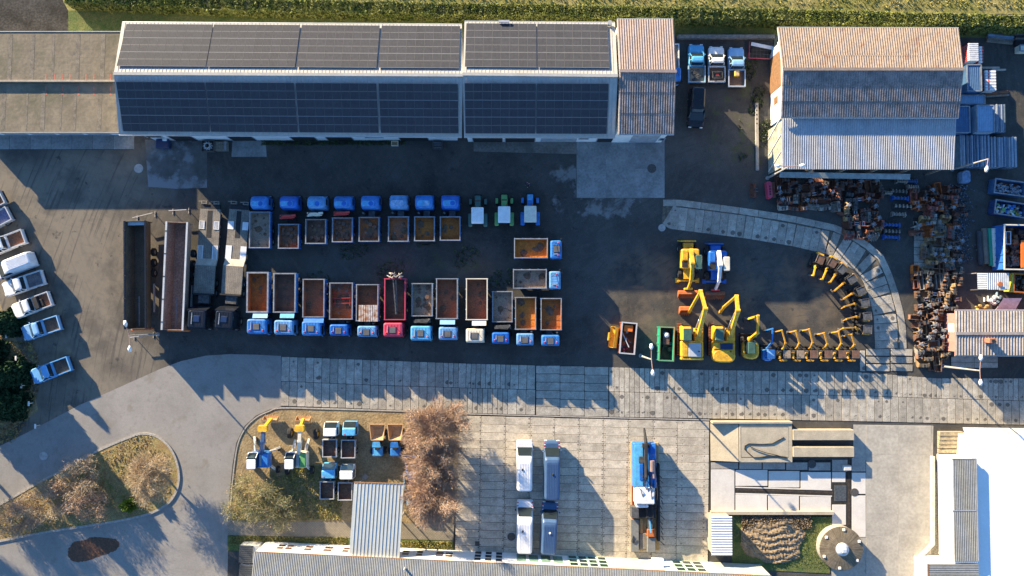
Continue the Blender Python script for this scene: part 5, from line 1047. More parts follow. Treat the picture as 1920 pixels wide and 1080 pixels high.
def big_excavator(label, rear, front, pm, jib, buck, roundback, wd=1.35):
    c, ln, rz = place(front, rear, 1.6); t = thing('tracked_excavator', label, 'excavator', c, rz, 'large tracked excavators'); h = ln/2
    for s in (-1,1): tracks(t, s*(wd-.02), -h+.3, h+.95, .42, .55, rust)
    part('undercarriage', t, MB().box(-.9,.9,-1.2,1.2,.45,.9), chas)
    up = part('upper_body', t, MB().loft([(1.0,-wd,wd,-h+.25,h-1.5,.2),(1.75,-wd,wd,-h+.25,h-1.5,.2),(1.85,-wd+.08,wd-.08,-h+.3,h-1.55,.2)]), pm)
    part('side_platform', up, MB().box(wd*.25,wd,h-1.52,h+.05,1.0,1.75), pm, .05)
    if roundback: part('counterweight', up, MB().loft([(.9,-wd-.02,wd+.02,-h-.35,-h+1.2,1.2),(1.88,-wd-.02,wd+.02,-h-.35,-h+1.2,1.2),(1.95,-wd+.1,wd-.1,-h-.2,-h+1.1,1.1)]), pm)
    else: part('counterweight', up, MB().box(-wd,wd,-h-.05,-h+.24,.95,1.9), pm, .06)
    part('engine_cover', up, MB().box(-wd*.35,wd*.75,-h+1.25 if roundback else -h+.35,h-1.75,1.855,2.02), NAVY if roundback else SILV, .04)
    part('engine_cover', up, MB().box(-wd*.95,-wd*.42,-h+1.25 if roundback else -h+.35,h-1.75,1.856,1.99), pm, .04)
    part('exhaust', up, MB().cyl((wd*.55,-h+1.0,1.9), .09, .55, n=8), chas)
    cb = part('cab', up, MB().loft([(1.0,-wd,-.25,h-1.45,h+.3,.12),(2.0,-wd,-.25,h-1.45,h+.35,.12),(2.75,-wd+.06,-.3,h-1.4,h+.05,.12)]), pm)
    part('cab_roof', cb, MB().loft([(2.752,-wd+.05,-.28,h-1.42,h+.06,.12),(2.8,-wd+.1,-.33,h-1.36,h,.12)]), green_glass)
    part('windscreen', cb, MB().box(-wd+.08,-.33,h+.32,h+.36,1.4,2.3), glass)
    m = arm(t, [(x,y+h,z) for x,y,z in jib], [.42,.36], AMB if False else pm); arm(t, [(x,y+h,z) for x,y,z in buck[0]], [.28]*(len(buck[0])-1), pm, 'stick')
    cyl_(m, (jib[0][0]-.33,h-.2,1.6), (jib[1][0]-.3,jib[1][1]+h-.3,jib[1][2]-.35), .09); cyl_(m, (jib[0][0]+.33,h-.2,1.6), (jib[1][0]+.3,jib[1][1]+h-.3,jib[1][2]-.35), .09)
    if buck[1]:
        p = buck[1]; o = meshobj('bucket', bucketmesh(1.3,1.0,1.0).mesh('bucket', rust), t, (p[0],p[1]+h,p[2]), (0,0,p[3]))
    return t
# front of the machine faces up the picture; jib points are relative to the cab front
big_excavator('large yellow tracked excavator with a squared grey-topped rear, left of the two', (1297,674),(1297,616), YEL, [(.75,-.9,1.7),(.95,2.4,4.2),(.6,4.5,3.4)], ([(.62,4.5,3.4),(-.15,2.0,.8)],(-.55,2.2,.05,math.pi)), False)
big_excavator('large yellow tracked excavator with a rounded rear, right of the two', (1356.5,674),(1357,616), YEL, [(.75,-.9,1.7),(.9,2.2,4.1),(.95,3.9,3.4)], ([(.95,3.9,3.4),(.0,2.6,1.6),(-.1,2.0,.5)],None), True)
# medium and mini excavators
def mini(label, cpx, heading, tip, pm, s=1.0, group='mini excavators parked in a row', canopy=True, roofm=None, seatm=None, bucket=True, dk_=False, bodym=None):
    """cpx body centre in the photo at 1 m, tip: boom end in the photo"""
    c = W(*cpx, 1.2); f, rt, rz = frame_of(heading); t = thing('mini_excavator', label, 'excavator', (c.x,c.y,0), rz, group)
    p = W(*tip, 1.6)-c; ty, tx = p.dot(f), p.dot(rt); ty = max(ty, 1.6)
    for q in (-1,1): tracks(t, q*.55*s, -.8*s, .95*s, .2*s, .26*s)
    part('undercarriage', t, MB().box(-.4*s,.4*s,-.4*s,.5*s,.2*s,.45*s), chas)
    part('blade', t, MB().box(-.7*s,.7*s,1.05*s,1.12*s,.05,.4*s).beam((-.3*s,.4*s,.2*s),(-.3*s,1.05*s,.2*s),.08,.08).beam((.3*s,.4*s,.2*s),(.3*s,1.05*s,.2*s),.08,.08), chas)
    up = part('upper_body', t, MB().loft([(.45*s,-.62*s,.62*s,-.95*s,.55*s,.45*s),(.95*s,-.64*s,.64*s,-.97*s,.55*s,.5*s),(1.05*s,-.5*s,.5*s,-.85*s,.4*s,.4*s)]), bodym or pm)
    if bodym: part('side_cover', up, MB().box(-.66*s,-.42*s,-.7*s,.2*s,.6*s,1.12*s), pm, .05); part('rear_cover', up, MB().loft([(.6*s,-.5*s,.45*s,-1.02*s,-.75*s,.12*s),(1.07*s,-.5*s,.45*s,-1.02*s,-.75*s,.12*s)]), pm)
    if canopy:
        rm = roofm or darkf; cp_ = part('canopy', up, MB().loft([(1.9*s,-.42*s,.58*s,-.6*s,.55*s,.08),(1.96*s,-.42*s,.58*s,-.6*s,.55*s,.1)]), rm)
        for x, y in ((-.36,-.5),(.52,-.5),(-.36,.48),(.52,.48)): part('canopy_post', cp_, MB().beam((x*s,y*s,1.0*s),(x*s,y*s,1.9*s),.05,.05), chas)
        part('roof_bar', cp_, MB().tube([(-.4*s,-.5*s,1.99*s),(.56*s,-.5*s,1.99*s),(.56*s,.45*s,1.99*s)],.03,5), oldmetal if pm is not BLUE else SILV)
    else:
        cb = part('cab', up, MB().loft([(.95*s,-.55*s,.15*s,-.55*s,.6*s,.1),(1.7*s,-.52*s,.12*s,-.5*s,.5*s,.1)]), glass); part('cab_roof', cb, MB().loft([(1.702*s,-.5*s,.1*s,-.48*s,.48*s,.1),(1.75*s,-.45*s,.05*s,-.43*s,.43*s,.1)]), green_glass)
    part('seat', up, MB().box(-.15*s,.25*s,-.35*s,.05*s,1.05*s,1.25*s), chas, .04)
    part('control_lever', up, MB().beam((-.2*s,.35*s,1.0*s),(-.2*s,.4*s,1.35*s),.05,.05).beam((.25*s,.35*s,1.0*s),(.25*s,.4*s,1.35*s),.05,.05), chas)
    sw = part('boom_swing', t, MB().cyl((.0,.68*s,.5*s), .16*s, .45*s, n=10), pm)
    kx, ky = tx*.35+.18*s, .65*s+(ty-.65*s)*.55
    bm_ = arm(t, [(.0,.68*s,.8*s),(kx,ky*.62+.2,1.75*s),(tx,ty,2.0*s)], [.2*s,.16*s], pm)
    stx = arm(t, [(tx,ty,2.0*s),(tx-.28*s,ty-.25*s,.55*s)], [.13*s], pm, 'stick'); cyl_(bm_, (.05,.8*s,1.1*s), (kx+.02,ky*.62+.1,1.55*s), .05*s)
    if bucket: meshobj('bucket', bucketmesh(.5*s,.45*s,.45*s).mesh('bucket', oldmetal), t, (tx-.3*s,ty-.3*s,.06), (0,0,math.pi))
    return t
mini('yellow round-tailed midi excavator between the big excavators and the mini row', (1407,651),(0,-1),(1414,592), YEL, 1.5, 'midi excavators', canopy=False)
mini('small blue mini excavator with a pale blue canopy', (1441,663),(0,-1),(1447,616), BLUE, .95, 'blue mini excavators', roofm=SKYB)
ORD = ['first','second','third','fourth','fifth','sixth','seventh','eighth']
for i, (u, tx, ty) in enumerate(((1471.5,1465,619),(1497,1491,620),(1522,1516,617),(1549,1544,624),(1575,1571,621),(1600,1595,627))):
    mini('yellow mini excavator, %s from the left in the straight row' % ORD[i], (u,664),(0,-1),(tx,ty), AMB, .88, 'mini excavators in the straight row', roofm=(greyf if i in (0,1) else darkf), bodym=chas)
for i, (c_, tp) in enumerate((((1535,488),(1523,517)),((1558,494),(1540,524)),((1576,506),(1555,529)),((1594,525),(1563,545)),((1611,547),(1580,560)),((1618,569),(1581,575)),((1622,594),(1585,598)),((1622,618),(1579,615)))):
    mini('yellow and black mini excavator, %s along the arc counted from the top' % ORD[i], c_, (tp[0]-c_[0], tp[1]-c_[1]), tp, AMB if i not in (0,1) else YEL, .95, 'mini excavators parked in an arc', roofm=(darkf if i < 2 else oldmetal), bodym=chas)
# wheeled excavators facing down
def wheeled(label, x, y0, y1, pm, armm, cabside, red=False):
    c = W(x, (y0+y1)/2, 1.5); t = thing('wheeled_excavator', label, 'excavator', (c.x,c.y,0), math.pi, 'wheeled excavators'); h = abs(W(x,y0).y-W(x,y1).y)/2
    for s in (-1,1):
        for y in (-h+1.1,h-1.0): wheel(t, s*1.05, y, .52, .42)
    part('chassis', t, MB().box(-.6,.6,-h+.4,h-.4,.5,1.0), pm); part('dozer_blade', t, MB().hex([(-1.15,-h,.1),(1.15,-h,.1),(1.15,-h+.12,.1),(-1.15,-h+.12,.1)], [(-.9,-h+.15,1.2),(.9,-h+.15,1.2),(.9,-h+.3,1.2),(-.9,-h+.3,1.2)]), pm)
    ft = part('outrigger', t, MB().box(-1.3,1.3,h-.3,h-.1,.4,.6), pm)
    for s in (-1,1): part('outrigger_foot', ft, MB().box(s*1.25-.22,s*1.25+.22,h-.55,h+.05,.05,.35), pm, .05)
    up = part('upper_body', t, MB().loft([(1.05,-1.1,1.1,-1.4,1.0,.2),(1.85,-1.1,1.1,-1.4,1.0,.25),(1.95,-1.0,1.0,-1.3,.9,.2)]), pm)
    part('engine_cover', up, MB().box(.35,1.05,-1.2,.0,1.96,2.12), pm, .06); part('step_deck', up, MB().box(.35,1.05,.1,.85,1.96,2.0), chas)
    s = -1; cb = part('cab', up, MB().loft([(1.2,-1.2,-.35,-.6,1.3,.12),(2.2,-1.2,-.35,-.6,1.35,.12),(2.9,-1.14,-.4,-.55,1.1,.12)]), glass)
    part('cab_roof', cb, MB().loft([(2.902,-1.15,-.38,-.58,1.12,.12),(2.97,-1.08,-.45,-.5,1.05,.12)]), green_glass if armm is YEL else CREAM)
    b1 = arm(t, [(.0,-1.3,2.2),(.0,.4,2.9),(.0,h-.2,2.2)], [.42,.34], armm, 'boom'); part('boom_rail', b1, MB().box(-.24,-.18,-.9,h-.5,2.75,2.85), chas)
    arm(t, [(.0,h-.2,2.2),(.0,h+.75,.75)], [.26], armm, 'stick'); part('coupler', t, MB().box(-.5,.5,h+.7,h+.95,.4,.9), RED if red else armm, .04)
    meshobj('bucket', bucketmesh(2.3,.9,.75).mesh('bucket', rust if not red else rust2), t, (0,h+1.45,.05), (0,0,0)); cyl_(b1, (.12,-.2,2.1), (.12,1.2,2.55), .09)
    return t
wheeled('yellow wheeled excavator standing with its arm forward, left of the blue one', 1293, 449, 528, YEL, YEL, -1)
wheeled('blue wheeled excavator with a pale arm and cream cab roof', 1344.5, 454, 530, BLUE3, WHITE, -1, True)
# skips beside them
def skip(label, pts, z1, wm, im, rm, fill=None, name='skip', group='open skips', z0=.12):
    P = PX(pts, z1); c = sum(P, Vector())/4; c.z = 0; t = thing(name, label, 'container', c, 0, group)
    a = (P[1]-P[0]); rz = math.atan2(a.y, a.x); t.rotation_euler.z = rz; w_ = ((P[1]-P[0]).length+(P[2]-P[3]).length)/4; l_ = ((P[3]-P[0]).length+(P[2]-P[1]).length)/4
    b_ = part('shell', t, MB().tray(-w_,w_,-l_,l_,z0,z1,.07), wm); part('floor', b_, MB().box(-w_+.08,w_-.08,-l_+.08,l_-.08,z0-.06,z0+.05), im)
    m = MB(); m.box(-w_-.05,-w_+.1,-l_-.05,l_+.05,z1+.001,z1+.08); m.box(w_-.1,w_+.05,-l_-.05,l_+.05,z1+.001,z1+.08); m.box(-w_+.1,w_-.1,-l_-.05,-l_+.1,z1+.001,z1+.076); m.box(-w_+.1,w_-.1,l_-.1,l_+.05,z1+.001,z1+.076); part('rim', b_, m, rm)
    r_ = MB(); n = max(2, int(l_*2/.9))
    for i in range(n+1):
        for s in (-1,1): y = -l_+.02+(2*l_-.14)*i/n; r_.box(min(s*w_,s*(w_+.08)),max(s*w_,s*(w_+.08)),y,y+.1,z0,z1-.02)
    part('side_rib', b_, r_, wm)
    return t, w_, l_, rz
def junk(t, w_, l_, z, n, mats, size=(.15,.5), kind='mix', lab=None):
    for mi, mt in enumerate(mats):
        m = MB()
        for k in range(n):
            s = random.uniform(*size); x, y = random.uniform(-w_+.25,w_-.25), random.uniform(-l_+.3,l_-.3); zz = z+random.uniform(0,.35); a = random.uniform(0,6.28); d = Vector((math.cos(a),math.sin(a),random.uniform(-.2,.4)))
            r_ = random.random()
            if r_ < .45: m.beam(Vector((x,y,zz)), Vector((max(-w_+.1,min(w_-.1,x+d.x*s)),max(-l_+.1,min(l_-.1,y+d.y*s)),zz+d.z*s)), s*.35, s*.2)
            elif r_ < .75: m.cyl((x-s*.3,y,zz), s*.35, s*.6, 'x', 8)
            else: m.prism([(x+s*.5*math.cos(a+q*1.57),y+s*.5*math.sin(a+q*1.57)) for q in range(4)], zz, zz+s*.3)
        o = part('contents', t, m, mt); o['kind'] = 'stuff'
t, w_, l_, rz = skip('grey-rimmed rusty skip of red and grey machine parts', [(1162,662),(1190,664.5),(1194,607),(1166,603)], 1.5, M('skip_red', (.20,.07,.05), .8), rust2, SILV)
junk(t, w_, l_, .3, 7, [oldmetal, rust, CRIM, SILV], (.25,.6)); o = part('orange_crate', t, MB().box(-.6,.5,l_-1.1,l_-.3,.9,1.35), ORNG, .05); part('long_pipe', t, MB().tube([(-.8,l_-1.2,1.3),(.2,-l_+.8,1.4)], .06, 6), SILV)
t, w_, l_, rz = skip('green skip full of dark machine parts', [(1236,676),(1263.5,677),(1264,613.5),(1236.5,612.6)], 1.5, TEAL, darkf, M('green_rim', (.30,.22,.10), .7, col2=(.03,.33,.2), scale=.6))
junk(t, w_, l_, .3, 8, [chas, darkf, oldmetal], (.3,.8)); part('parts_box', t, MB().box(-.4,.4,-.1,1.2,.8,1.3), darkf, .05); part('cloth', t, MB().lathe([(.4,1.1),(.3,1.35),(.1,1.45)],(-.0,l_-1.0,0),9), WHITE)
t = thing('loader_bucket', 'yellow loader bucket tipped on end beside the skips', 'bucket', W(1150,632), R(-8)); meshobj('shell', bucketmesh(2.5,1.0,.95,False).mesh('shell', YEL), t, (0,0,.03), (0,0,R(90))); part('bracket', t, MB().box(-.75,-.55,-.5,.5,.3,.7), YEL, .03)
# ---- mini dump trucks, dumpers, walking excavators
def minitruck(label, cabr, bedr, pm):
    f, rt, rz = frame_of((0,-1)); zb, zc = 1.35, 2.0; c = W((bedr[0]+bedr[1])/2,(bedr[2]+bedr[3])/2,zb); c2 = W((cabr[0]+cabr[1])/2,(cabr[2]+cabr[3])/2,zc); o = (c+c2)/2; o.z = 0
    t = thing('mini_truck', label, 'truck', o, rz, 'small dump trucks on the bed'); bx0,bx1,by0,by1 = local_rect(bedr,zb,o,f,rt); cx0,cx1,cy0,cy1 = local_rect(cabr,zc,o,f,rt)
    bed_parts(t, bx0,bx1,by0,by1,.95,zb, SILV, darkf, SILV, .06)
    cb = part('cab', t, MB().loft([(.5,cx0,cx1,cy0,cy1+.1,.1),(1.2,cx0,cx1,cy0,cy1+.08,.12),(1.9,cx0+.05,cx1-.05,cy0+.04,cy1-.55,.12),(2.0,cx0+.12,cx1-.12,cy0+.1,cy1-.68,.12)]), pm)
    part('windscreen', cb, MB().hex([(cx0+.1,cy1+.09,1.25),(cx1-.1,cy1+.09,1.25),(cx1-.1,cy1+.11,1.27),(cx0+.1,cy1+.11,1.27)], [(cx0+.14,cy1-.5,1.87),(cx1-.14,cy1-.5,1.87),(cx1-.14,cy1-.48,1.89),(cx0+.14,cy1-.48,1.89)]), glass)
    for x in (cx0-.014,cx1+.002): part('side_window', cb, MB().box(x,x+.012,cy0+.2,cy1-.45,1.25,1.8), glass)
    if pm is not WHITE: part('beacon', cb, MB().cyl((cx0+.3,cy0+.25,2.0),.07,.12,n=8), lampred)
    part('exhaust', t, MB().cyl(((cx0+cx1)/2+.3,cy0-.12,.8),.05,1.35,n=6), oldmetal)
    part('chassis', t, MB().box(-.4,.4,by0+.1,cy1-.1,.4,.7), chas)
    for s in (-1,1):
        for y in (cy1-.45,by0+.7): wheel(t, s*.68, y, .36, .26)
    return t
minitruck('white mini dump truck in the upper pair on the bed', (605,631,795,819), (605,631,824,857), WHITE)
minitruck('blue mini dump truck in the upper pair on the bed', (641,667,794,818), (640,666,825,859), LBLUE)
minitruck('blue mini dump truck in the lower pair beside the canopy', (602,628,873,898), (600,626,903,936), LBLUE)
minitruck('white mini dump truck in the lower pair beside the canopy', (636,662,875,900), (634,660,905,938), WHITE)
for (u, v, lb, pm) in ((708.5,827,'blue site dumper with a rusty tan skip, left of the open pair',LBLUE),(742,827,'blue site dumper with a rusty tan skip, right of the open pair',BLUE),(775,888,'blue-rimmed dumper half hidden under the bare trees, upper one',BLUE),(772,920,'pale blue dumper half hidden under the bare trees, lower one',SKYB)):
    c = W(u, v, 1.0); t = thing('site_dumper', lb, 'dumper', (c.x,c.y,0), 0, 'site dumpers'); tanr = M('tan_rust', (.48,.27,.11), .9, var=.25, scale=1.2, col2=(.58,.38,.20))
    m = MB(); w0, w1, y0, y1, za, zb = .45,.95,.75,1.55,.75,1.45
    m2 = [(-w0,y0,za),(w0,y0,za),(w0,y1,za),(-w0,y1,za)]; m3 = [(-w1+.22,y0-.55,zb),(w1-.22,y0-.55,zb),(w1,y1+.55,zb),(-w1,y1+.55,zb)]
    m.add(m2+m3, [(0,1,2,3),(0,4,5,1),(1,5,6,2),(2,6,7,3),(3,7,4,0)]); sk = part('skip', t, m, tanr)
    e = .05; m = MB()
    for a, b_ in ((4,5),(5,6),(6,7),(7,4)): m.beam(Vector((m2+m3)[a])+Vector((0,0,.02)), Vector((m2+m3)[b_])+Vector((0,0,.02)), .09, .08)
    part('skip_rim', sk, m, tanr if v < 850 else pm); m = MB(); m.beam(Vector(m3[0])+Vector((0,-.03,-.12)), Vector(m3[1])+Vector((0,-.03,-.12)), .12, .12); part('tilt_frame', sk, m, pm)
    part('chassis', t, MB().box(-.35,.35,-1.7,1.6,.45,.74), chas)
    part('engine_cover', t, MB().loft([(.6,-.62,.62,-1.8,-.7,.12),(1.15,-.62,.62,-1.8,-.7,.15),(1.22,-.5,.5,-1.7,-.8,.12)]), pm)
    part('seat', t, MB().box(-.28,.28,-1.0,-.6,1.23,1.5), chas, .06); part('steering_wheel', t, MB().lathe([(.2,1.4),(.22,1.42),(.2,1.44)],(0,-.35,0),12), chas); part('roll_bar', t, MB().tube([(-.5,-.6,.9),(-.5,-.6,2.1),(.5,-.6,2.1),(.5,-.6,.9)],.05,6), chas)
    part('roll_roof', t, MB().hex([(-.52,-.55,2.0),(.52,-.55,2.0),(.42,.1,2.05),(-.42,.1,2.05)],[(-.52,-.55,2.06),(.52,-.55,2.06),(.42,.1,2.1),(-.42,.1,2.1)]), pm)
    for s in (-1,1): wheel(t, s*.75, 1.0, .45, .38); wheel(t, s*.75, -1.2, .45, .38)
def walker(label, body, legs, bk, pm, armm, kn, wheels, rz=0):
    c = W(*body, 1.6); t = thing('walking_excavator', label, 'excavator', (c.x,c.y,0), rz, 'walking excavators on the bed')
    def lc(u, v, z): p = W(u, v, z)-Vector((c.x,c.y,0)); return (p.x, p.y, z)
    up = part('upper_body', t, MB().loft([(.95,-1.2,1.2,-1.05,.85,.2),(1.75,-1.2,1.2,-1.05,.85,.25),(1.9,-1.1,1.1,-.95,.75,.2)]), pm)
    part('engine_cover', up, MB().box(.35,1.12,-.95,.8,1.91,2.15), pm if pm is not CREAM else LGRN, .08); part('side_panel', up, MB().box(.0,.3,-.8,.7,1.905,1.98), SILV, .02)
    cb = part('cab', up, MB().loft([(1.2,-1.25,-.1,-1.0,.75,.12),(2.1,-1.25,-.1,-1.0,.85,.12),(2.75,-1.2,-.15,-.98,.3,.12)]), glass)
    part('cab_roof', cb, MB().loft([(2.752,-1.22,-.13,-1.0,.12,.1),(2.85,-1.2,-.15,-.95,.08,.12)]), WHITE); part('cab_frame', cb, MB().beam((-1.24,.82,2.1),(-1.2,.3,2.75),.07,.07).beam((-.12,.82,2.1),(-.15,.3,2.75),.07,.07).beam((-1.24,.84,2.12),(-.12,.84,2.12),.07,.07), WHITE)
    bm_ = arm(t, [(.25,.7,1.9), lc(*kn[0],3.2), lc(*kn[1],3.2)], [.42,.4], armm); arm(t, [lc(*kn[1],3.2), lc(*bk,1.2)], [.3], YEL, 'stick')
    hd = lc(*kn[1],3.3); part('boom_head', bm_, MB().loft([(3.0,hd[0]-.7,hd[0]+.5,hd[1]-.5,hd[1]+.35,.2),(3.5,hd[0]-.65,hd[0]+.45,hd[1]-.4,hd[1]+.3,.2)]), YEL)
    q = lc(*bk,.5); meshobj('bucket', bucketmesh(1.7,.8,.8).mesh('bucket', tanr), t, (q[0],q[1],.3), (0,0,0))
    for (a, r_) in legs:
        p = lc(*a,.5); s = 1 if p[0] > 0 else -1; m = MB(); y0 = .7 if p[1] > 0 else -.8
        m.beam((s*.8,y0,1.0),(p[0],p[1],.55),.24,.26); lg = part('leg', t, m, CREAM)
        part('leg_cylinder', lg, MB().tube([(s*.7,y0,1.3),(p[0]*.8,p[1]*.8,.9)],.07,6), chrome)
    for (a, r_) in wheels: p = lc(*a,r_); wheel(t, p[0], p[1], r_, r_*.75, YEL if r_ > .5 else None)
    part('undercarriage', t, MB().box(-.9,.9,-.9,.8,.6,.94), chas); return t
walker('blue walking excavator with a white cab roof at the left edge of the bed', (488,860), [((478,818),.5),((526,838),.5),((466,872),.5),((518,880),.5)], (508,786), BLUE, STEELB, ((493,828),(494,803)), [((468,868),.42),((521,880),.42),((523,841),.3),((480,824),.3)])
walker('yellow and white walking excavator with big balloon tyres on the bed', (558,860), [((554,824),.5),((580,822),.5),((540,882),.5),((586,884),.5)], (569,787), CREAM, CREAM, ((562,828),(563,803)), [((544,812),.62),((593,814),.62),((539,882),.5),((585,881),.5)])
# ---- drill rig on the plaza
c = W(1210,925); t = thing('drilling_rig', 'long blue drilling machine with a white cover on timber beams, right of the vans', 'machine', c)
def lr(u0, v0, u1, v1, z0, z1):
    a, b_ = W(u0,v0,z1)-c, W(u1,v1,z1)-c; return MB().box(a.x,b_.x,b_.y,a.y,z0,z1)
part('base_frame', t, lr(1183,830,1236,1032,.02,.3), M('ochre_skid', (.40,.27,.12), .9), .02); part('base_deck', t, lr(1187,832,1231,950,.302,.6), oldmetal)
hs = part('housing', t, lr(1188,831,1231,916,.602,2.1), BLUE, .1); part('roof_panel', hs, lr(1190,834,1206,912,2.102,2.16), LBLUE, .03); part('vent_grille', hs, lr(1198,856,1211,868,2.162,2.2), oldmetal)
part('exhaust', hs, MB().tube([(W(1224,897,2.7)-c).to_tuple()[:2]+(2.2,), (W(1226,896,2.7)-c).to_tuple()[:2]+(2.75,), (W(1225,866,2.7)-c).to_tuple()[:2]+(2.75,)],[.13,.13,.2],10), M('muffler', (.30,.21,.19), .5, .3)); part('muffler', hs, MB().tube([(W(1223,864,2.8)-c).to_tuple()[:2]+(2.75,), (W(1223,884,2.8)-c).to_tuple()[:2]+(2.75,)],.28,12), MATS['muffler'])
part('mast', t, MB().tube([(W(1208,803,1.2)-c).to_tuple()[:2]+(1.2,),(W(1211,830,2.4)-c).to_tuple()[:2]+(2.4,),(W(1212,895,2.7)-c).to_tuple()[:2]+(2.7,)],[.12,.22,.2],8), chas)
part('white_cover', t, lr(1191,914,1228,946,.9,2.3), WHITE, .12); part('white_cover', t, lr(1193,946.5,1216,952,.9,2.1), WHITE, .08)
for (u0,v0,u1,v1,z0,z1,mt,nm) in ((1184,951,1198,972,.31,1.5,oldmetal,'control_box'),(1183,974,1198,1035,.301,.7,M('grey_tray', (.16,.165,.16), .8),'tray'),(1214,1008,1229,1036,.31,1.1,MATS['grey_tray'],'hopper'),(1214,993,1229,1007,.31,1.3,rust,'open_crate'),(1200,972,1206,1034,.301,.45,MATS['ochre_skid'],'timber_beam'),(1232,870,1238,1015,.02,.9,chas,'drill_rods')): part(nm, t, lr(u0,v0,u1,v1,z0,z1), mt, .03)
part('blue_arm', t, MB().beam((W(1217,968,1.4)-c).to_tuple()[:2]+(1.4,), (W(1220,998,1.5)-c).to_tuple()[:2]+(1.6,), .14, .2), LBLUE); part('hydraulic_hose', t, MB().tube([(W(1188,1005,.75)-c).to_tuple()[:2]+(.75,),(W(1184,1015,.75)-c).to_tuple()[:2]+(.8,),(W(1190,1018,.75)-c).to_tuple()[:2]+(.75,),(W(1192,1010,.75)-c).to_tuple()[:2]+(.8,)],.05,5), chas)
for (u0,v0,u1,v1,z0,z1,mt,nm) in ((1209,832,1215,900,2.3,2.75,chas,'mast_rail'),(1205,832,1219,840,2.1,2.6,chas,'winch'),(1199,870,1206,900,2.162,2.24,BLUE3,'hatch'),(1219,836,1229,852,2.11,2.3,BLUE3,'hatch'),(1212,952,1230,972,.61,1.7,chas,'pump'),(1215,973,1224,992,.61,1.2,oldmetal,'gearbox'),(1196,953,1211,970,.61,1.0,chas,'valve_block'),(1184,834,1187,1030,.302,.5,rust,'side_rail'),(1199,1000,1212,1030,.302,.5,wood,'timber_beam')): part(nm, t, lr(u0,v0,u1,v1,z0,z1), mt, .03)
m = MB()
for k in range(9): m.tube([(-1.2+.25*k,random.uniform(.2,4.6),2.25),(-1.0+.25*k,random.uniform(-1,3),2.5),(.2+.1*k,random.uniform(-3,-1),1.6)],.045,5)
part('hydraulic_hose', t, m, chas)['kind'] = 'stuff'
m = MB()
for k in range(14): y = 2.5-k*.62; m.tube([(1.6+random.uniform(-.2,.2),y,.9),(1.9+random.uniform(-.1,.3),y-.5,.5+random.random()*.4)],.06,5)
part('pipe_bundle', t, m, oldmetal)
# ------------------------------------------------------------------ lamp posts, small things
galvp = M('lamp_post_grey', (.42,.40,.38), .6, .2); lampc = M('lamp_shell', (.72,.72,.70), .5)
for (bs, heads, tp, lb) in (((296,627),((235.5,606),(244,655)),(242,629.5),'twin-armed lamp post beside the long tipper trailers'),((1201,667),((1221,649),(1224,700)),(1221.5,674),'twin-armed lamp post between the two open skips'),((1439,334),((1457,311),(1505,310.5)),(1480,312),'twin-armed lamp post at the corner of the shed lean-to'),((1785,318),((1849,318),),(1853,298),'single-armed lamp post beside the stacked boards'),((1768,687),((1838.5,670),(1838,718)),(1837.5,695),'twin-armed lamp post in front of the low red house')):
    b0 = W(*bs); t = thing('lamp_post', lb, 'lamp post', b0, 0, 'yard lamp posts'); H_ = 6.8; tp_ = W(*tp, H_)-b0
    part('pole', t, MB().tube([(0,0,0),(tp_.x*.5,tp_.y*.5,H_*.5),(tp_.x,tp_.y,H_)],[.13,.10,.075],8), galvp); part('base_plate', t, MB().cyl((0,0,0),.25,.08,n=10), galvp)
    for h_ in heads:
        p = W(*h_, H_)-b0; a = part('arm', t, MB().tube([(tp_.x,tp_.y,H_-.03),(p.x,p.y,H_+.06)],.045,6), M('arm_red', (.33,.20,.17), .6)); d = (p-tp_); d.z = 0; d.normalize()
        m = MB(); q0 = p-d*.42; q1 = p+d*.30; m.tube([(q0.x,q0.y,H_+.06),(q0.lerp(q1,.45).x,q0.lerp(q1,.45).y,H_+.07),(q1.x,q1.y,H_+.05)],[.08,.24,.14],8); part('lamp_head', a, m, lampc, smooth=True)
for k, (u, v) in enumerate(((21,629),(39,671),(49,722),(63,755),(75,797))):
    t = thing('marker_post', 'short white T-shaped marker post at the left verge, %s from the top' % ORD[k], 'post', W(u,v), 0, 'marker posts'); part('post', t, MB().box(-.04,.04,-.04,.04,0,.85), whitew); part('plate', t, MB().box(-.1,.1,-.28,.28,.85,.93), whitew, .01)
def low_rail(label, a, b_):
    p, q = W(*a), W(*b_); t = thing('barrier_rail', label, 'barrier', (p+q)/2); d = (q-p)/2
    part('rail', t, MB().beam((-d.x,-d.y,.9),(d.x,d.y,.9),.09,.12), galvp)
    for s in (-.9,.9): part('foot', t, MB().beam((d.x*s,d.y*s-.35,.05),(d.x*s,d.y*s+.35,.05),.07,.07).beam((d.x*s,d.y*s,.05),(d.x*s,d.y*s,.85),.06,.06), galvp)
low_rail('low rail barrier behind the dark tipper trailer', (256,410),(293,401)); low_rail('low rail barrier behind the worn tipper trailer', (323,397),(356,395)); low_rail('grey barrier rail on the ground beside the left lamp post', (250,632),(290,628))
t = thing('ground_beam', 'long pale concrete beam lying on the gravel west of the shed', 'beam', W(1418,257)); p = W(1415,194)-t.location; q = W(1422,320)-t.location; part('beam', t, MB().box(p.x,q.x,q.y,p.y,0,.3), concrete, .03)
for k in range(5): part('lifting_hole', t, MB().box(-.08,.08,p.y-.5-k*.55,p.y-.3-k*.55,.301,.306), joint)
t = thing('retaining_wall', 'low stone wall under the hedge behind the pickups', 'wall', W(1360,72)); part('wall', t, MB().box(-6.1,6.0,-.18,.18,0,.6), M('grey_stone', (.20,.20,.19), .95, var=.3, scale=3)); part('coping', t, MB().box(-6.1,6.0,-.24,.24,.601,.68), MATS['grey_stone'], .02)
t = thing('mesh_trailer', 'steel grid frame with a white beam lying across it beside the shed', 'trailer', W(1424,97), R(-3)); m = MB()
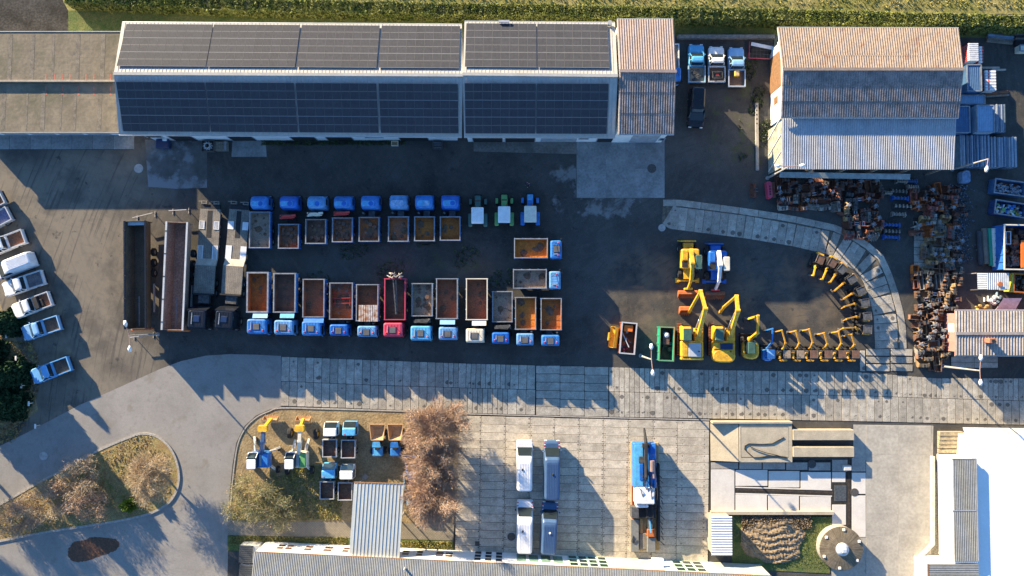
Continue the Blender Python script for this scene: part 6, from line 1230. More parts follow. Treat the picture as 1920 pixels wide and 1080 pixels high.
for k in range(7): m.beam((-1.4+k*.46,-1.0,.45),(-1.4+k*.46,1.0,.45),.05,.05)
for k in range(5): m.beam((-1.42,-1.0+k*.5,.5),(1.4,-1.0+k*.5,.5),.05,.05)
part('grid', t, m, oldmetal); part('frame_rail', t, MB().beam((-1.45,-1.05,.5),(1.45,-1.05,.5),.08,.12).beam((-1.45,-1.05,.5),(-1.45,1.0,.5),.08,.12), CRIM); part('cross_beam', t, MB().beam((-1.3,.65,.75),(1.5,.2,.8),.4,.14), WHITE)
for s in (-1,1): wheel(t, s*1.3, 0, .3, .2)
# things in front of the hall doors
t = thing('pressure_washer', 'hose machine with a tangle of pipes in front of the hall', 'machine', W(394,276)); part('frame', t, MB().tray(-.75,.75,-.7,.7,.2,.8,.06), oldmetal); m = MB()
for k in range(10): a = k*.63; m.tube([(.55*math.cos(a),.5*math.sin(a),.5),(.3*math.cos(a+1),.3*math.sin(a+1),.95),(.6*math.cos(a+2),.55*math.sin(a+2),.7)],.045,5)
part('hose', t, m, SILV)
t = thing('pallet_crate', 'wooden slatted crate beside the hose machine in front of the hall', 'crate', W(418,276)); part('crate', t, MB().tray(-.75,.75,-.55,.55,.0,.7,.06), wood)
for k in range(6): part('slat', t, MB().box(-.6,.45,-.5+k*.17,-.38+k*.17,.702,.74), wood)
part('end_box', t, MB().box(.5,.74,-.54,.54,.702,.85), rimst)
t = thing('waste_bin', 'dark blue lidded bin against the hall wall', 'bin', W(312,273)); part('bin', t, MB().loft([(0,-.65,.65,-.45,.45,.08),(1.0,-.78,.78,-.55,.55,.08)]), NAVY); part('lid', t, MB().loft([(1.001,-.82,.82,-.58,.58,.1),(1.1,-.75,.75,-.5,.5,.1)]), NAVY); part('white_box', t, MB().box(.1,.6,.3,.62,1.102,1.3), WHITE, .03)
t = thing('plastic_tub', 'small yellowish tub in front of the hall', 'tub', W(741,270)); part('tub', t, MB().tray(-.42,.42,-.3,.3,0,.45,.06), CREAM); part('contents', t, MB().box(-.35,.35,-.23,.23,.05,.3), soilm)
t = thing('metal_rack', 'dark metal rack on the ground in front of the hall', 'rack', W(821,273)); part('frame', t, MB().tray(-.6,.6,-.5,.5,0,.6,.06), oldmetal)
for k in range(4): part('bar', t, MB().box(-.5,.5,-.4+k*.22,-.34+k*.22,.5,.56), rimst)
t = thing('hose_reel', 'coil of pale hose lying at the left verge', 'hose', W(4,766)); m = MB(); 
for k in range(3): m.tube([((.5+.1*k)*math.cos(a),(.5+.1*k)*math.sin(a),.12+.05*k) for a in np.linspace(0,6.2,20)],.045,5)
part('coil', t, m, SILV)
# ------------------------------------------------------------------ right hand yard
def cont(label, rc, z, mat, name='site_container', group='containers by the shed', roofm=None, rz=0.0, ribs=True, cat='container'):
    a, b_ = W(rc[0],rc[2],z), W(rc[1],rc[3],z); c = (a+b_)/2; c.z = 0; t = thing(name, label, cat, c, rz, group); w_, l_ = abs(b_.x-a.x)/2, abs(b_.y-a.y)/2
    part('shell', t, MB().box(-w_,w_,-l_,l_,.05,z-.06), mat, .03); r_ = MB(); r_.corr((-w_+.06,-l_+.06,z-.05),(w_-.06,-l_+.06,z-.05),(w_-.06,l_-.06,z-.05),(-w_+.06,l_-.06,z-.05),.22,.03); part('roof', t, r_, roofm or mat)
    m = MB()
    for x in (-w_,w_):
        for y in (-l_,l_): m.box(x-.07,x+.07,y-.07,y+.07,0,z+.04)
    part('corner_post', t, m, rimst) if False else None
    e = MB(); e.box(-w_-.03,-w_+.09,-l_,l_,z-.05,z+.05); e.box(w_-.09,w_+.03,-l_,l_,z-.05,z+.05); e.box(-w_+.09,w_-.09,-l_-.03,-l_+.09,z-.05,z+.046); e.box(-w_+.09,w_-.09,l_-.09,l_+.03,z-.05,z+.046); part('roof_frame', t, e, rimst)
    part('door', t, MB().box(-w_*.7,w_*.7,-l_-.04,-l_-.004,.15,z-.3), mat); return t
CB = M('container_blue', (.05,.12,.24), .6, var=.15); CL = M('container_light', (.20,.32,.46), .6, var=.1)
cont('dark blue site container beside the shed ridge', (1813,1841,121,171), 2.4, CB, roofm=CB); cont('low pale blue container under the shed eave', (1800,1847,178,195), 1.6, CL, roofm=CL); cont('dark blue container tucked against the shed corner', (1790,1819,199,249), 2.3, CB, roofm=CB); cont('pale blue container with plain roof, right of the dark one', (1831,1865,197,248), 2.5, CL, roofm=CL)
def boards(label, rc, z, n, mats, horiz=False, name='board_stack', cat='boards', rz=0.0):
    a, b_ = W(rc[0],rc[2],z), W(rc[1],rc[3],z); c = (a+b_)/2; c.z = 0; t = thing(name, label, cat, c, rz); w_, l_ = abs(b_.x-a.x)/2, abs(b_.y-a.y)/2
    for k in range(n):
        zt = z+random.uniform(-.12,.06)
        if horiz: y = -l_+2*l_*k/n; m = MB().box(-w_+random.uniform(0,.1),w_-random.uniform(0,.1),y+.01,y+2*l_/n-.02,.1,zt)
        else: x = -w_+2*w_*k/n; m = MB().box(x+.008,x+2*w_/n-.014,-l_+random.uniform(0,.12),l_-random.uniform(0,.1),.1,zt)
        part('board', t, m, mats[k % len(mats)] if random.random() < .7 else random.choice(mats))
    part('bearer', t, MB().box(-w_,w_,-.1,.1,0,.098), wood); return t
SB = [M('board_blue', (.19,.27,.36), .7, var=.2), M('board_grey', (.30,.33,.37), .7, var=.2), M('board_dark', (.09,.13,.19), .7, var=.2)]
boards('stack of upright grey fence panels beside the pale container', (1867,1886,195,248), 1.8, 12, SB); boards('wide stack of upright blue-grey panels behind the single lamp post, left half', (1800,1857,253,313), 1.7, 26, SB); boards('wide stack of upright blue-grey panels at the lamp head, right half', (1858,1909,256,314), 1.6, 24, SB)
boards('pile of long grey planks at the top right under the hedge', (1852,1902,60,80), .4, 7, [wood, SB[0]], True, rz=R(-6)); boards('dark pallets at the top right corner', (1904,1935,62,86), .6, 6, [chas, wood], True); boards('loose brown planks right of the dark container', (1846,1892,170,181), .3, 4, [wood, rust2], True, rz=R(4))
t = cont('small cream box at the right edge near the top', (1912,1930,84,96), 1.0, CREAM, 'storage_box', 'boxes', CREAM, cat='box')
def barriers(label, rc, z, n):
    a, b_ = W(rc[0],rc[2],z), W(rc[1],rc[3],z); c = (a+b_)/2; c.z = 0; t = thing('barrier_stack', label, 'barriers', c); w_, l_ = abs(b_.x-a.x)/2, abs(b_.y-a.y)/2
    for k in range(n):
        y = -l_+2*l_*k/n; o = part('barrier', t, MB().loft([(.05,-w_,w_,y+.02,y+2*l_/n-.03,.05),(z-.1,-w_,w_,y+.02,y+2*l_/n-.03,.05),(z,-w_+.06,w_-.06,y+.05,y+2*l_/n-.06,.05)]), WHITE)
        part('red_band', o, MB().box(-w_-.02,-w_-.003,y+.04,y+2*l_/n-.05,.5,z-.25), RED); part('red_band', o, MB().box(-w_+.35,-w_+.5,y+.06,y+2*l_/n-.07,z+.001,z+.012), RED) if n < 8 else None
    return t
barriers('stack of white road barriers beside the shed gable', (1816,1836,80,114), 1.9, 9); barriers('stack of red and white road barriers right of the dark container', (1847,1869,131,170), 1.2, 7); barriers('short stack of white barriers behind the taller white stack', (1836,1843,86,118), 1.5, 6)
t = thing('stacked_beams', 'two long grey beams lying right of the blue container', 'beam', W(1858,127)); part('beam', t, MB().box(-1.6,.9,-.2,.05,0,.3), concrete, .02); part('beam', t, MB().box(-.1,1.7,-.42,-.22,0,.3), concrete, .02)
t = thing('bulk_bag', 'blue-grey bulk bag standing at the shed corner', 'bag', W(1803,334)); part('bag', t, MB().loft([(0,-.55,.55,-.7,.7,.2),(.5,-.6,.6,-.76,.76,.25),(.95,-.5,.5,-.68,.68,.2)]), M('bag_fabric', (.16,.24,.36), .9, var=.3, scale=4), smooth=False); part('bag_neck', t, MB().tube([(-.4,.55,.95),(-.1,.7,1.1),(.3,.6,1.0)],.12,6), MATS['bag_fabric'])
t, w_, l_, rz = skip('skip of grey rubble at the right edge, upper of two', [(1862,361),(1921,369),(1924,344),(1868,333)], 1.3, CB, rust2, rimst); junk(t, w_, l_, .5, 55, [M('rubble_grey', (.30,.33,.37), .9, var=.4, scale=3), SB[1]], (.18,.42))
t, w_, l_, rz = skip('skip of mixed colourful waste at the right edge, lower of two', [(1864,400),(1921,409),(1925,384),(1867,373)], 1.3, M('skip_blue', (.03,.06,.16), .6), darkf, rimst); junk(t, w_, l_, .45, 12, [BLUE, WHITE, SKYB, M('waste_yellow', (.5,.42,.06), .7), oldmetal, CREAM, LGRN], (.25,.6))
t, w_, l_, rz = skip('large blue container of scrap wood with an old window frame inside', [(1880,505),(1935,506),(1936,422),(1885,421)], 2.2, M('skip_bright', (.03,.14,.42), .6), rust2, CREAM, group='large scrap containers'); junk(t, w_, l_, .7, 22, [rust2, wood, M('dark_scrap', (.08,.05,.045), .9)], (.4,1.1))
fr_ = part('window_frame', t, MB().tray(-w_+.35,-w_+1.5,l_-2.3,l_-.7,1.2,1.3,.08).box(-w_+.9,-w_+.97,l_-2.22,l_-.78,1.21,1.29).box(-w_+.43,-w_+.89,l_-1.55,l_-1.47,1.21,1.285), WHITE); part('orange_panel', t, MB().box(w_-.9,w_-.2,-l_+.3,l_-1.8,1.5,1.6), ORNG)
t, w_, l_, rz = skip('dark skip with a yellow end beam, right of the little grey roof', [(1901,547),(1940,550),(1940,514),(1900,513)], 1.6, M('skip_yellow', (.45,.40,.05), .7), darkf, rust, group='large scrap containers'); junk(t, w_, l_, .5, 14, [chas, oldmetal], (.3,.8)); part('end_beam', t, MB().box(-w_-.28,-w_-.09,-l_,l_,.3,1.7), MATS['skip_yellow'], .03)
for k, (u, v0, v1, mt, rr, lb) in enumerate(((1839,433,497,M('dark_membrane', (.05,.055,.06), .8),.3,'dark membrane roll, leftmost of the rolls'),(1848,428,495,M('brown_membrane', (.16,.14,.11), .9),.34,'grey-brown membrane roll, second of the rolls'),(1858,428,498,TEAL,.26,'green tarpaulin roll between the membrane rolls'),(1865,428,500,M('white_tube', (.58,.58,.52), .7),.34,'long white roll, rightmost of the rolls'))):
    p, q = W(u,v0,.5), W(u,v1,.5); c = (p+q)/2; t = thing('material_roll', lb, 'roll', (c.x,c.y,0), R(2), 'rolls of sheeting'); h = abs(p.y-q.y)/2; part('roll', t, MB().cyl((0,-h,.06+rr), rr, 2*h, 'y', 14), mt); part('core', t, MB().cyl((0,-h-.06,.06+rr), rr*.35, 2*h+.12, 'y', 8), chas); part('bearer', t, MB().box(-.3,.3,-.3,-.1,0,.06), wood)
t = thing('small_shelter', 'small pale corrugated roof in two pitches above the low house', 'shelter', W(1860,530)); p = [W(1832,512,1.9),W(1850,512,2.1),W(1892,512,1.9),W(1892,543,1.9),W(1850,543,2.1),W(1833,543,1.9)]; wcr = M('pale_corrugated', (.50,.53,.52), .6, .1, var=.15)
part('roof_sheet', t, MB().corr(p[5],p[0],p[1],p[4],.22,.04), wcr, world=True); part('roof_sheet', t, MB().corr(p[4],p[3],p[2],p[1],.24,.04), wcr, world=True); 
for q in (p[0],p[2],p[3],p[5]): part('post', t, MB().box(q.x-.05,q.x+.05,q.y-.05,q.y+.05,0,1.85), wood, world=True)
pv = W(1873,533,2.0); part('flower_pot', t, MB().lathe([(.22,2.05),(.3,2.3)],(pv.x,pv.y,0),9), rust, world=True)
t = thing('sheet_board', 'large pale grey sheet leaning above the low house roof', 'board', W(1893,572)); q = [W(1866,582,.5),W(1903,582,.5),W(1916,559,1.3),W(1882,559,1.3)]; part('sheet', t, MB().hex([v+Vector((0,0,-.04)) for v in q], q), M('grey_sheet', (.5,.5,.58), .5), world=True); part('prop', t, MB().box(q[2].x-1.5,q[2].x-1.4,q[2].y-.2,q[2].y-.1,0,1.2), wood, world=True)
t = thing('fittings_pile', 'pile of pale pipe fittings and brass pieces above the low house', 'pile', W(1850,566)); 
for mt, c0, n in ((WHITE,(.2,.2),14),(M('brass', (.42,.32,.12), .6, .2),(-.9,-.8),10),(SB[0],(1.0,.4),8)):
    m = MB()
    for k in range(n): x, y = c0[0]+random.uniform(-.6,.6), c0[1]+random.uniform(-.5,.5); m.cyl((x,y,random.uniform(0,.4)),random.uniform(.1,.2),random.uniform(.2,.5),random.choice('xyz'),8)
    part('fitting', t, m, mt)['kind'] = 'stuff'
# ------------------------------------------------------------------ rows of attachments
BK = {}
def attach(kind, u, v, wpx, mat, rz, label, group):
    c = W(u, v, .4); wd = round(wpx/15.3, 1); t = thing({'b':'excavator_bucket','d':'ditching_bucket','g':'grapple','r':'cross_beam','c':'quick_coupler','t':'steel_trough'}[kind], label, {'b':'bucket','d':'bucket','g':'grapple','r':'beam','c':'coupler','t':'trough'}[kind], (c.x,c.y,0), rz, group)
    key = (kind, wd, mat.name)
    if key not in BK:
        ms = []
        if kind in 'bd':
            dp = .95 if kind == 'b' else .75; ms.append(('shell', bucketmesh(wd, dp, .85 if kind == 'b' else .6, kind == 'b').mesh('shell', mat), (0,0,.03)))
            m = MB(); m.box(-.22,-.14,-.45,-.05,.55,1.0); m.box(.14,.22,-.45,-.05,.55,1.0); m.tube([(-.24,-.15,.9),(.24,-.15,.9)],.05,6); ms.append(('bracket', m.mesh('bracket', oldmetal if mat is not rust else rimst), (0,0,0)))
        elif kind == 'g':
            m = MB()
            for a in range(4):
                an = a*1.571+.4; c_, s_ = math.cos(an), math.sin(an); m.tube([(.1*c_,.1*s_,1.0),(wd*.5*c_,wd*.5*s_,.85),(wd*.55*c_,wd*.55*s_,.35),(wd*.2*c_,wd*.2*s_,.03)],[.07,.09,.08,.03],6)
            ms.append(('claw', m.mesh('claw', mat), (0,0,0))); ms.append(('rotator', MB().cyl((0,0,.85),.17,.4,n=10).tube([(-.3,.1,1.1),(.1,.3,1.3),(.35,-.1,1.1)],.035,5).mesh('rotator', rimst), (0,0,0)))
        elif kind == 'r':
            m = MB(); m.box(-wd/2,wd/2,-.14,.14,.3,.55); m.box(-wd/2,-wd/2+.12,-.3,.3,0,.5); m.box(wd/2-.12,wd/2,-.3,.3,0,.5); ms.append(('beam', m.mesh('beam', mat), (0,0,0))); m = MB()
            for k in range(5): x = -wd*.42+wd*.84*k/4; m.cyl((x,-.1,.55),.1,.2,'z',8); m.box(x-.05,x+.05,-.22,.22,.56,.68)
            ms.append(('clamp', m.mesh('clamp', DULL if mat is not BLUE3 else STEELB), (0,0,0)))
        elif kind == 'c':
            m = MB(); m.box(-wd/2,wd/2,-.25,.25,.1,.35); m.box(-wd/2,-wd/2+.1,-.3,.3,.35,.75); m.box(wd/2-.1,wd/2,-.3,.3,.35,.75); ms.append(('body', m.mesh('body', mat), (0,0,0))); ms.append(('pin', MB().tube([(-wd/2,.12,.6),(wd/2,.12,.6)],.06,8).tube([(-wd/2,-.15,.55),(wd/2,-.15,.55)],.06,8).mesh('pin', chrome), (0,0,0)))
        else:
            ms.append(('trough', MB().tray(-wd/2,wd/2,-.95,.95,.05,.55,.07).mesh('trough', mat), (0,0,0))); ms.append(('floor', MB().box(-wd/2+.08,wd/2-.08,-.87,.87,0,.1).mesh('floor', rust2), (0,0,0)))
        BK[key] = ms
    for nm, me, lo in BK[key]: meshobj(nm, me, t, lo)
KN = {'b':'digging bucket','d':'ditching bucket','g':'claw grapple','r':'cross beam','c':'quick coupler','t':'steel trough'}
RUSTB = M('brown_steel', (.13,.052,.036), .9, var=.4, scale=2, col2=(.21,.082,.05), rnd=.35); TANB = M('tan_steel', (.42,.25,.11), .85, var=.35, scale=2, rnd=.2); PINK = M('pink_steel', (.36,.11,.08), .85, var=.3, scale=2, rnd=.2); DULL = M('dull_pale_steel', (.27,.24,.20), .8, var=.35, scale=3, rnd=.25)
CN = {'rust':rust,'dark':darkf,'brown':RUSTB,'grey':oldmetal,'tan':TANB,'red':CRIM,'blue':BLUE3,'reddish':PINK,'pale':DULL,'orange':ORNG,'yellow':AMB,'green':LGRN,'umber':M('umber_steel', (.13,.07,.045), .9, var=.4, scale=2, col2=(.21,.115,.07), rnd=.35),'ochre':M('ochre_steel', (.27,.175,.09), .9, var=.35, scale=2, rnd=.3)}  # umber, ochre: rust browns dulled to offset the sun on the lit rows
rl = random.Random(5); ORDS = ORD+['ninth','tenth','eleventh','twelfth','thirteenth','fourteenth','fifteenth','sixteenth','seventeenth']
def rows(zone, ys, x0, x1, pitch, kinds, cols, jit=2.0, skipp=.08):
    for j, y in enumerate(ys):
        n = 0; x = x0+rl.uniform(0,4)
        while x < x1:
            k = rl.choice(kinds); cn = rl.choice(cols); wpx = {'b':rl.choice((13,16,19)),'d':rl.choice((20,24)),'g':rl.choice((10,12,15)),'r':rl.choice((24,28)),'c':rl.choice((9,12)),'t':rl.choice((9,12))}[k]
            step = max(pitch, wpx+2)
            if rl.random() > skipp:
                attach(k, x+wpx/2, y+rl.uniform(-jit,jit), wpx, CN[cn], rl.choice((0,0,math.pi/2,math.pi,-math.pi/2) if k != 'r' else (0,))+rl.uniform(-.15,.15), '%s %s, %s from the left in the %s row %s' % (cn, KN[k], ORDS[min(n,16)], ORDS[j], zone), 'attachments '+zone); n += 1
            x += step
B3 = ['brown','brown','brown','umber','dark','grey']
rows('under the shed front', (341,352,363), 1452, 1642, 11, 'bbbgctb', B3, 1.2, .04)
rows('before the curved path', (375,388), 1458, 1574, 13, 'bgbdc', ['brown','pale','grey','brown','rust'], 1.5, .05)
rows('beside the curved path', (374,386,397,409,421,433,443), 1580, 1642, 11, 'bbgbgc', ['brown','brown','grey','reddish','umber','tan','pale','rust'], 1.2, .04)
rows('east of the beam stack', (356,367,378,389), 1706, 1790, 12, 'bbbbgt', ['brown','brown','dark','reddish','grey','rust'], 1.2, .03)
rows('on the storage slabs', (400,411,424,437), 1706, 1792, 13, 'dbgdb', ['brown','tan','rust','reddish','pale','brown'], 1.2, .05)
rows('on lower slabs', (453,465,477,489), 1722, 1794, 13, 'bbgbg', ['ochre','umber','pale','umber','tan'], 1.5, .08)
rows('above the low house', (508,518,528), 1710, 1798, 11, 'btbtb', ['umber','umber','brown','pale','dark','ochre'], 1.2, .03)
rows('left of the house', (540,551,562,574), 1714, 1788, 12, 'bgbcb', ['ochre','umber','grey','umber','tan','dark'], 1.5, .05)
rows('against the house wall', (586,597,609,621,633,645), 1712, 1768, 11, 'bggctb', ['ochre','grey','pale','dark','umber','umber'], 1.5, .04)
rows('at the house corner', (657,669,681), 1716, 1772, 12, 'btbc', ['umber','ochre','pale','dark','umber'], 1.5, .05)
for k, (u, v, wpx, cn) in enumerate(((1690,340,20,'pale'),(1709,340,20,'blue'),(1711,351,20,'pale'),(1685,359,30,'grey'),(1664,362,14,'pale'),(1688,372,30,'blue'),(1692,387,34,'grey'),(1685,402,26,'pale'),(1672,422,31,'blue'),(1672,434,31,'grey'),(1671,445,30,'blue'))):
    attach('r', u, v, wpx, CN[cn], R(-3), '%s cross beam attachment, %s from the top of the beam stack' % (cn, ORDS[k]), 'beam stack')
attach('d', 1412, 357, 24, RUSTB, R(90), 'brown wide bucket lying left of the red machine by the lamp post', 'single attachments'); attach('d', 1589, 403, 40, RUSTB, R(-22), 'long brown bucket lying slantwise at the edge of the curved path', 'single attachments'); attach('t', 1508, 376, 11, rust2, R(-4), 'long narrow rusty trough among the grapples before the curved path', 'single attachments'); attach('d', 1472, 378, 26, PINK, 0, 'reddish wide bar bucket beside the pale grapples', 'single attachments')
t = thing('compact_machine', 'crimson compact machine with a curved front at the lamp post', 'machine', W(1441,356,.5)*Vector((1,1,0)), R(4)); part('body', t, MB().loft([(.2,-.35,.35,-1.15,1.05,.3),(.9,-.3,.3,-1.1,1.0,.3)]), CRIM); part('side_skirt', t, MB().box(.36,.8,-1.0,.9,.1,.6), RUSTB, .03)
for k in range(4): part('vent', t, MB().box(-.05,.12,-.7+k*.32,-.5+k*.32,.901,.93), chas)
attach('t', 1716, 511, 13, ORNG, 0, 'large orange divided trough at the left end above the low house', 'single attachments')
t = thing('gravel_heap', 'heap of bluish broken glass and gravel beside the attachments', 'heap', W(1798,415)); 
g = np.random.default_rng(3); n = 900; xs = g.normal(0,.75,n); ys = g.uniform(-5.2,4.6,n); P = np.stack([xs,ys,.03+.3*np.exp(-xs**2)*g.random(n)],1); o = quads('shards', t, P, .14, M('heap_blue', (.12,.17,.22), .5, var=.5, scale=5), 3); o['kind'] = 'stuff'
# ------------------------------------------------------------------ person
def person(label, px, rz):
    c = W(*px); J = {'pel':(0,0,.95),'sp':(0,.02,1.15),'ch':(0,.04,1.35),'nk':(0,.05,1.50),'hd':(0,.08,1.62),'ht':(0,.07,1.74),'shL':(-.19,.03,1.42),'elL':(-.27,-.06,1.14),'haL':(-.25,.12,.92),'shR':(.19,.03,1.42),'elR':(.27,.10,1.14),'haR':(.24,.30,.98),'hiL':(-.10,0,.9),'knL':(-.11,.22,.52),'anL':(-.11,.16,.09),'toL':(-.11,.34,.05),'hiR':(.10,0,.9),'knR':(.11,.02,.5),'anR':(.11,-.28,.14),'toR':(.11,-.12,.04)}
    E = [('pel','sp'),('sp','ch'),('ch','nk'),('nk','hd'),('hd','ht'),('ch','shL'),('shL','elL'),('elL','haL'),('ch','shR'),('shR','elR'),('elR','haR'),('pel','hiL'),('hiL','knL'),('knL','anL'),('anL','toL'),('pel','hiR'),('hiR','knR'),('knR','anR'),('anR','toR')]
    RR = {'pel':.15,'sp':.14,'ch':.16,'nk':.06,'hd':.10,'ht':.085,'shL':.075,'elL':.05,'haL':.045,'shR':.075,'elR':.05,'haR':.045,'hiL':.1,'knL':.065,'anL':.05,'toL':.04,'hiR':.1,'knR':.065,'anR':.05,'toR':.04}
    ks = list(J); me = bpy.data.meshes.new('body'); me.from_pydata([J[k] for k in ks], [(ks.index(a),ks.index(b_)) for a,b_ in E], []); o = bpy.data.objects.new('tmp', me); COL.objects.link(o)
    md = o.modifiers.new('s','SKIN'); me.skin_vertices[0].data[0].use_root = True
    for i, k in enumerate(ks): me.skin_vertices[0].data[i].radius = (RR[k], RR[k]*(.75 if k in ('pel','sp','ch') else 1))
    o.modifiers.new('u','SUBSURF').levels = 2; dg = bpy.context.evaluated_depsgraph_get(); m2 = bpy.data.meshes.new_from_object(o.evaluated_get(dg)); bpy.data.objects.remove(o)
    for mm in (M('jacket', (.02,.03,.09), .9), M('trousers', (.012,.012,.014), .9), M('skin', (.45,.27,.19), .6), M('shoe', (.55,.55,.55), .7), M('hair', (.03,.02,.015), .8)): m2.materials.append(mm)
    for p in m2.polygons:
        x, y, z = p.center; p.material_index = 4 if (z > 1.66 or (z > 1.56 and y < .06)) else 2 if z > 1.47 else 3 if z < .1 else 1 if z < .95 and abs(x) < .2 else 2 if (abs(x) > .2 and z < 1.0) else 0; p.use_smooth = True
    t = thing('person', label, 'person', c, rz); meshobj('body', m2, t)
    fc = MB(); fc.loft([(1.585,-.016,.016,.16,.205,.01),(1.64,-.01,.01,.165,.185,.01)]); part('nose', t, fc, MATS['skin'])
    for s in (-1,1): part('ear', t, MB().box(s*.098-.012,s*.098+.012,.05,.09,1.58,1.65), MATS['skin'], .008)
    for hx, hy, hz in (J['haL'], J['haR']):
        for k in range(4): part('finger', t, MB().tube([(hx-.03+k*.02,hy+.03,hz-.03),(hx-.03+k*.02,hy+.07,hz-.07),(hx-.03+k*.02,hy+.06,hz-.11)],[.01,.009,.007],5), MATS['skin'])
        part('thumb', t, MB().tube([(hx-.04*(1 if hx > 0 else -1),hy+.03,hz),(hx-.055*(1 if hx > 0 else -1),hy+.07,hz-.03)],[.011,.008],5), MATS['skin'])
person('person in a dark blue jacket and black trousers walking above the blue tractor', (990,347), R(150))
# ------------------------------------------------------------------ vegetation
bark = M('bark', (.40,.355,.29), .95, var=.3, scale=3); twigb = M('twig_brown', (.34,.22,.15), .9, var=.3, scale=1.2, col2=(.44,.305,.22)); twigg = M('twig_grey', (.36,.27,.17), .9, var=.3, scale=1.5, col2=(.46,.35,.22))
leafy = M('bush_green', (.10,.17,.02), .8, var=.4, scale=3, col2=(.17,.24,.03)); conif = M('conifer_needles', (.018,.042,.022), .9, var=.4, scale=1.5, col2=(.032,.068,.03), spec=.1); hedgem = M('hedge_leaf', (.10,.135,.022), .85, var=.45, scale=.6, col2=(.22,.225,.06)); dryleaf = M('dry_leaf', (.34,.23,.14), .9, var=.4, scale=2)
def bare_tree(label, px, H_, Rc, ntw, tm, seed, group, name='bare_tree', stems=1, trunk_h=.3, leaves=0, tw=.016, spread=1.0, cat='tree', dome=0.0):
    g = np.random.default_rng(seed); t = thing(name, label, cat, W(*px), 0, group); T = MB(); ends = []
    for s in range(stems):
        a0 = 2*math.pi*s/stems+g.uniform(0,1); bx_, by_ = (0,0) if stems == 1 else (.3*math.cos(a0), .3*math.sin(a0)); lean = .0 if stems == 1 else .35
        top = Vector((bx_+lean*H_*math.cos(a0)*.5, by_+lean*H_*math.sin(a0)*.5, H_*trunk_h)); r0 = .045*H_**.8/(1 if stems == 1 else 1.8)
        T.tube([(bx_,by_,0),(bx_*.8+top.x*.2,by_*.8+top.y*.2,H_*trunk_h*.5),top],[r0,r0*.8,r0*.7],7)
        nb = 7 if stems == 1 else 4
        for k in range(nb):
            a = 2*math.pi*k/nb+g.uniform(-.4,.4) if stems == 1 else a0+g.uniform(-1.1,1.1); el = g.uniform(.45,1.25); L1 = Rc*g.uniform(.75,1.0)*(1.0 if el < .9 else 1.15)
            d = Vector((math.cos(a)*math.cos(el),math.sin(a)*math.cos(el),math.sin(el))); p0 = top-Vector((0,0,g.uniform(0,H_*trunk_h*.35))); p1 = p0+d*L1*.5+Vector((0,0,.1)); p2 = p0+d*L1+Vector((0,0,L1*.1)); T.tube([p0,p1,p2],[r0*.6,r0*.42,r0*.15],5); ends += [(p0.lerp(p1,.6),d),(p1,d),(p1.lerp(p2,.5),d),(p2,d)]
            for q in range(5):
                b0 = p0.lerp(p1,g.uniform(.3,1)) if q < 2 else p1.lerp(p2,g.uniform(0,1)); dd = (d+Vector(g.normal(size=3))*.75).normalized(); dd.z = abs(dd.z)*.8+.1; e = b0+dd*L1*g.uniform(.3,.55); T.tube([b0,b0.lerp(e,.5)+Vector((0,0,.06)),e],[r0*.28,r0*.2,r0*.08],4); ends += [(b0.lerp(e,.5),dd),(e,dd),(e,dd)]
    part('trunk', t, T, bark)
    E_ = np.array([list(e[0]) for e in ends]); D_ = np.array([list(e[1]) for e in ends]); idx = g.integers(0,len(E_),ntw); A = E_[idx]+g.normal(0,.22*spread,(ntw,3)); d = D_[idx]+g.normal(0,.75,(ntw,3)); d /= np.linalg.norm(d,axis=1)[:,None]; B = A+d*(.35+.5*g.random(ntw))[:,None]*Rc/3.2; A[:,2] = np.maximum(A[:,2],.1); B[:,2] = np.maximum(B[:,2],.12)
    if dome:   # fine outer twigs filling the whole rounded crown, pointing outwards
        k = int(ntw*dome); q = g.normal(size=(k,3)); q /= np.linalg.norm(q,axis=1)[:,None]; q[:,2] = np.abs(q[:,2])*1.1-.35; rad = (.45+.55*g.random(k)**.6)*(1+.14*np.sin(q[:,0]*7+seed)+.12*np.cos(q[:,1]*9+2*seed)); cz_ = H_*trunk_h+Rc*.42
        a_ = np.stack([q[:,0]*rad*Rc, q[:,1]*rad*Rc, cz_+q[:,2]*rad*Rc*.62],1); dd_ = q+g.normal(0,.45,(k,3)); dd_ /= np.linalg.norm(dd_,axis=1)[:,None]; bb_ = a_+dd_*(.25+.45*g.random(k))[:,None]*Rc/3.2
        A = np.vstack([A,a_]); B = np.vstack([B,bb_]); A[:,2] = np.maximum(A[:,2],.1); B[:,2] = np.maximum(B[:,2],.12)
    cr = strips('crown', t, A, B, tw, tm, seed); cr['kind'] = 'stuff'
    if leaves:
        i2 = g.integers(0,ntw,leaves); lf = quads('dry_leaves', t, B[i2]+g.normal(0,.1,(leaves,3)), .09, dryleaf, seed+1); lf['kind'] = 'stuff'
    return t
CT = 'bare trees along the plaza edge'
bare_tree('bare reddish-brown tree at the top of the plaza edge', (822,800), 5.8, 3.5, 7000, twigb, 1, CT, leaves=3500, dome=1.3)
bare_tree('bare brown tree in the middle of the plaza edge', (820,858), 5.8, 3.3, 6500, twigb, 2, CT, leaves=2200, dome=1.1)
bare_tree('bare brown tree at the bottom of the plaza edge', (815,920), 6.2, 3.5, 7000, twigb, 3, CT, leaves=2200, dome=1.3)
bare_tree('bare spreading tree at the rounded tip of the traffic island', (302,884), 5.0, 3.0, 4500, twigg, 4, 'trees on the traffic island', leaves=300, dome=1.0)
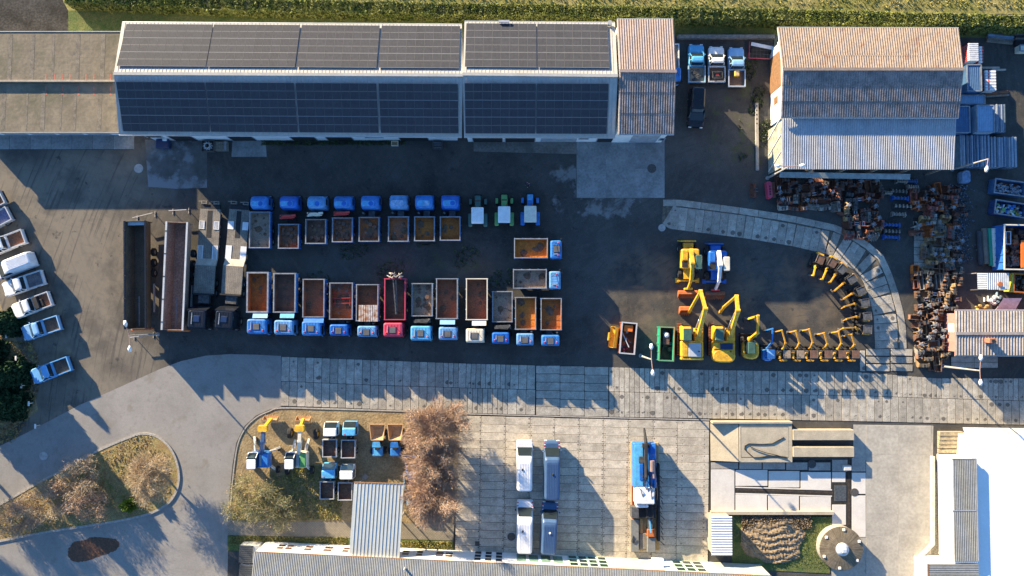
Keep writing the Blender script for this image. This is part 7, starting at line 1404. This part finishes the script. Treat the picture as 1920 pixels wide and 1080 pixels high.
for k, (u, v, h_, rc, sd) in enumerate(((168,888,2.8,2.0,5),(140,925,2.4,2.0,6),(95,935,2.2,1.9,7),(60,960,2.0,1.8,8),(22,970,2.0,1.7,9),(185,945,2.0,1.5,10))):
    bare_tree('bare tangled shrub on the traffic island, %s from the tip' % ORD[k] if k < 5 else 'low reddish shrub at the south edge of the island', (u,v), h_, rc, 2600, twigg if k % 2 == 0 else twigb, sd, 'shrubs on the traffic island', 'bare_shrub', 5, .22, leaves=500, cat='shrub')
for k, (u, v, h_, rc) in enumerate(((478,915,2.2,1.9),(505,935,2.4,2.2),(462,945,2.0,1.7),(535,955,1.8,1.7))):
    bare_tree('pale-branched straggly shrub on the bed below the walking excavators, %s from the top' % ORD[k], (u,v), h_, rc, 2600, M('twig_straw', (.34,.29,.14), .9, var=.4, scale=1.5, col2=(.22,.23,.09)), 20+k, 'shrubs on the planting bed', 'bare_shrub', 5, .2, leaves=400, cat='shrub')
def bush(label, px, rx, ry, h_, n, mat, seed, name='evergreen_bush', sz=.16):
    g = np.random.default_rng(seed); t = thing(name, label, 'bush', W(*px)); d = g.normal(size=(n,3)); d /= np.linalg.norm(d,axis=1)[:,None]; lump = 1+.25*np.sin(d[:,0]*5+seed)*np.cos(d[:,1]*6)
    P = d*(np.array([rx,ry,h_*.55])*(.55+.45*g.random((n,1))**.5))*lump[:,None]+np.array([0,0,h_*.5]); P[:,2] = np.maximum(P[:,2],.05); quads('foliage', t, P, sz, mat, seed, .3)['kind'] = 'stuff'; part('stem', t, MB().tube([(0,0,0),(.05,.02,h_*.5),(.1,.1,h_*.8)],[.06,.05,.02],6), bark); return t
bush('bright green round bush beside the island tree', (246,945), .95, .75, 1.3, 1600, leafy, 31)
bush('yellow-green evergreen clump under the island tree crown', (262,900), .7, .6, 1.6, 900, leafy, 32)
def conifer(label, px, H_, Rc, seed, n=9000):
    g = np.random.default_rng(seed); t = thing('conifer_tree', label, 'tree', W(*px), 0, 'conifers at the left edge'); part('trunk', t, MB().tube([(0,0,0),(.05,0,H_*.5),(0,.05,H_*.97)],[.2,.13,.03],8), bark)
    tt = g.random(n)**1.4; a = g.random(n)*6.283; tier = np.floor(tt*11)/11; rad = Rc*(1-tier*.92)*(.35+.65*g.random(n)**.6)*(1+.22*np.sin(a*5+tier*20)); P = np.stack([rad*np.cos(a),rad*np.sin(a),H_*(.06+.93*tt)-rad*.28],1); P[:,2] = np.maximum(P[:,2],.05)
    quads('crown', t, P, .2, conif, seed, .0, 2.4)['kind'] = 'stuff'
    m = MB()
    for k in range(30): z = H_*(.1+.8*k/30); an = k*2.4; r_ = Rc*(1-z/H_)*.85; m.tube([(0,0,z),(r_*math.cos(an),r_*math.sin(an),z-r_*.2)],[.04,.012],4)
    part('limb', t, m, bark)['kind'] = 'stuff'
conifer('dark green conifer at the left edge above the middle pickups', (22,606), 4.4, 1.6, 41); conifer('dark conifer at the left edge beside the lone blue pickup', (34,700), 5.4, 2.0, 42); conifer('dark broad conifer lowest on the left verge', (26,755), 5.2, 2.1, 43); conifer('tall conifer just beyond the left edge, between the others', (-20,660), 7.0, 2.4, 44); conifer('tall conifer beyond the left edge, casting shade on the lane', (-45,745), 7.5, 2.6, 45)
for k, (u, v) in enumerate(((-95,805),(-60,985),(-150,905))): bare_tree('tall bare tree beyond the left edge whose shadow crosses the road, %s' % ORD[k], (u,v), 8.5, 3.0, 3500, twigg, 50+k, 'trees beyond the left edge', trunk_h=.45)
# hedge along the top
def hedge_c(u): return ip([(-300,-14),(110,-8),(480,8),(960,18),(1440,26),(1920,40),(2400,54)], u)
HZ = 2.4; pts = [W(u, hedge_c(u), HZ) for u in np.linspace(118, 2150, 60)]
c0 = pts[30].copy(); c0.z = 0; t = thing('hedge', 'long clipped hedge running along the top of the yard', 'hedge', c0); m = MB(); hw = .62
for i in range(59):
    p, q = pts[i]-c0, pts[i+1]-c0; m.hex([(p.x,p.y-hw*.9,0),(q.x,q.y-hw*.9,0),(q.x,q.y+hw*.9,0),(p.x,p.y+hw*.9,0)], [(p.x,p.y-hw*.8,HZ-.25),(q.x,q.y-hw*.8,HZ-.25),(q.x,q.y+hw*.8,HZ-.25),(p.x,p.y+hw*.8,HZ-.25)])
part('branches', t, m, M('hedge_inner', (.035,.045,.015), .95, var=.3))
g = np.random.default_rng(77); n = 60000; s = g.random(n)*58.99; i0 = s.astype(int); f = (s-i0)[:,None]; PA = np.array([list(p-c0) for p in pts]); C = PA[i0]*(1-f)+PA[i0+1]*f; wob = .25*np.sin(C[:,0]*.45+2*np.sin(C[:,0]*.21))+.18*np.sin(C[:,0]*1.3)+.12*np.sin(C[:,0]*3.7+1)+.08*np.sin(C[:,0]*8)
face = g.random(n); P = C.copy(); top = face < .5; P[top,1] += g.uniform(-hw-.08,hw+.08,top.sum()); P[top,2] = HZ-.18+.18*g.random(top.sum())+.5*wob[top]; so_ = (face >= .5)&(face < .8); P[so_,1] -= hw+.02*g.random(so_.sum())+.6*np.abs(wob[so_]); P[so_,2] = HZ*g.random(so_.sum()); no = face >= .8; P[no,1] += hw+.05*g.random(no.sum())+.4*np.abs(wob[no]); P[no,2] = HZ*g.random(no.sum())
quads('foliage', t, P, .15, hedgem, 7, .2)['kind'] = 'stuff'
# meadow tufts, bed grass, leaf litter
def scatter(name, n, px_poly_box, size, mat, seed, z=.05, mask=None, up=1.0):
    g = np.random.default_rng(seed); u0,u1,v0,v1 = px_poly_box; U = g.uniform(u0,u1,n); V = g.uniform(v0,v1,n)
    if mask is not None: k = mask(U,V); U, V = U[k], V[k]
    P = np.array([list(W(a,b_)) for a,b_ in zip(U,V)]); P[:,2] = z+.1*g.random(len(P)); o = quads(name, None, P, size, mat, seed, up, 2.2); o['kind'] = 'stuff'; return o
scatter('meadow_tufts', 9000, (120,2000,-60,16), .12, fieldm, 61, .06, lambda U,V: V < (hedge_c(120)*0+(U-110)*.018-12))
def in_island(U,V): return (V > 946-U*.56+6) & (V < 1012-U*.17-4) & (U < 320) & ((U-280)**2+(V-890)**2 < 52**2) | ((U < 285) & (V > 946-U*.53+4) & (V < 1012-U*.165-4) & (U > -40))
scatter('island_grass', 6000, (-40,335,815,1010), .1, M('dry_grass', (.26,.25,.08), .95, var=.5, scale=1.2, col2=(.38,.29,.12)), 62, .07, in_island)
scatter('island_leaves', 5000, (-40,335,815,1010), .08, dryleaf, 63, .05, in_island, .0)
scatter('bed_grass', 9000, (436,640,872,975), .11, M('straw_grass', (.27,.26,.07), .95, var=.5, scale=1.2, col2=(.38,.32,.12)), 64, .05, lambda U,V: (V > 960-(U-436)*.75) & (V > 865))
scatter('verge_grass', 3500, (432,650,1006,1020), .1, MATS['straw_grass'], 65, .05); scatter('verge_grass', 1500, (750,848,1015,1030), .1, MATS['straw_grass'], 66, .05)
scatter('plot_grass', 3000, (1376,1556,968,1064), .06, grassm, 67, .06, lambda U,V: ((U-1448)/60)**2+((V-1013)/42)**2 > 1)
scatter('yard_weeds', 2600, (570,1000,455,540), .16, M('weed', (.06,.08,.03), .9, var=.4), 68, .01, lambda U,V: np.sin(U*.045)*np.cos(V*.06+U*.01) > .35)
scatter('wall_weeds', 900, (490,760,262,272), .16, MATS['weed'], 69, .01); scatter('yard_weeds', 1500, (1385,1452,110,300), .2, MATS['weed'], 70, .01, lambda U,V: np.sin(U*.11+V*.03)*np.cos(V*.05) > .2)
scatter('bank_litter', 3000, (-20,80,640,830), .16, litter, 71, .01, lambda U,V: U < 75-(V-700)**2*.003)
scatter('rubble_stones', 2500, (1390,1520,966,990), .16, MATS['mud'], 72, .1)
